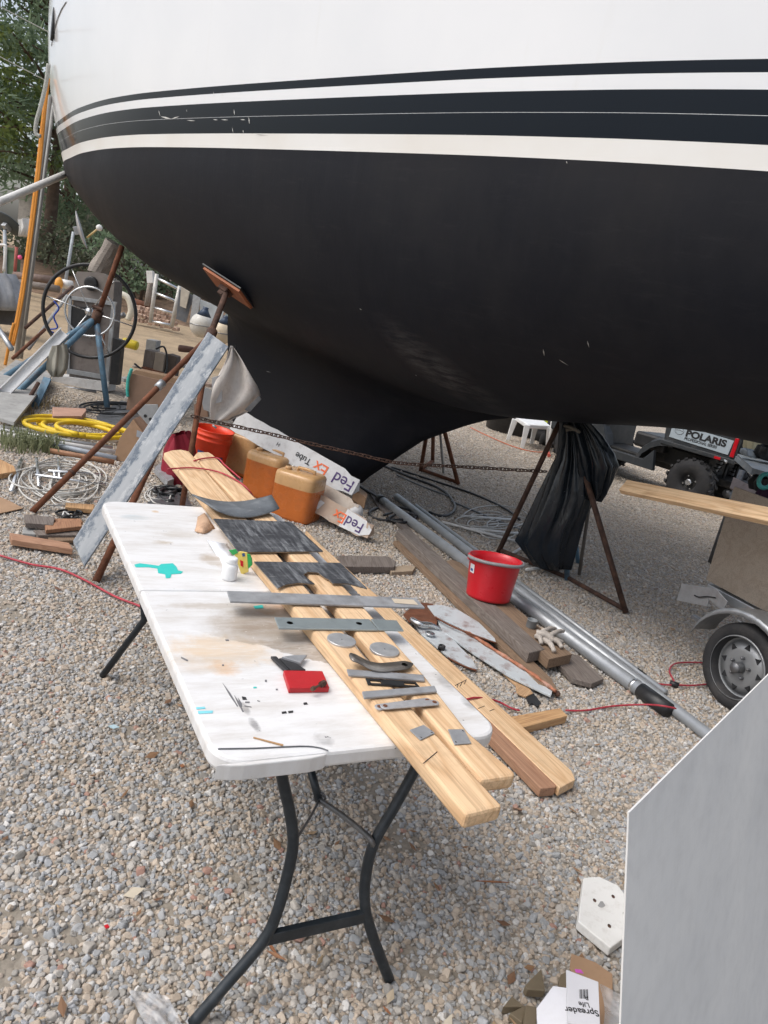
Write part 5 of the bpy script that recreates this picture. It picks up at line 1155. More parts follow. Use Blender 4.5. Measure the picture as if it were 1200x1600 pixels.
m = MB(); coil(m, 765, 812, 36, 14, 4, .006, seed=4, jit=.25); coil(m, 790, 825, 30, 14, 3, .006, seed=9, jit=.25); m.build('cable_tangle', CW, smooth=True, label='tangle of white cable on the gravel behind the red bucket', cat='cable')
for a, b, lab in (((690, 815), (815, 848), 'long pale pipe under the cable tangle'), ((720, 806), (800, 812), 'upper short white pipe in the cable tangle'), ((735, 826), (812, 834), 'lower short white pipe in the cable tangle'), ((798, 866), (822, 852), 'white pipe end poking out behind the red bucket'), ((822, 890), (845, 888), 'white stick lying before the tripod stand')):
    rod('white_pipe', G(*a, .03), G(*b, .03), .012, WHPVC, label=lab, cat='pipe')
m = MB(); coil(m, 622, 806, 22, 7, 3, .012, seed=2, jit=.3); m.build('dark_strap', BLKPL, smooth=True, label='coiled dark strap beside the thick alloy tube', cat='strap')
slab('narrow_batten', [(575, 765), (590, 790), (640, 835), (645, 830), (600, 785), (583, 765)], .03, .02, W_GREY, label='narrow grey batten beside the tube cap', cat='batten')
hose('cord', [G(735, 668, .02), G(760, 680, .02), G(800, 697, .02), G(835, 706, .02), G(857, 705, .02)], .008, plain('orange_cord', (.55, .13, .05), .6), label='orange extension cord leading to the white stool', cat='cord')
m = MB(); m.tube([G(855, 703, .03), G(858, 712, .03)], .03, 8); m.build('plug', plain('pink_plug', (.6, .12, .08), .6), label='pinkish red plug at the end of the orange cord', cat='plug')
# ================================================================== WHITE STOOL, BACKGROUND ITEMS UNDER THE HULL
y0 = 13.1
t = T('plastic_stool', 'white moulded plastic stool with a thick top far behind the stand', 'stool', D(832, 700, y0) * Vector((1, 1, 0)) if False else Vector((D(832, 700, y0).x, y0, 0)))
def dbar(name, a, b, w, mat, parent, y1=None, y2=None, n=8): return rod(name, D(*a, y1 or y0), D(*b, y2 or y1 or y0), w, mat, parent, n)
P4 = [D(806, 651, 13.3), D(824, 663, 12.7), D(861, 666, 12.9), D(845, 652, 13.6)]
poly3('seat', P4, (0, 0, -.07), WHPL, t, bevel=.015)
for a, b, ya in (((805, 655), (795, 681), 13.3), ((824, 664), (817, 695), 12.7), ((859, 668), (856, 702), 12.9), ((838, 660), (832, 687), 13.5)):
    q0, q1 = D(*a, ya), D(*b, ya); q1.z = 0
    F = frame(q0, q1 - q0, (0, -1, 0)); m = MB(); L_ = (q1 - q0).length; m.add([(0, -.05, -.03), (0, .05, -.03), (0, .05, .03), (0, -.05, .03), (L_, -.03, -.02), (L_, .03, -.02), (L_, .03, .02), (L_, -.03, .02)], [(0, 1, 2, 3), (4, 5, 6, 7), (0, 1, 5, 4), (1, 2, 6, 5), (2, 3, 7, 6), (3, 0, 4, 7)]); m.build('leg', WHPL, t, F=F, bevel=.008)
q1 = D(858, 702, 12.6); q1.z = 0; rod('white_post', q1, D(866, 640, 12.6), .028, WHPVC, label='straight white post standing beside the plastic stool', cat='post')
t = T('black_tub', 'large black plastic tub behind the stool', 'tub', D(792, 670, 14.5) * Vector((1, 1, 0)))
c = Vector((D(797, 670, 14.5).x, 14.5, 0)); m = MB(); m.lathe([(.42, 0), (.46, .02), (.52, .55), (.55, .56), (.55, .6), (.5, .6), (.44, .05), (0, .05)], 28, Matrix.Translation(c)); m.build('tub', BLKPL, t, smooth=True)
m = MB(); m.tube([c + Vector((.54 * math.cos(a), .54 * math.sin(a), .57)) for a in np.linspace(0, 6.2, 30)], .02, 6); m.build('rim', BLKPL, t, smooth=True)
def tyre(m, c, R, r, ax, n=32, k=10, hw=None):
    hw = hw or r
    ax = Vector(ax).normalized(); u = ax.cross(Vector((0, 0, 1))).normalized(); v = u.cross(ax)
    rows = []
    for i in range(n):
        a = 6.283 * i / n; e = (u * math.cos(a) + v * math.sin(a)); ring = []
        for j in range(k):
            b = 6.283 * j / k; cb, sb = math.cos(b), math.sin(b)
            q = math.copysign(abs(cb) ** .6, cb); w = math.copysign(abs(sb) ** .6, sb)
            ring.append(c + e * (R - r + q * r) + ax * w * hw)
        rows.append(ring)
    rows.append(rows[0]); m.grid(rows, closed=True); return m
for i, (u, v, lab) in enumerate(((882, 675, 'dark tyre lying behind the tripod stand'), (872, 692, 'flat dark tyre on the gravel right of the white post'), (848, 662, 'dark tyre leaning behind the white post'))):
    y = 13.4 + .3 * i; c = D(u, v, y); m = MB(); tyre(m, c, .34, .11, (0, .5, 1) if i == 1 else (.3, 1, .3)); m.build('old_tyre', RUBBER, smooth=True, label=lab, cat='tyre', group='old tyres behind the stand')
for i, (u, v, w, h, mt, lab) in enumerate(((838, 655, .5, .35, plain('hi_vis_yellow', (.62, .68, .04), .6), 'hi vis yellow bundle behind the stool'), (874, 652, .4, .4, plain('hi_vis_yellow', (.62, .68, .04), .6), 'yellow green container right of the white post'), (905, 655, .5, .5, WHPVC, 'pale container at the edge of the hull beyond the bag'), (765, 662, .6, .30, BLKPL, 'low heap of dark plastic left of the black tub'))):
    y = 15 + .3 * i; c = D(u, v, y); t = T('storage_bundle', lab, 'bundle', Vector((c.x, y, 0))); m = MB(); drape(m, [(c + Vector((-w / 2, 0, -c.z)), c + Vector((w / 2, 0, -c.z))), (c + Vector((-w / 2, 0, -c.z * .4)), c + Vector((w / 2, 0, -c.z * .4))), (c + Vector((-w / 2.4, 0, h / 2)), c + Vector((w / 2.4, 0, h / 2)))], .25, 4, .02, i); m.build('cover', mt, t, smooth=True); m = MB(); m.box((c.x, y, c.z + h / 2 + .02), (w * .8, .3, .04)); m.build('lid', mt, t, bevel=.01)
for a, b, y, lab in (((921, 650), (917, 680), 12.5, 'left pale pole behind the rubbish bag'), ((933, 655), (931, 678), 12.6, 'brown post behind the rubbish bag')):
    q = D(*b, y); q.z = 0; rod('yard_post', q, D(*a, y) + Vector((0, 0, .3)), .05, WHPVC if 'pale' in lab else W_BROWN, label=lab, cat='post')
# ================================================================== UTILITY VEHICLE
UD = plain('dark_utv_plastic', (.028, .033, .038), .55, var=.15, dirt=(.12, .11, .10), dirt_amt=.2)
UB = plain('black_chassis', (.02, .021, .022), .6, var=.3, dirt=(.10, .085, .07), dirt_amt=.3)
wc = D(1080, 757, 10.55); wheelR = wc.z + .0
q_a, q_b = D(1045, 693, 10.55), D(1150, 722, 10.0)
_a, _b = G(1043, 692, .76), G(1146, 722, .76); fwd = (_a - _b).normalized(); side = Vector((-fwd.y, fwd.x, 0));
if side.y > 0: side = -side                                                 # towards the camera
wc = HP(1078, 757, _a, Vector((-fwd.y, fwd.x, 0))); print('utv wheel', wc); U0 = Vector((wc.x, wc.y, 0)); UF = Matrix(((fwd.x, side.x, 0, U0.x), (fwd.y, side.y, 0, U0.y), (0, 0, 1, 0), (0, 0, 0, 1)))
UI = UF.inverted()
utv = T('utility_vehicle', 'dark grey two seat utility vehicle with a cargo bed parked behind the boat', 'utility vehicle', U0)
def ul(u, v, off=0.0):            # point of the vehicle's flank plane seen at u,v
    return UI @ HP(u, v, UF @ Vector((0, off, 0)), side)
R_ = .33
def wheel(name, x, y_, flip=1):
    c = UF @ Vector((x, y_, R_)); t = MB(); ax = side * flip
    tyre(t, c, R_, .115, ax, 36, 12); w_ = t.build(name, RUBBER, utv, smooth=True)
    m = MB()
    for i in range(18):
        for s_ in (-1, 1):
            a = 6.283 * (i + .25 * s_) / 18; e = fwd * math.cos(a) + Vector((0, 0, 1)) * math.sin(a); tq = -fwd * math.sin(a) + Vector((0, 0, 1)) * math.cos(a)
            F = frame(c + e * (R_ - .002) + ax * .055 * s_, ax * s_ + tq * .5, e); m.box((0, 0, 0), (.105, .04, .028), F)
    m.build('tread_lug', RUBBER, w_, kind='stuff')
    F = frame(c, fwd, ax); m = MB(); m.lathe([(.175, .02), (.18, .09), (.165, .095), (.15, .06), (.14, .03), (0, .03)], 28, F); m.build('rim', UB, w_, smooth=True)
    m = MB(); m.tube([F @ Vector((.174 * math.cos(a), .174 * math.sin(a), .096)) for a in np.linspace(0, 6.283, 32, endpoint=False)], .0075, 6, closed=True); m.lathe([(.0, .035), (.045, .035), (.045, .09), (.035, .10), (0, .10)], 16, F)
    for i in range(4): a = i * 1.571 + .4; m.lathe([(0, .03), (.012, .03), (.012, .05), (0, .05)], 8, F @ Matrix.Translation((.09 * math.cos(a), .09 * math.sin(a), 0)))
    m.build('rim_trim', BRIGHT, w_)
wheel('wheel', 0, 0); wheel('wheel', 0, -1.2, -1); wheel('wheel', 1.95, 0); wheel('wheel', 1.95, -1.2, -1)
# cargo bed
off = .03
A1, A2, A3, A4 = ul(1040, 660, off), ul(1043, 692, off), ul(1146, 722, off), ul(1156, 684, off)
print('bed', A1, A2, A3, A4)
zb0, zb1 = .76, 1.10; xb0, xb1 = min(A3.x, A4.x) , A2.x + .05
m = MB(); m.prism([(xb0, zb0), (xb1, zb0 + .02), (xb1 + .05, zb1), (xb0 - .02, zb1)], -off - .03, -off + .03, UF @ Matrix(((1, 0, 0, 0), (0, 0, -1, 0), (0, 1, 0, 0), (0, 0, 0, 1)))); m.build('bed_side', UD, utv, bevel=.008)
m = MB(); m.prism([(xb0, zb0), (xb1, zb0 + .02), (xb1 + .05, zb1), (xb0 - .02, zb1)], 1.2, 1.26, UF @ Matrix(((1, 0, 0, 0), (0, 0, -1, 0), (0, 1, 0, 0), (0, 0, 0, 1)))); m.build('bed_side', UD, utv, bevel=.008)
m = MB(); m.box(((xb0 + xb1) / 2, -.6, zb0 - .0), (xb1 - xb0, 1.2, .04), UF); m.box((xb0 - .02, -.6, zb0 + .17), (.05, 1.2, .34), UF); m.box((xb1, -.6, zb0 + .17), (.04, 1.2, .34), UF); m.build('bed_floor', UD, utv, bevel=.006)
m = MB(); m.box(((xb0 + xb1) / 2, off + .035, zb0 + .005), (xb1 - xb0 + .06, .04, .06), UF); m.build('bed_rail', UD, utv, bevel=.01)
# sign panel
spx = [(1047, 672), (1047, 678), (1138, 708), (1143, 692), (1143, 672)]
yp = off + .034
s1, s2 = ul(1047, 678, yp), ul(1138, 708, yp)
zt = .985
Pn = [(s1.x, .86), (s2.x, zb0 + .055), (s2.x - .02, zb0 + .25), (s1.x, zb0 + .30)]
SF = UF @ Matrix(((1, 0, 0, 0), (0, 0, -1, 0), (0, 1, 0, 0), (0, 0, 0, 1)))   # prism z -> -y
sb = zb0 + .075
m = MB(); m.prism([(s1.x, sb + .02), (s2.x, sb), (s2.x - .02, sb + .20), (s1.x, sb + .22)], -yp - .004, -yp, SF); sg = m.build('sign_panel', plain('pale_blue_sign', (.42, .49, .54), .45, var=.05), utv)
X = -fwd; Zt = Vector((0, 0, 1))
def utext(body, x, z, size, mat, bold=0, sx=1):
    o_ = UF @ Vector((x, yp + .006, z)); Mx = Matrix(((X.x * sx, 0, side.x, o_.x), (X.y * sx, 0, side.y, o_.y), (0, 1, 0, o_.z), (0, 0, 0, 1)))
    return text('lettering', body, Mx, size, mat, utv, .001, bold)
utext('POLARIS', s1.x - .22, sb + .092, .125, PRINTK, .0055, 1.22)
utext('PROFESSIONAL SERIES', s1.x - .22, sb + .040, .052, PRINTK, .0008, .92)
m = MB(); o_ = UF @ Vector((s1.x - .12, yp + .006, sb + .14)); m.tube([o_ + X * .065 * math.cos(a) + Zt * .05 * math.sin(a) for a in np.linspace(0, 6.283, 22)], .004, 5); m.tube([o_ + X * -.055, o_ + Zt * .01, o_ + X * .055], .004, 5); m.build('emblem', plain('grey_print', (.25, .28, .30), .5), utv)
m = MB(); m.box((xb0 + .03, off + .04, zb0 + .19), (.05, .03, .26), UF); m.build('tail_light', plain('red_lens', (.55, .01, .02), .2, var=.08, bump=0), utv, bevel=.006)
m = MB(); m.box((xb0 + .20, off + .055, zb0 + .0), (.09, .012, .035), UF); m.build('side_reflector', plain('red_lens', (.55, .01, .02), .2), utv, bevel=.003)
m = MB(); m.tube([UF @ Vector((xb0 + .10, off + .04, zb0)), UF @ Vector((xb0 + .06, off + .06, zb0 - .02))], .018, 8); m.build('latch', GALV, utv)
# frame, suspension, fenders, seat, footwell
m = MB(); m.box((.9, -.6, .42), (2.9, .75, .10), UF); m.box((.35, -.6, .58), (.9, .9, .25), UF); m.build('chassis', UB, utv, bevel=.02)
m = MB()
for s_ in (0, -1.2):
    for (p, q) in (((0, s_ * .85 - .1, R_), (.25, -.45 if s_ == 0 else -.75, .45)), ((0, s_ * .85 - .1, R_ - .03), (-.22, -.45 if s_ == 0 else -.75, .36)), ((-.25, -.4 if s_ == 0 else -.8, .34), (-.25, -.4 if s_ == 0 else -.8, .74))): m.tube([UF @ Vector(p), UF @ Vector(q)], .022, 8)
m.build('suspension_arm', UB, utv, smooth=True)
for s_ in (-.28, -.92):
    m = MB(); a, b = UF @ Vector((-.12, s_ , .34)), UF @ Vector((-.22, s_, .74)); F = frame(a, b - a); m.tube([F @ Vector((q * (b - a).length / 60, .045 * math.cos(q * .75), .045 * math.sin(q * .75))) for q in range(61)], .010, 6); sp_ = m.build('coil_spring', UB, utv, smooth=True); m = MB(); m.tube([a, b], .022, 10); m.build('damper', MSTEEL, sp_, smooth=True)
m = MB(); m.box((-.30, -.6, .34), (.22, .30, .20), UF); m.tube([UF @ Vector((-.2, -1.1, R_)), UF @ Vector((-.2, -.1, R_))], .035, 8); m.build('rear_axle', UB, utv, bevel=.02)
m = MB(); m.tube([UF @ Vector((-.42, -.75, .30)), UF @ Vector((-.42, -.25, .30))], .06, 12); m.build('muffler', DSTEEL, utv, smooth=True)
# ribbed rear fender
m = MB(); rows = []
for i in range(11):
    a = math.radians(lerp(95, 10, i / 10)); rr_ = .46
    x = .42 + rr_ * math.cos(a) * 1.0; z = .36 + rr_ * math.sin(a) * 1.05
    bump_ = .012 * (i % 2); rows.append([UF @ Vector((x + bump_, -.30, z)), UF @ Vector((x + bump_, .02, z + .0)), UF @ Vector((x + bump_ + .01, .07, z - .04)), UF @ Vector((x * .98 + bump_, .07, z - .12))])
m.grid(rows); m.build('rear_fender', UD, utv, solid=.012)
m = MB(); m.prism([(.55, .33), (1.55, .33), (1.75, .95), (1.62, .95), (1.35, .45), (.75, .45), (.62, .62)], -.08, .0, SF); m.build('door_sill', UD, utv, bevel=.01)
m = MB(); m.box((.78, -.6, .70), (.5, 1.15, .22), UF); m.build('seat', BLKPL, utv, bevel=.04)
m = MB(); m.box((.52, -.6, 1.0), (.14, 1.15, .5), UF); m.build('seat_back', BLKPL, utv, bevel=.04)
m = MB(); rows = []
for i in range(11):
    a = math.radians(lerp(170, 60, i / 10)); x = 1.95 + .50 * math.cos(a); z = .36 + .50 * math.sin(a); rows.append([UF @ Vector((x + .012 * (i % 2), -.3, z)), UF @ Vector((x + .012 * (i % 2), .06, z)), UF @ Vector((x * 1.0, .08, z - .1))])
m.grid(rows); m.build('front_fender', UD, utv, solid=.012)
m = MB(); m.prism([(1.6, .45), (2.5, .45), (2.55, .85), (2.1, 1.05), (1.65, 1.1)], .05, 1.15, SF); m.build('front_body', UD, utv, bevel=.03)
m = MB()
for s_ in (-.02, -1.18): m.tube(smooth_path([UF @ Vector(q) for q in ((.45, s_, .7), (.42, s_, 1.85), (.55, s_, 1.93), (1.35, s_, 1.93), (1.75, s_, 1.1))], 4), .025, 8)
for x in (.45, 1.35): m.tube([UF @ Vector((x, -.02, 1.92)), UF @ Vector((x, -1.18, 1.92))], .025, 8)
m.build('roll_cage', UB, utv, smooth=True)
m = MB(); m.tube([UF @ Vector((1.45, -.35, 1.0)) + Vector((.15 * math.cos(a), .05, .15 * math.sin(a))) for a in np.linspace(0, 6.283, 22)], .014, 6); m.build('steering_wheel', BLKPL, utv)
m = MB(); q = UF @ Vector((1.35, -.05, 1.02)); m.box((1.35, -.05, 1.03), (.7, .2, .03), UF); m.build('yellow_board', plain('yellow_board', (.55, .36, .07), .6), utv)
# ================================================================== TRAILER
# side plane of the trailer through the lower edge of its plywood side
zb = .55
E1, E2 = G(1103, 906, zb), G(1200, 957, zb)
ed = (E2 - E1).normalized(); en = Vector((ed.y, -ed.x, 0));
if en.dot(E1) > 0: en = -en                                   # towards the camera
print('trailer edge', E1, E2, ed)
tr = T('utility_trailer', 'small galvanised utility trailer with weathered plywood sides at the right edge', 'trailer', Vector((E2.x, E2.y, 0)))
TRF = Matrix(((ed.x, en.x, 0, E1.x), (ed.y, en.y, 0, E1.y), (0, 0, 1, 0), (0, 0, 0, 1))); TRI = TRF.inverted()
def tl(u, v, off=0.0): return TRI @ HP(u, v, E1 + en * off, en)
topc = tl(1152, 808); 
topc2 = tl(1165, 770)
print('ply', topc, topc2)
LT = 2.4
SFT = TRF @ Matrix(((1, 0, 0, 0), (0, 0, -1, 0), (0, 1, 0, 0), (0, 0, 0, 1)))
m = MB(); hgt_ = 1.02
tp_ = tl(1147, 760)
m.prism([(0, zb), (LT, zb), (LT, tp_.z), (tp_.x, tp_.z)], 0, .018, SFT); m.build('plywood_side', W_PLY, tr, bevel=.002)
m = MB(); m.prism([(0, zb), (LT, zb), (LT, tp_.z), (tp_.x, tp_.z)], 1.25, 1.268, SFT); m.build('plywood_side', W_PLY, tr, bevel=.002)
m = MB(); m.box((LT / 2, -.63, zb + .01), (LT, 1.2, .018), TRF); m.build('floor_board', W_PLY, tr)
m = MB(); m.box((LT / 2, -.02, zb - .045), (LT - .05, .05, .06), TRF); m.box((LT / 2, -1.24, zb - .045), (LT - .05, .05, .06), TRF); m.box((.1, -.63, zb - .045), (.05, 1.2, .06), TRF); m.box((LT - .1, -.63, zb - .045), (.05, 1.2, .06), TRF); m.build('frame_rail', GALV, tr, bevel=.004)
# front plate bracket
b1, b2, b3, b4 = tl(1066, 912, .08), tl(1058, 938, .08), tl(1106, 948, .08), tl(1140, 926, .08)
m = MB(); m.prism([(b1.x, b1.z), (b2.x, b2.z), (b3.x, b3.z), (tl(1108, 936, .08).x, tl(1108, 936, .08).z), (tl(1130, 955, .08).x, tl(1130, 955, .08).z), (tl(1138, 940, .08).x, tl(1138, 940, .08).z), (tl(1120, 920, .08).x, tl(1120, 920, .08).z)], -.086, -.08, SFT); br_ = m.build('light_bracket', GALV, tr, bevel=.002)
m = MB(); m.tube(smooth_path([TRF @ tl(1085, 930, .09), TRF @ tl(1092, 933, .095), TRF @ tl(1105, 932, .095), TRF @ tl(1118, 934, .09)], 4), .004, 6); m.build('wire', BLKPL, br_)
# wheel
Rt = .25; lo_, hi_ = -.1, .9
for _ in range(40):
    mid_ = (lo_ + hi_) / 2
    if tl(1150, 1043, mid_).z > Rt: hi_ = mid_
    else: lo_ = mid_
WO = mid_ - .065; wcx = tl(1150, 1043, mid_)
if wcx.z > Rt + .05 or wcx.z < Rt - .05: print('WARN wheel', wcx)
wc_ = Vector((wcx.x, WO, Rt)); print('twheel', wcx, WO)
c = TRF @ wc_; t = MB(); tyre(t, c, Rt, .042, en, 48, 12, .064); w_ = t.build('wheel', RUBBER, tr, smooth=True)
F = frame(c, ed, en)
m = MB(); m.lathe([(.176, -.05), (.180, .060), (.172, .068), (.184, .050), (.174, .010), (.148, .0), (.144, .016), (.095, .030), (.05, .028), (0, .028)], 40, F); rm = m.build('rim', plain('silver_rim', (.30, .31, .32), .4, .5, var=.08, dirt=(.2, .2, .19), dirt_amt=.15), w_, smooth=True)
m = MB()
for i in range(8):
    a = 6.283 * i / 8; Q = F @ Matrix.Rotation(a, 4, 'Z'); m.prism([(.108, -.018), (.138, 0), (.108, .018)], .010, .030, Q)
m.build('rim_window', BLKPL, rm if False else w_)
m = MB(); m.lathe([(0, .03), (.032, .03), (.032, .075), (.026, .085), (0, .088)], 18, F); 
for i in range(5): a = 6.283 * i / 5 + .3; m.lathe([(0, .03), (.009, .03), (.009, .05), (.004, .055), (0, .055)], 6, F @ Matrix.Translation((.058 * math.cos(a), .058 * math.sin(a), 0)))
m.build('hub', DSTEEL, w_, smooth=True)
# curved fender
m = MB(); rows = []
for i in range(19):
    a = math.radians(lerp(168, 8, i / 18)); x = wc_.x + .315 * math.cos(a) * 1.08; z = Rt + .315 * math.sin(a) + .01
    rows.append([(x, WO - .09, z), (x, WO - .08, z), (x, WO + .085, z), (x, WO + .097, z - .006), (x, WO + .10, z - .035)])
m.grid([[TRF @ Vector(q) for q in r] for r in rows]); m.build('fender', GALV, tr, smooth=True, solid=.004)
m = MB(); m.tube([TRF @ Vector((wc_.x, -1.3, Rt)), TRF @ Vector((wc_.x, WO - .03, Rt))], .02, 8); m.tube([TRF @ Vector((wc_.x, WO - .08, Rt + .3)), TRF @ Vector((wc_.x, -.02, Rt + .28))], .015, 8); m.build('axle', DSTEEL, tr)
t = MB(); c2 = TRF @ Vector((wc_.x, -1.4, Rt)); tyre(t, c2, Rt, .075, en, 32, 10); t.build('wheel', RUBBER, tr, smooth=True)
m = MB(); m.box((wc_.x - .42, .08, Rt + .08), (.14, .04, .02), TRF); m.build('fender_step', DSTEEL, tr)
# load of the trailer and the pine stud
za = tp_.z + .003
poly3('plywood_lid', [TRF @ Vector(q) for q in ((tp_.x + .1, .03, za + .0), (LT, .03, za), (LT, -1.3, za), (tp_.x + .1, -1.3, za))], (0, 0, -.016), plain('pinkish_grey_ply', (.33, .27, .25), .85, dirt=(.2, .14, .11), dirt_amt=.3), label='weathered plywood sheet lying across the trailer top', cat='plywood sheet') if False else None
y2 = 3.55
S1, S2 = D(973, 757, 4.6), D(1215, 806, 3.75)
th_ = (D(1200, 818, 3.8) - D(1200, 797, 3.8)).length
F = frame(S1, S2 - S1, (0, -.85, .5)); m = MB(); L_ = (S2 - S1).length; m.box((L_ / 2 + .25, -.0, -.019), (L_ + .5, .089, .038)); m.build('pine_stud', W_PINE, F=F, bevel=.004, label='clean pine stud with a knot sticking out from the trailer across the view', cat='timber')
for (u, v, w, h, mt, lab, nm) in ((1185, 764, .16, .05, TEAL, 'turquoise hose ring on the trailer load', 'hose_ring'),):
    c = D(1197, 752, 5.3); m = MB(); m.tube([c + Vector((.045 * math.cos(a), .01, .05 * math.sin(a))) for a in np.linspace(0, 6.283, 20)], .016, 8); m.build(nm, plain('turquoise', (.10, .50, .48), .5), smooth=True, label=lab, cat='hose')
def soft(name, rows, depth, mat, label, cat, pl=5, amp=.008, seed=0): m = MB(); drape(m, rows, depth, pl, amp, seed); return m.build(name, mat, smooth=True, label=label, cat=cat)
y = 5.35
soft('purple_cloth', [(D(1190, 762, y), D(1215, 762, y)), (D(1183, 772, y), D(1220, 775, y)), (D(1185, 786, y), D(1220, 792, y))], .08, plain('dark_purple_cloth', (.035, .012, .04), .9), 'dark purple cloth bundle on the trailer load', 'cloth')
soft('black_bag', [(D(1180, 744, y + .2), D(1200, 746, y + .2)), (D(1172, 752, y + .2), D(1210, 756, y + .2)), (D(1173, 764, y + .2), D(1212, 768, y + .2))], .1, BLKPL, 'small black bag behind the turquoise hose ring', 'bag')
slb = T('load_boards', 'grey painted boards stacked beyond the vehicle bed at the right edge', 'boards', D(1180, 720, 7.5))
for i, px in enumerate(([(1152, 709), (1176, 731), (1230, 748), (1230, 726)], [(1150, 712), (1176, 734), (1230, 752), (1230, 748)])):
    poly3('board', [D(*px[0], 8.4), D(*px[1], 7.4), D(*px[2], 7.0), D(*px[3], 8.0)], (0, 0, -.05), plain('bluegrey_paint', (.24, .27, .29), .6, dirt=(.4, .35, .3)), slb, bevel=.003)
for c_, r_ in (((1160, 735), .03), ((1190, 745), .03)):
    q = D(*c_, 7.4); rod('trestle', q, Vector((q.x, q.y, 0)), r_, DSTEEL, slb)
y = 8.3
soft('cream_bundle', [(D(1165, 686, y), D(1194, 688, y)), (D(1163, 697, y), D(1192, 700, y)), (D(1165, 708, y), D(1188, 712, y))], .12, plain('cream_plastic', (.55, .50, .33), .6), 'cream plastic bundle on the grey boards at the right edge', 'bundle')
soft('white_rag', [(D(1160, 701, 8.0), D(1178, 703, 8.0)), (D(1158, 707, 8.0), D(1184, 712, 8.0)), (D(1162, 710, 8.0), D(1180, 716, 8.0))], .08, plain('bluish_rag', (.50, .56, .62), .9), 'bluish white rag below the cream bundle', 'rag')
soft('black_sack', [(D(1186, 696, 7.9), D(1215, 698, 7.9)), (D(1180, 706, 7.9), D(1220, 712, 7.9)), (D(1184, 716, 7.9), D(1220, 724, 7.9))], .12, BLKPL, 'black sack at the right edge on the grey boards', 'sack')
poly3('pink_board', [D(1140, 762, 6.2), D(1215, 800, 5.2), D(1215, 775, 5.4), D(1150, 752, 6.4)], (0, 0, -.02), plain('pinkish_board', (.42, .33, .30), .8, dirt=(.2, .14, .11), dirt_amt=.3), label='pinkish weathered board on top of the trailer side', cat='board')
# ================================================================== FOREGROUND PANEL AND LITTER
Pa = G(983, 1270, 1.17); Pc = G(1200, 1055, 1.17)
e2 = (Pc - Pa).normalized(); nB = ray(983, 1270).cross(ray(970, 1600)); e1 = nB.cross(e2).normalized()
if e1.z > 0: e1 = -e1
Lh = 1.165 / -e1.z
k = NB('mottled_grey_panel'); c_ = k.ramp(k.noise(2.2, 6, rough=.6), [(.3, (.60, .605, .60)), (.5, (.69, .69, .68)), (.72, (.76, .755, .735))])
c_ = k.mix(k.ramp(k.noise(26, 3), [(.45, 0.0), (.7, .14)]), c_, (.45, .44, .43)); c_ = k.mix(k.ramp(k.noise(6, 8, rough=.75), [(.58, 0.0), (.74, .35)]), c_, (.52, .515, .50))
c_ = k.mix(k.ramp(k.noise(40, 2), [(.79, 0.0), (.80, .6)]), c_, (.2, .19, .18))
wv = k.noise(1, 3, k.mapping((220, 30, 1))); wv2 = k.noise(1, 3, k.mapping((30, 220, 1)))
k.col(c_); k.rough(.75); k.bump(k.mix(.5, wv, wv2), .22, .002)
pt = T('panel', 'large mottled grey panel standing upright in the near right corner', 'panel', Pa + e1 * Lh * .5)
nn = e1.cross(e2).normalized(); 
if nn.dot(O - Pa) < 0: nn = -nn
F = frame(Pa, e2, nn); I = F.inverted()
q = [Pa, Pa + e2 * 1.5, Pa + e2 * 1.5 + e1 * Lh, Pa + e1 * Lh]
m = MB(); m.prism([(I @ w)[:2] for w in q], -.0025, 0); m.build('sheet', k.m, pt, F=F)
for xx in (.85, 1.3):
    a = Pa + e2 * xx + e1 * (Lh * .15) - nn * .04; b = Pa + e2 * xx + e1 * Lh - nn * .10; b.z = .01; F = frame(a, b - a, nn); L_ = (b - a).length; m = MB(); m.box((L_ / 2, 0, 0), (L_, .04, .04)); m.build('prop_leg', W_BROWN, pt, F=F)
# octagonal white block
op = [(910, 1371), (903, 1437), (955, 1490), (980, 1468), (981, 1402), (967, 1384), (935, 1370)]
ot = T('octagonal_block', 'white painted octagonal board with rusty bolt holes beside the grey panel', 'block', G(940, 1430, 0))
OCW = plain('chipped_white_paint', (.76, .76, .74), .6, var=.05, dirt=(.38, .34, .29), dirt_amt=.2, dscale=20)
op = [(912, 1371), (903, 1439), (954, 1481), (979, 1463), (981, 1403), (966, 1383), (936, 1369)]
slab('board', op, .045, .032, OCW, ot, bevel=.004)
for (u, v) in ((929, 1407), (958, 1401), (952, 1447), (976, 1428)):
    m = MB(); c = G(u, v, .0455); m.lathe([(.0, .0002), (.0055, .0002), (.0055, .0012), (.0035, .0015), (.003, .0005), (0, .0005)], 14, Matrix.Translation(c), 1, 1.4); m.build('bolt_hole', RUSTD, ot)
m = MB(); m.prism([((G(940 + 5 * math.cos(a) * (1 + .3 * math.sin(3 * a)), 1413 + 5 * math.sin(a), .0458)).x, (G(940 + 5 * math.cos(a) * (1 + .3 * math.sin(3 * a)), 1413 + 5 * math.sin(a), .0458)).y) for a in np.linspace(0, 6.1, 14)], .0452, .0458); m.build('smudge', plain('grey_smudge', (.3, .3, .3), .8), ot)
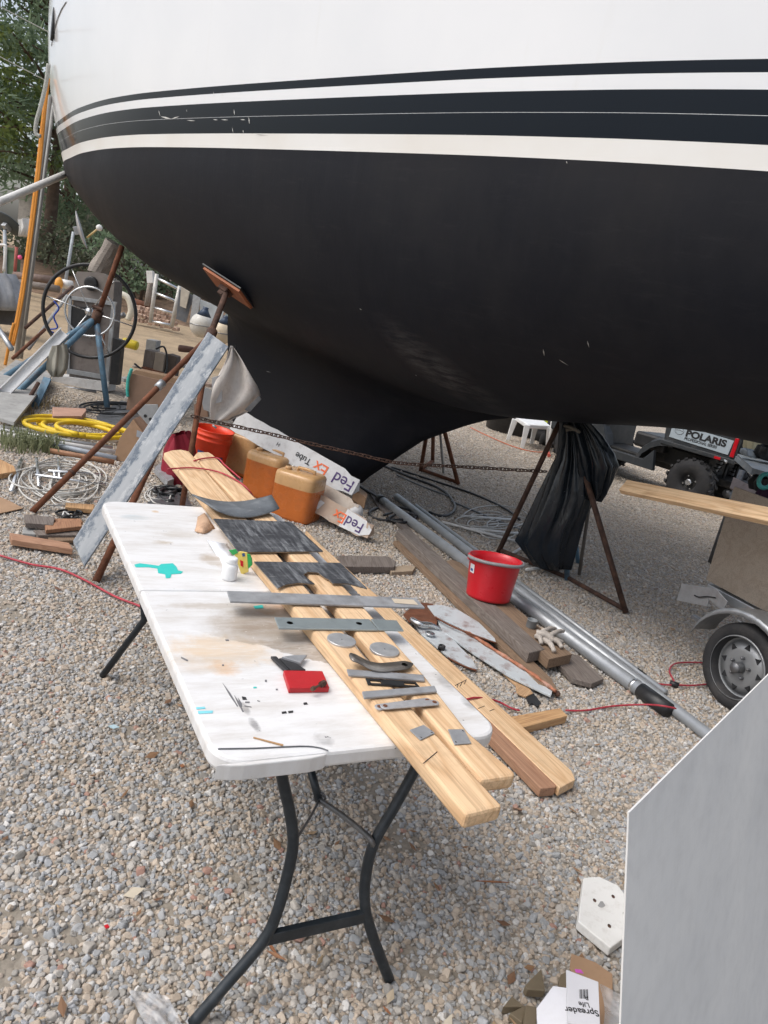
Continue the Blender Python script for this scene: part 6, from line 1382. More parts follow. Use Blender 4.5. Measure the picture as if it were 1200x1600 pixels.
# litter in the corner
slab('cardboard_piece', [(893, 1490), (890, 1513), (925, 1560), (958, 1560), (957, 1522), (930, 1503), (908, 1495)], .035, .004, CARD, label='torn flat cardboard piece below the octagonal block', cat='cardboard')
slab('cardboard_piece', [(936, 1545), (935, 1600), (952, 1605), (957, 1560)], .05, .004, CARD, label='cardboard strip standing beside the plastic wrap', cat='cardboard')
bx = T('white_box', 'white cardboard box in the bottom right corner with a handwritten label', 'box', G(880, 1590, 0))
WB = plain('white_card', (.66, .67, .72), .7, var=.04, dirt=(.5, .48, .46), dirt_amt=.1)
poly3('box_top', [G(838, 1575, .12), G(864, 1540, .15), G(888, 1545, .16), G(888, 1610, .14), G(838, 1605, .12)], (0, 0, -.10), WB, bx, bevel=.002)
c1, c2, c3, c4 = G(885, 1515, .20), G(887, 1598, .20), G(938, 1606, .20), G(935, 1534, .20)
lbp = poly3('label_flap', [c1, c2, c3, c4], (0, 0, -.006), WB, bx, bevel=.001)
def flat_text(body, u, v, z, size, ang, mat, parent, bold=0):
    p = G(u, v, z); q = G(u + math.cos(ang) * 20, v + math.sin(ang) * 20, z); F = frame(p, q - p, (0, 0, 1)); return text('lettering', body, F, size, mat, parent, .0003, bold)
flat_text('Spreader', 934, 1579, .2012, .024, math.pi + .12, PRINTK, bx, .0002)
flat_text('Life', 920, 1567, .2012, .020, math.pi + .12, PRINTK, bx)
flat_text('R', 918, 1556, .2012, .018, math.pi + .1, PRINTK, bx)
for i in range(9):
    a, b = G(905 + i * 1.6, 1546, .2008), G(905.8 + i * 1.6, 1560, .2008)
    m = MB(); m.tube([a, b], .0004 + .0003 * (i % 3), 4); m.build('barcode_bar', PRINTK, bx)
on = slab('pink_tag', [(898, 1514), (900, 1519), (912, 1521), (908, 1515)], .205, .001, plain('magenta_print', (.55, .10, .45), .6), bx, bevel=0)
# thin wedges
WDG = plain('dull_bronze_wedge', (.20, .16, .105), .6, .2, var=.2, dirt=(.34, .30, .24), dirt_amt=.3)
for i, (px, z, lab) in enumerate((([(846, 1513), (820, 1540), (824, 1546), (852, 1548)], .045, 'highest of the dull wooden wedges beside the white box'), ([(800, 1556), (786, 1573), (820, 1573)], .03, 'leftmost dull wooden wedge on the gravel'), ([(822, 1570), (796, 1583), (816, 1598)], .03, 'lower left wedge pointing at the white box'), ([(822, 1570), (818, 1605), (838, 1605), (838, 1573)], .05, 'upright wedge against the white box'), ([(876, 1522), (873, 1540), (886, 1543), (885, 1518)], .08, 'wedge wedged behind the label flap'))):
    slab('wedge', px, z, .025, WDG, label=lab, cat='wedge', bevel=.002, group='wedges by the white box')
# clear plastic
k = NB('clear_plastic'); k.b.inputs['Base Color'].default_value = (.75, .76, .78, 1); k.rough(.18); k.b.inputs['Transmission Weight'].default_value = .0; k.b.inputs['Alpha'].default_value = .45; k.bump(k.noise(30, 6, rough=.7), .7, .02); CLR = k.m
def film(name, uv, z0, amp, label, seed, parent=None):
    m = MB(); rows = []
    for i, row in enumerate(uv): rows.append([G(u, v, z0 + amp * abs(mnoise.noise(Vector((u * .06, v * .06, seed)))) + amp * .5 * mnoise.noise(Vector((u * .2, v * .2, seed)))) for u, v in row])
    m.grid(rows); return m.build(name, CLR, smooth=True, subsurf=1, label=label, cat='plastic wrap')
film('plastic_wrap', [[(lerp(935, 1000, s_) + 10 * math.sin(t_ * 3), lerp(lerp(1535, 1570, s_), 1625, t_)) for s_ in np.linspace(0, 1, 9)] for t_ in np.linspace(0, 1, 9)], .06, .09, 'crumpled clear plastic wrap between the white box and the grey panel', 2)
film('plastic_bag', [[(lerp(lerp(200, 232, t_), lerp(262, 296, t_), s_), lerp(1546, 1612, t_) + 10 * s_) for s_ in np.linspace(0, 1, 9)] for t_ in np.linspace(0, 1, 9)], .03, .08, 'clear plastic bag on the gravel at the bottom left', 5)
# leaf scraps and twigs
LF = plain('dead_leaf', (.30, .13, .06), .8, var=.3); 
for i, (u, v, l_, w_, a, lab) in enumerate(((432, 1492, 34, 6, .45, 'dry tan leaf blade under the table crossbar'), (425, 1480, 26, 5, .9, 'dry brown leaf blade beside the leg joint'), (770, 1377, 52, 2.5, .05, 'thin reddish stick on the gravel below the boards'), (605, 1578, 18, 4, .8, 'reddish bark chip near the bottom edge'), (178, 1135, 18, 7, .1, 'pale blue scrap of wrapper left of the table'), (167, 1447, 9, 7, .3, 'small red chip on the gravel'), (285, 1196, 8, 6, .2, 'small red stone chip below the table corner'))):
    px = [(u - l_ / 2 * math.cos(a), v - l_ / 2 * math.sin(a)), (u - w_ * math.sin(a) * .5, v + w_ * .5 * math.cos(a)), (u + l_ / 2 * math.cos(a), v + l_ / 2 * math.sin(a)), (u + w_ * math.sin(a) * .5, v - w_ * .5 * math.cos(a))]
    slab('debris', px, .024, .003, [W_SCRAP, LF, LF, LF, plain('pale_wrapper', (.45, .6, .66), .5), REDPL, LF][i], bevel=0, label=lab, cat='debris')
# ================================================================== LEFT SIDE: WHEEL, CONSOLE, YARD CLUTTER
yw = 9.1
wcn = D(140, 487, yw); Rw = (D(209, 487, yw) - D(71, 487, yw)).length / 2
sw = T('ship_wheel', 'large black rimmed ship steering wheel with a bright inner ring', 'ship wheel', wcn)
FWh = frame(wcn, (1, .12, 0), (.1, -1, .05))
def ringpts(R_, n=48, cx_=0, cy_=0): return [FWh @ Vector((cx_ + R_ * math.cos(a), cy_ + R_ * math.sin(a), 0)) for a in np.linspace(0, 6.283, n, endpoint=False)]
m = MB(); m.tube(ringpts(Rw), .021, 10, closed=True); m.build('rim', BLKPL, sw, smooth=True)
m = MB(); m.tube(ringpts(Rw * .53), .013, 8, closed=True); m.build('inner_ring', BRIGHT, sw, smooth=True)
m = MB(); m.lathe([(0, -.03), (.045, -.03), (.05, .02), (.02, .05), (0, .05)], 18, FWh); m.build('hub', BRIGHT, sw, smooth=True)
for a in (3.0, -.12, 1.05, 2.1, -1.0, -2.1): rod('spoke', FWh @ Vector((.04 * math.cos(a), .04 * math.sin(a), 0)), FWh @ Vector((Rw * math.cos(a), Rw * math.sin(a), 0)), .0075, BRIGHT, sw, 8)
yc = 9.42
co = T('steering_console', 'grey salvaged console behind the ship wheel with a black gauge', 'console', Vector((D(145, 560, yc).x, yc, 0)))
def dp(name, px, mat, parent, y, th=.02, **k): return poly3(name, [D(u, v, y) for u, v in px], (0, th, 0), mat, parent, **k)
dp('back_board', [(118, 428), (110, 520), (108, 590), (168, 600), (178, 470), (179, 440), (150, 425)], plain('grey_brown_board', (.20, .175, .16), .8, dirt=(.1, .08, .07)), co, yc, .25)
dp('upper_plate', [(120, 424), (113, 462), (176, 476), (179, 440), (160, 426)], plain('taupe_plate', (.26, .23, .21), .7), co, yc - .02, .02)
m = MB(); c = D(143, 443, yc - .045); F = frame(c, (1, 0, 0), (0, -1, 0)); m.lathe([(0, 0), (.085, 0), (.085, .02), (.07, .03), (0, .02)], 24, F); m.build('gauge', BLKPL, co, smooth=True)
for px in ([(108, 462), (110, 468), (180, 478), (182, 472)], [(174, 474), (180, 476), (168, 600), (163, 599)], [(107, 462), (112, 462), (108, 585), (104, 585)], [(105, 576), (104, 583), (168, 594), (169, 587)]): dp('frame_bar', px, GALV, co, yc - .04, .03)
dp('mechanism', [(112, 478), (110, 520), (150, 526), (158, 482)], BLKPL, co, yc - .03, .02)
dp('base_plate', [(82, 586), (80, 600), (168, 612), (170, 597)], plain('white_base', (.58, .58, .57), .5, dirt=(.35, .3, .27)), co, yc - .06, .25)
dp('black_pillar', [(176, 528), (190, 532), (183, 602), (171, 600)], BLKPL, co, yc - .1, .12)
rod('base_rail', D(76, 602, 9.2), D(150, 612, 9.2), .02, DSTEEL, co)
rod('control_rod', D(163, 520, 9.3), D(157, 575, 9.3), .010, RUST, co)
# yellow fender, blocks, boxes
def solid_box(name, label, cat, px, y, depth, mat, **k):
    return poly3(name, [D(u, v, y) for u, v in px], (0, depth, -.25 * depth), mat, label=label, cat=cat, **k)
m = MB(); a, b = D(191, 534, 10.4), D(216, 541, 10.4); m.tube(smooth_path([a, lerp(a, b, .1), lerp(a, b, .5), lerp(a, b, .9), b], 3), [.02, .04, .055, .062, .065, .065, .065, .065, .065, .063, .055, .04, .015], 12); m.build('yellow_float', plain('yellow_float_plastic', (.75, .58, .04), .4), smooth=True, label='yellow cylindrical float lying right of the console', cat='float')
pb = T('pump_block', 'pair of grey brown wooden blocks on a rusty base behind the painted plank', 'blocks', Vector((D(250, 585, 9.6).x, 9.6, 0)))
for px, y, mt in (([(226, 546), (222, 576), (238, 580), (243, 550)], 9.6, W_GREY), ([(243, 550), (238, 580), (254, 583), (258, 554)], 9.55, plain('taupe_block', (.30, .25, .20), .8)), ([(262, 553), (259, 588), (272, 590), (276, 558)], 9.6, plain('dark_brown_block', (.10, .075, .06), .8))): dp('block', px, mt, pb, y, .18, bevel=.006)
dp('base', [(221, 573), (219, 582), (262, 594), (268, 586)], RUST, pb, 9.5, .25)
hose('cable', [D(244, 545, 9.5), D(256, 542, 9.45), D(261, 560, 9.45), D(256, 585, 9.4), D(225, 578, 9.4), D(210, 568, 9.4)], .012, BLKPL, pb)
solid_box('concrete_block', 'small pale concrete block above the paired wooden blocks', 'block', [(229, 530), (227, 548), (242, 552), (244, 533)], 11.0, .2, CONC)
b1 = T('cardboard_box', 'brown cardboard box with a teal hoop at its left edge', 'box', Vector((D(225, 635, 8.4).x, 8.4, 0)))
dp('front_panel', [(204, 583), (197, 640), (262, 655), (275, 600)], CARD2, b1, 8.4, .02); dp('side_panel', [(204, 583), (212, 578), (280, 592), (275, 600)], CARD, b1, 8.6, .2)
hose('teal_hoop', [D(206, 576, 8.37), D(201, 590, 8.37), D(199, 608, 8.37), D(200, 620, 8.37)], .018, plain('teal_hose', (.06, .42, .36), .5), b1)
b2 = T('cardboard_box', 'tilted orange brown cardboard box leaning behind the painted plank', 'box', G(190, 722, 0))
yb = 6.3; dp('front_panel', [(186, 686), (177, 719), (200, 722), (223, 676), (208, 655)], CARD, b2, yb, .02); dp('side_panel', [(208, 655), (223, 676), (232, 668), (214, 652)], CARD2, b2, yb + .02, .2)
dp('label', [(214, 672), (213, 682), (220, 685), (224, 676)], plain('bluegrey_label', (.35, .38, .42), .7), b2, yb - .006, .002, bevel=0)
gp = T('drilled_plate', 'grey steel angle with drilled holes beside the cardboard box', 'metal plate', D(235, 650, 6.2))
dp('plate', [(222, 632), (210, 640), (232, 665), (252, 655), (246, 632)], GALV, gp, 6.2, .01)
for (u, v) in ((227, 650), (235, 655)):
    m = MB(); m.lathe([(0, 0), (.014, 0), (.014, .002), (0, .002)], 14, frame(D(u, v, 6.195), (1, 0, 0), (0, -1, 0))); m.build('hole', BLKPL, gp)
slab('pink_brick', [(82, 636), (83, 650), (128, 650), (135, 641), (134, 638)], .09, .07, PINKBR, label='flat pinkish brick above the yellow hose', cat='brick', bevel=.004)
# yellow hose
m = MB()
for i, (du, dv, ru, rv, ph) in enumerate(((0, 0, 76, 13, 0), (8, 2, 60, 10, .4), (20, 5, 66, 11, .8), (-4, 3, 70, 10, 1.2), (34, 6, 58, 10, 2.0))):
    m.tube([G(112 + du + ru * math.cos(a + ph), 666 + dv + rv * math.sin(a + ph) + .12 * ru * math.cos(a + ph), .03 + .02 * i) for a in np.linspace(0, 5.6 if i != 2 else 6.28, 40)], .021, 8)
m.build('yellow_hose', YELLOW, smooth=True, label='coiled bright yellow hose on the gravel at left', cat='hose')
for i, (a, b, r, mt, lab) in enumerate((((-20, 664), (182, 690), .016, WHPVC, 'upper white strip running below the yellow hose'), ((-20, 668), (176, 700), .018, ALU, 'middle aluminium strip below the yellow hose'), ((-20, 674), (180, 706), .020, WHPVC, 'lower white strip below the yellow hose'), ((60, 690), (182, 716), .022, plain('blue_grey_strip', (.36, .40, .45), .5), 'blue grey strip under the white strips'), ((78, 704), (178, 722), .022, W_SCRAP, 'reddish brown batten under the strips'))):
    rod('long_strip', G(*a, .03 + .012 * (i < 3)), G(*b, .03 + .012 * (i < 3)), r, mt, label=lab, cat='strip')
# grass tuft
def grass(name, cs, n, h, mat):
    m = MB()
    for _ in range(n):
        u, v, su, sv = random.choice(cs); p = G(random.gauss(u, su), random.gauss(v, sv), 0); a = random.uniform(0, 6.28); l_ = h * random.uniform(.5, 1.2); le = random.uniform(.2, 1.1)
        d = Vector((math.cos(a), math.sin(a), 0)); w = Vector((-d.y, d.x, 0)) * .006
        q = p + d * l_ * le * .5 + Vector((0, 0, l_ * .7)); t = p + d * l_ * le + Vector((0, 0, l_ * .75)); m.add([p - w, p + w, q + w * .8, q - w * .8, t], [(0, 1, 2, 3), (3, 2, 4)])
    m.build(name, mat, kind='stuff')
grass('weed_grass', [(20, 695, 14, 6), (45, 700, 12, 6), (75, 703, 10, 4)], 420, .15, leaf_mat('grass_blades', (.12, .15, .07), (.20, .23, .12), (.32, .33, .2)))
grass('dry_straw', [(20, 640, 20, 8), (60, 635, 20, 6)], 160, .10, leaf_mat('straw_blades', (.2, .15, .08), (.32, .25, .14), (.42, .34, .2)))
# wire and tube tangle
m = MB(); coil(m, 95, 752, 55, 26, 7, .006, seed=3, jit=.16); coil(m, 120, 765, 40, 20, 4, .005, seed=8, jit=.2); m.build('wire_coil', CW, smooth=True, label='loose coil of pale wire on the gravel by the rusty stand leg', cat='wire')
tf = T('tube_frame', 'bright metal tube frame lying in the coil of pale wire', 'metal frame', G(90, 745, 0))
for a, b in (((57, 716), (61, 760)), ((91, 716), (93, 748)), ((55, 742), (165, 758)), ((75, 736), (160, 742)), ((84, 735), (86, 745))): rod('tube', G(*a, .05), G(*b, .03), .012, BRIGHT, tf, 8)
rod('metal_tube', G(18, 768, .02), G(33, 719, .02), .017, BRIGHT, label='short bright metal tube at the left of the wire coil', cat='tube')
m = MB(); coil(m, 240, 770, 28, 10, 4, .006, seed=13, jit=.3); m.build('wire_coil', CW, smooth=True, label='small tangle of wire between the painted plank and the table', cat='wire')
m = MB(); coil(m, 262, 768, 14, 8, 4, .013, seed=15, jit=.3); m.build('black_cable', BLKPL, smooth=True, label='black cable clump in front of the far plank ends', cat='cable')
slab('dark_sheet', [(230, 785), (300, 790), (290, 772), (262, 765)], .03, .01, DSTEEL, label='dark metal sheet on the gravel beyond the far table edge', cat='metal sheet')
slab('metal_channel', [(242, 730), (262, 752), (272, 748), (252, 722)], .08, .05, MSTEEL, label='short grey metal channel beyond the far plank ends', cat='metal channel')
# scrap wood pile
for i, (px, z, th, mt, lab) in enumerate((([(15, 832), (108, 848), (114, 858), (18, 843)], .06, .035, W_RED, 'front reddish board of the scrap wood pile'), ([(38, 803), (40, 817), (83, 820), (86, 808)], .085, .03, W_GREY, 'square grey end piece on top of the scrap wood pile'), ([(70, 818), (72, 828), (128, 822), (126, 812)], .08, .025, W_SCRAP, 'red brown slat in the scrap wood pile'), ([(52, 828), (60, 836), (120, 836), (124, 828)], .05, .025, W_GREY, 'dark grey slat in the scrap wood pile'), ([(85, 810), (86, 818), (130, 816), (126, 810)], .07, .02, W_SCRAP, 'upper thin brown slat of the scrap wood pile'), ([(74, 838), (78, 846), (115, 844), (118, 838)], .035, .02, W_BROWN, 'lowest brown slat of the scrap wood pile'), ([(103, 785), (102, 792), (146, 796), (148, 788)], .05, .03, W_PINE2, 'pale orange stick behind the scrap wood pile'), ([(-10, 712), (-8, 742), (25, 736), (22, 728)], .05, .04, W_PINE2, 'cut pale board at the left edge'), ([(36, 823), (35, 833), (56, 835), (54, 824)], .04, .03, CONC, 'pale rubble piece in the scrap wood pile'))):
    slab('scrap_board', px, z, th, mt, label=lab, cat='board', bevel=.003)
slab('scrap_cardboard', [(-10, 772), (-10, 804), (36, 794), (14, 782)], .02, .004, CARD, label='flat cardboard piece at the left edge', cat='cardboard', bevel=0)
m = MB(); coil(m, 112, 802, 14, 5, 4, .008, seed=31, jit=.25); m.build('cord_bundle', BLKPL, smooth=True, label='bundle of black cord behind the scrap wood', cat='cord')
hose('cord', [G(98, 808, .03), G(100, 800, .05), G(106, 803, .04), G(112, 808, .03)], .006, WHPVC, label='small white loop of cord by the scrap wood', cat='cord')
hose('cord', [G(-20, 862, .02), G(0, 868, .02), G(50, 882, .02), G(92, 889, .02), G(130, 905, .02), G(180, 932, .02), G(216, 946, .02), G(250, 962, .02), G(300, 985, .02)], .006, REDCORD, label='red extension cord crossing the gravel left of the table', cat='cord')
# pale slabs and channel at the far left
slab('grey_slab', [(-10, 588), (-10, 650), (22, 660), (80, 588), (70, 576), (25, 562)], .14, .03, CONC, label='wide pale grey slab lying at the left under the white channel', cat='slab')
wc2 = T('white_channel', 'long white channel lying along the blue stand legs', 'channel', D(50, 580, 7.9))
A_, B_ = D(100, 520, 8.3), D(-12, 632, 7.3)
F = frame(A_, B_ - A_, (.5, -.5, .7)); L_ = (B_ - A_).length; m = MB(); m.box((L_ / 2, 0, 0), (L_, .10, .012)); m.build('web', WHPL, wc2, F=F); 
for s_ in (-.05, .05): m = MB(); m.box((L_ / 2, s_, .02), (L_, .010, .05)); m.build('flange', WHPL, wc2, F=F)
m = MB(); drape(m, [(D(86, 540, 8.0), D(100, 538, 8.0)), (D(76, 560, 8.0), D(104, 556, 8.0)), (D(74, 575, 8.0), D(102, 576, 8.0)), (D(84, 588, 8.0), D(92, 589, 8.0))], .05, 6, .02, 4); m.build('rag', plain('grey_green_rag', (.33, .32, .27), .9, var=.2), smooth=True, label='grey rag hanging from the white channel', cat='rag')
poly3('blue_board', [D(46, 640, 7.6), D(56, 642, 7.6), D(80, 592, 7.8), D(68, 588, 7.8)], (0, .02, 0), BLUEST, label='worn blue board propping up the grey slab', cat='board')
rod('grey_tube', D(30, 648, 7.4), D(60, 598, 7.7), .02, RUSTD, label='dark tube end under the grey slab', cat='tube')
slab('dark_sheeting', [(150, 650), (190, 625), (235, 640), (200, 672), (160, 668)], .02, .01, DSTEEL, label='dark sheeting on the gravel in front of the console', cat='sheeting')
m = MB(); coil(m, 165, 637, 30, 7, 4, .010, seed=21, jit=.3); m.build('black_wire', BLKPL, smooth=True, label='black wire loops at the foot of the blue stand', cat='wire')
m = MB(); m.tube(smooth_path([D(84, 470, 9.3), D(92, 482, 9.3), D(84, 495, 9.3), D(90, 512, 9.3), D(76, 515, 9.3), D(84, 520, 9.3)], 4), .010, 6); m.build('blue_string', plain('blue_string', (.03, .07, .38), .7), smooth=True, label='blue string tangled left of the ship wheel', cat='string')
for a, b, ya, yb_, mt, lab in (((40, 512), (113, 448), 9.5, 11, RUSTD, 'rusty pole slanting behind the ship wheel'), ((45, 545), (105, 462), 9.6, 11, CONC, 'grey pole slanting below the rusty one'), ((20, 560), (70, 515), 9.2, 9.9, RUST, 'short rusty rod at the left of the console')):
    rod('slanted_pole', D(*a, ya), D(*b, yb_), .022, mt, label=lab, cat='pole')
# far background on the sand
rod('brown_pipe', D(22, 430, 20), D(84, 438, 20), .10, plain('brown_pipe', (.17, .12, .10), .8, var=.25), label='thick brown pipe lying beyond the tarp', cat='pipe')
rod('white_pipe', D(92, 442, 19), D(112, 446, 19), .11, WHPVC, label='short white pipe beside an orange float', cat='pipe')
m = MB(); m.sphere(D(92, 443, 18.8), .10, 12, (1, 1, 1.5)); m.build('orange_float', plain('orange_float', (.70, .32, .05), .5), smooth=True, label='small orange float at the end of the white pipe', cat='float')
rod('timber_log', D(30, 442, 17.5), D(92, 452, 17.5), .08, W_GREY, label='grey timber lying beyond the ship wheel', cat='timber')
ca = T('cream_pipe_arch', 'cream arched pipe right of the ship wheel', 'pipe', D(190, 480, 14))
hose('pipe', [D(178, 460, 14), D(190, 460, 14), D(201, 468, 14), D(205, 485, 14), D(200, 500, 14)], .06, plain('cream_pipe', (.62, .58, .48), .5), ca); rod('bracket', D(183, 495, 14), D(195, 492, 14), .05, DSTEEL, ca)
tb = T('tarp_covered_load', 'grey plastic tarp over a load at the left edge', 'tarp', D(5, 500, 12.5))
m = MB(); y = 12.5; drape(m, [(D(-40, 428, y), D(14, 428, y)), (D(-45, 440, y), D(22, 440, y)), (D(-48, 458, y), D(28, 460, y)), (D(-50, 478, y), D(31, 478, y)), (D(-48, 482, y), D(28, 486, y))], .35, 9, .05, 5, 60); m.build('tarp', plain('silver_tarp', (.34, .36, .39), .35, var=.25, scale=4, dirt=(.18, .18, .18), dirt_amt=.2, bump=.5, bscale=9), tb, smooth=True)
dp('load_side', [(-20, 478), (-20, 505), (18, 508), (24, 484)], plain('dark_crate', (.08, .08, .085), .8), tb, 12.55, .3)
ub = T('utility_box', 'green utility box behind the tarp at the left edge', 'utility box', D(15, 430, 21))
dp('cabinet', [(6, 388), (4, 428), (22, 431), (24, 392)], plain('green_cabinet', (.11, .16, .10), .6), ub, 21, .3); dp('lid', [(5, 385), (5, 389), (25, 393), (25, 389)], plain('green_cabinet', (.11, .16, .10), .6), ub, 20.95, .4)
hose('white_pipe', [D(-6, 383, 19), D(6, 383, 19), D(9, 388, 19), D(6, 424, 19)], .035, WHPVC, label='white pipe bending down beside the green utility box', cat='pipe')
rod('marker_stake', D(23, 430, 20), D(26, 386, 20), .04, plain('faded_red_paint', (.35, .10, .08), .8), label='reddish stake right of the green utility box', cat='stake')
m = MB(); m.sphere(D(31, 402, 20), .06, 8); m.build('pink_tag', plain('pink_tag', (.8, .1, .25), .6), label='small bright pink tag by the reddish stake', cat='tag')
def dish(label, c, R_, ax, mat, post_to, yy, arm=None, grp=None):
    t = T('satellite_dish', label, 'satellite dish', Vector((post_to.x, post_to.y, 0)), grp); ax = Vector(ax).normalized(); F = frame(c, ax.cross(Vector((0, 0, 1))), ax)
    m = MB(); prof = [(R_ * q, .16 * R_ * q * q) for q in np.linspace(0.001, 1, 9)] + [(R_, .16 * R_ + .015), (R_ * .96, .16 * R_ + .012)] + [(R_ * q, .16 * R_ * q * q + .02) for q in np.linspace(.9, 0.001, 7)]
    m.lathe(prof, 36, F); m.build('reflector', mat, t, smooth=True)
    m = MB(); m.box((0, 0, -.05), (.16, .22, .12), F); m.build('mount', GALV, t, bevel=.01)
    rod('mast', Vector((post_to.x, post_to.y, 0)), c - ax * .12 + Vector((0, 0, -.02)), .045, plain('bluegrey_post', (.38, .42, .46), .5), t)
    if arm: rod('feed_arm', F @ Vector((0, 0, .02)) if False else arm[0], arm[1], .025, plain('cream_arm', (.55, .42, .2), .6), t); m = MB(); m.sphere(arm[1], .09, 10); m.build('feed_horn', WHPVC, t, smooth=True)
    return t
c = D(122, 360, 22); dish('light grey satellite dish on a post facing right', c, .50, (.86, .34, .38), plain('light_dish', (.40, .40, .41), .6), D(101, 437, 22), 22, (D(136, 371, 21.7), D(155, 356, 21.6)))
c = D(12, 353, 21); dish('dark satellite dish at the left edge seen from behind', c, .42, (.25, .55, .75), plain('dark_dish', (.05, .065, .075), .6), D(14, 395, 21), 21)
m = MB(); drape(m, [(D(33, 344, 21), D(48, 342, 21)), (D(34, 358, 21), D(50, 356, 21)), (D(33, 370, 21), D(44, 368, 21))], .2, 5, .03, 2); m.build('white_bundle', WHPVC, smooth=True, label='white bundle beside the dark satellite dish', cat='bundle')
# ladder, panels, fenders, bricks
ld = T('ladder', 'short aluminium ladder standing behind the stern', 'ladder', Vector((D(250, 505, 19).x, 19, 0)))
LA, LB, LC, LD = D(245, 428, 19), D(235, 504, 19), D(281, 447, 19), D(268, 511, 19)
for a, b in ((LA, LB), (LC, LD)): rod('rail', a, b, .05, plain('ladder_rail', (.50, .49, .46), .5, .2), ld)
for q in (.08, .38, .68, .97): rod('rung', lerp(LA, LB, q), lerp(LC, LD, q * .99), .035, BRIGHT, ld)
rod('weathered_post', D(229, 478, 20), D(238, 424, 20), .07, W_DRIFT, label='weathered post with a box left of the ladder', cat='post'); 
m = MB(); F = frame(D(235, 433, 19.8), (1, 0, .2), (0, -1, 0)); m.box((0, 0, 0), (.16, .30, .12)); m.build('meter_box', WHPVC, F=F, label='small white meter box on the weathered post', cat='meter box', bevel=.01)
for px, y, mt, lab in (([(280, 452), (275, 498), (290, 504), (302, 462)], 18.5, plain('slate_panel', (.10, .11, .125), .6, dirt=(.2, .18, .15)), 'dark slate panel right of the ladder'), ([(283, 448), (281, 478), (290, 482), (296, 456)], 18.4, BEIGE, 'beige panel overlapping the dark slate panel'), ([(302, 460), (296, 505), (306, 508), (313, 466)], 18.3, GALV, 'narrow grey panel left of the round fenders'), ([(313, 468), (312, 500), (345, 505), (350, 482)], 18.6, plain('bluish_white_panel', (.42, .46, .48), .5), 'bluish white panel behind the round fenders'), ([(352, 490), (352, 520), (362, 523), (364, 497)], 18.0, plain('grey_teal_panel', (.20, .25, .25), .5), 'grey teal panel right of the round fenders')):
    dp('leaning_sheet', px, mt, None, y, .05, label=lab, cat='panel')
for (u, v, r, y, mt, lab) in ((315, 508, 18, 14.0, plain('white_fender', (.58, .57, .53), .5, var=.06, dirt=(.4, .36, .3)), 'white round fender with a dark blue top behind the stand'), (347, 520, 17, 13.6, plain('cream_fender', (.62, .52, .38), .5, var=.06, dirt=(.4, .34, .26)), 'cream round fender with a dark blue top behind the stand')):
    c = D(u, v, y); R_ = r * y / F_PX; t = T('round_fender', lab, 'boat fender', Vector((c.x, c.y, 0))); m = MB(); m.sphere(c, R_, 24, (1, 1, 1.05)); m.build('ball', mt, t, smooth=True)
    F = frame(c, (1, 0, -.1), (.22, 0, 1)); m = MB(); m.lathe([(R_ * .62, R_ * .82), (R_ * .30, R_ * 1.25), (.05, R_ * 1.4), (.05, R_ * 1.55), (0, R_ * 1.55)], 20, F); m.build('blue_top', plain('navy_fender_top', (.03, .05, .09), .5), t, smooth=True)
    m = MB(); m.tube([c + Vector((R_ * 1.003 * math.cos(a), R_ * 1.003 * math.sin(a), 0)) for a in np.linspace(0, 6.283, 30)], .008, 5); m.build('seam', DSTEEL, t)
bp_ = T('brick_pile', 'low pile of loose pale bricks on the sand behind the stern', 'brick pile', Vector((D(230, 500, 20).x, 20, 0)))
rs = random.Random(3); bm_ = None
for j in range(4):
    for i in range(13 - j):
        u = 203 + i * 6.2 + j * 3.0 + rs.uniform(-.8, .8); v = 497 + i * 1.4 - j * 6.2 + rs.uniform(-1, 1); p = D(u, v, 19.6 + rs.uniform(-.12, .12) + j * .08)
        F = frame(p, (1, rs.uniform(-.4, .4), rs.uniform(-.12, .12)), (rs.uniform(-.2, .2), -.2, 1))
        if bm_ is None: m = MB(); m.box((0, 0, 0), (.088, .10, .085)); bm_ = m.build('brick', BRICKM, bp_, F=F, bevel=.004)
        else: o = bm_.copy(); C.objects.link(o); place(o, F, bp_)
rod('rust_beam', D(205, 470, 20.5), D(236, 480, 20.5), .09, RUST, label='rusty beam lying behind the loose bricks', cat='beam')
m = MB(); a, b = D(279, 544, 10.8), D(304, 547, 10.8); m.tube(smooth_path([a, lerp(a, b, .15), lerp(a, b, .6), b], 3), [.03, .045, .05, .05, .05, .05, .045, .045, .04, .03], 10); m.build('brown_cylinder', plain('brown_rubber', (.12, .06, .045), .7), smooth=True, label='fat brown cylinder lying beyond the painted plank', cat='cylinder')
rod('striped_bar', D(273, 563, 10.2), D(296, 566, 10.2), .03, plain('red_white', (.62, .40, .38), .6), label='pale bar with a reddish tip beyond the painted plank', cat='bar')
rod('white_bar', D(272, 570, 10.0), D(294, 573, 10.0), .025, WHPVC, label='white bar just below the reddish tipped bar', cat='bar')
# small rubble and debris
for i in range(22):
    u, v = rs.uniform(185, 330), rs.uniform(548, 640); p = G(u, v, .02); m = MB(); m.sphere((0, 0, 0), rs.uniform(.03, .09), 6, (1.3, 1, .6)); m.build('stone_chunk', [CONC, W_DRIFT, BRICKM, plain('rubble_white', (.55, .53, .5), .8)][i % 4], F=Matrix.Translation(p) @ Matrix.Rotation(rs.uniform(0, 6), 4, 'Z'), label='small lump of rubble on the ground behind the painted plank', cat='stone', group='rubble behind the painted plank')
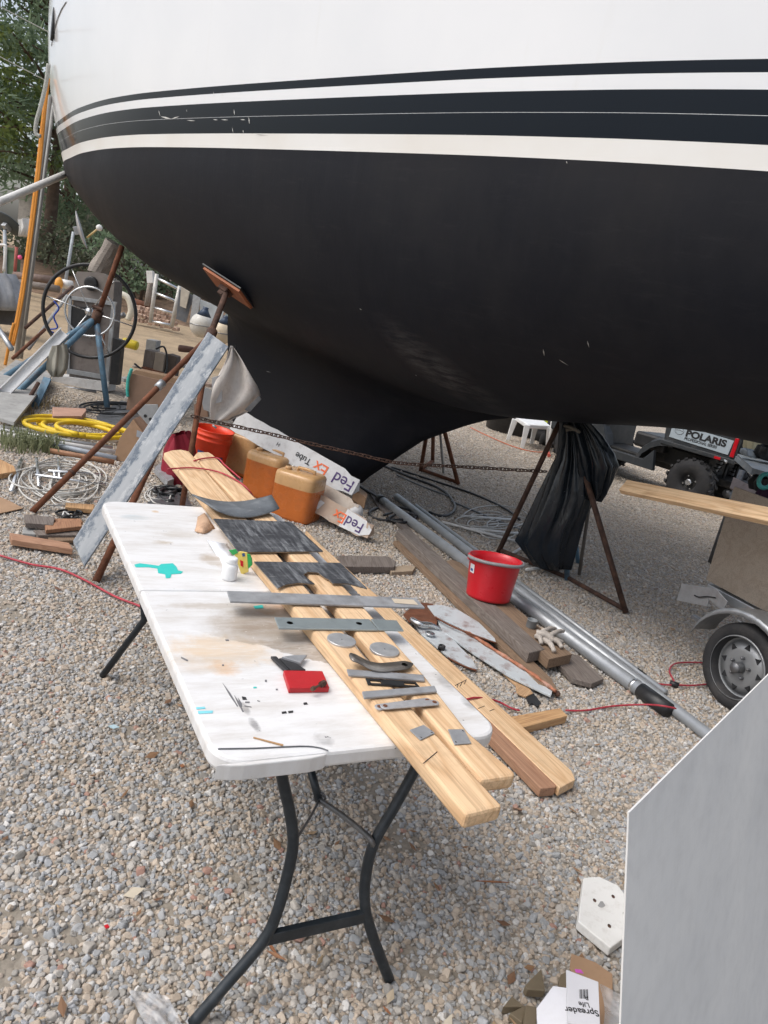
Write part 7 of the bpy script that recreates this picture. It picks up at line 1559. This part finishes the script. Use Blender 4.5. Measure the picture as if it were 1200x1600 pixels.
# ------------------------------------------------------------------ mast foot, strap, rope, tube and wires by the stern
ys = 9.8
od = T('strap_rig', 'orange strap running down beside grey poles from the stern', 'strap', Vector((D(20, 560, ys).x, ys, 0)))
m = MB()
for off_, w in ((0, .026), (.05, .018)):
    P_ = [D(75 + off_ * 10, 122, ys), D(66 + off_ * 40, 200, ys), D(56 + off_ * 60, 290, ys), D(42 + off_ * 60, 400, ys), D(30 + off_ * 60, 480, ys), D(18 + off_ * 60, 540, ys)]
    sp_ = smooth_path(P_, 5); m.grid([[p + Vector((-w, 0, 0)), p + Vector((0, -.006, 0)), p + Vector((w, 0, 0))] for p in sp_])
m.build('strap', ORANGE, od, smooth=True, solid=.003)
rod('pole', D(78, 150, ys + .2), D(26, 560, ys + .2), .03, plain('grey_pole', (.27, .27, .26), .5), od); rod('pole', D(84, 160, ys + .35), D(33, 560, ys + .35), .022, plain('grey_pole', (.27, .27, .26), .5), od)
hose('white_rope', [D(76, 100, ys - .1), D(72, 130, ys - .1), D(64, 165, ys - .1), D(57, 190, ys - .1), D(56, 208, ys - .1), D(63, 213, ys - .1)], .024, ROPE, od)
hose('strap_tail', [D(22, 505, ys - .1), D(18, 520, ys - .1), D(12, 550, ys - .1), D(8, 570, ys - .1)], .02, ORANGE, od)
tp0 = D(-30, 328, 8.2); tp1 = D(103, 272, 9.9); rod('white_pole', tp0, tp1, .042, WHPVC, label='thick white pole slanting up to the hull at left', cat='pole')
for a, b, lab in (((-30, -5), (76, 50), 'upper thin line stretched to the hull at top left'), ((-30, 73), (72, 126), 'lower thin line stretched to the hull at top left')):
    m = MB(); m.tube([D(*a, 9.0), D(*b, 9.8)], .006, 6); m.build('guy_line', ROPE, label=lab, cat='line')
rod('grey_bar', D(-8, 505, 9), D(18, 545, 8.6), .03, GALV, label='grey bar slanting at the left edge below the tarp', cat='bar')
# ================================================================== lettering becomes mesh
bpy.context.view_layer.update(); dg = bpy.context.evaluated_depsgraph_get()
for o in [o for o in bpy.data.objects if o.type == 'FONT']:
    me = bpy.data.meshes.new_from_object(o.evaluated_get(dg)); n = bpy.data.objects.new('lettering', me); C.objects.link(n)
    Fm = o.matrix_world.copy(); par = o.parent; nm = o.name
    bpy.data.objects.remove(o); place(n, Fm, par); n.name = 'lettering'
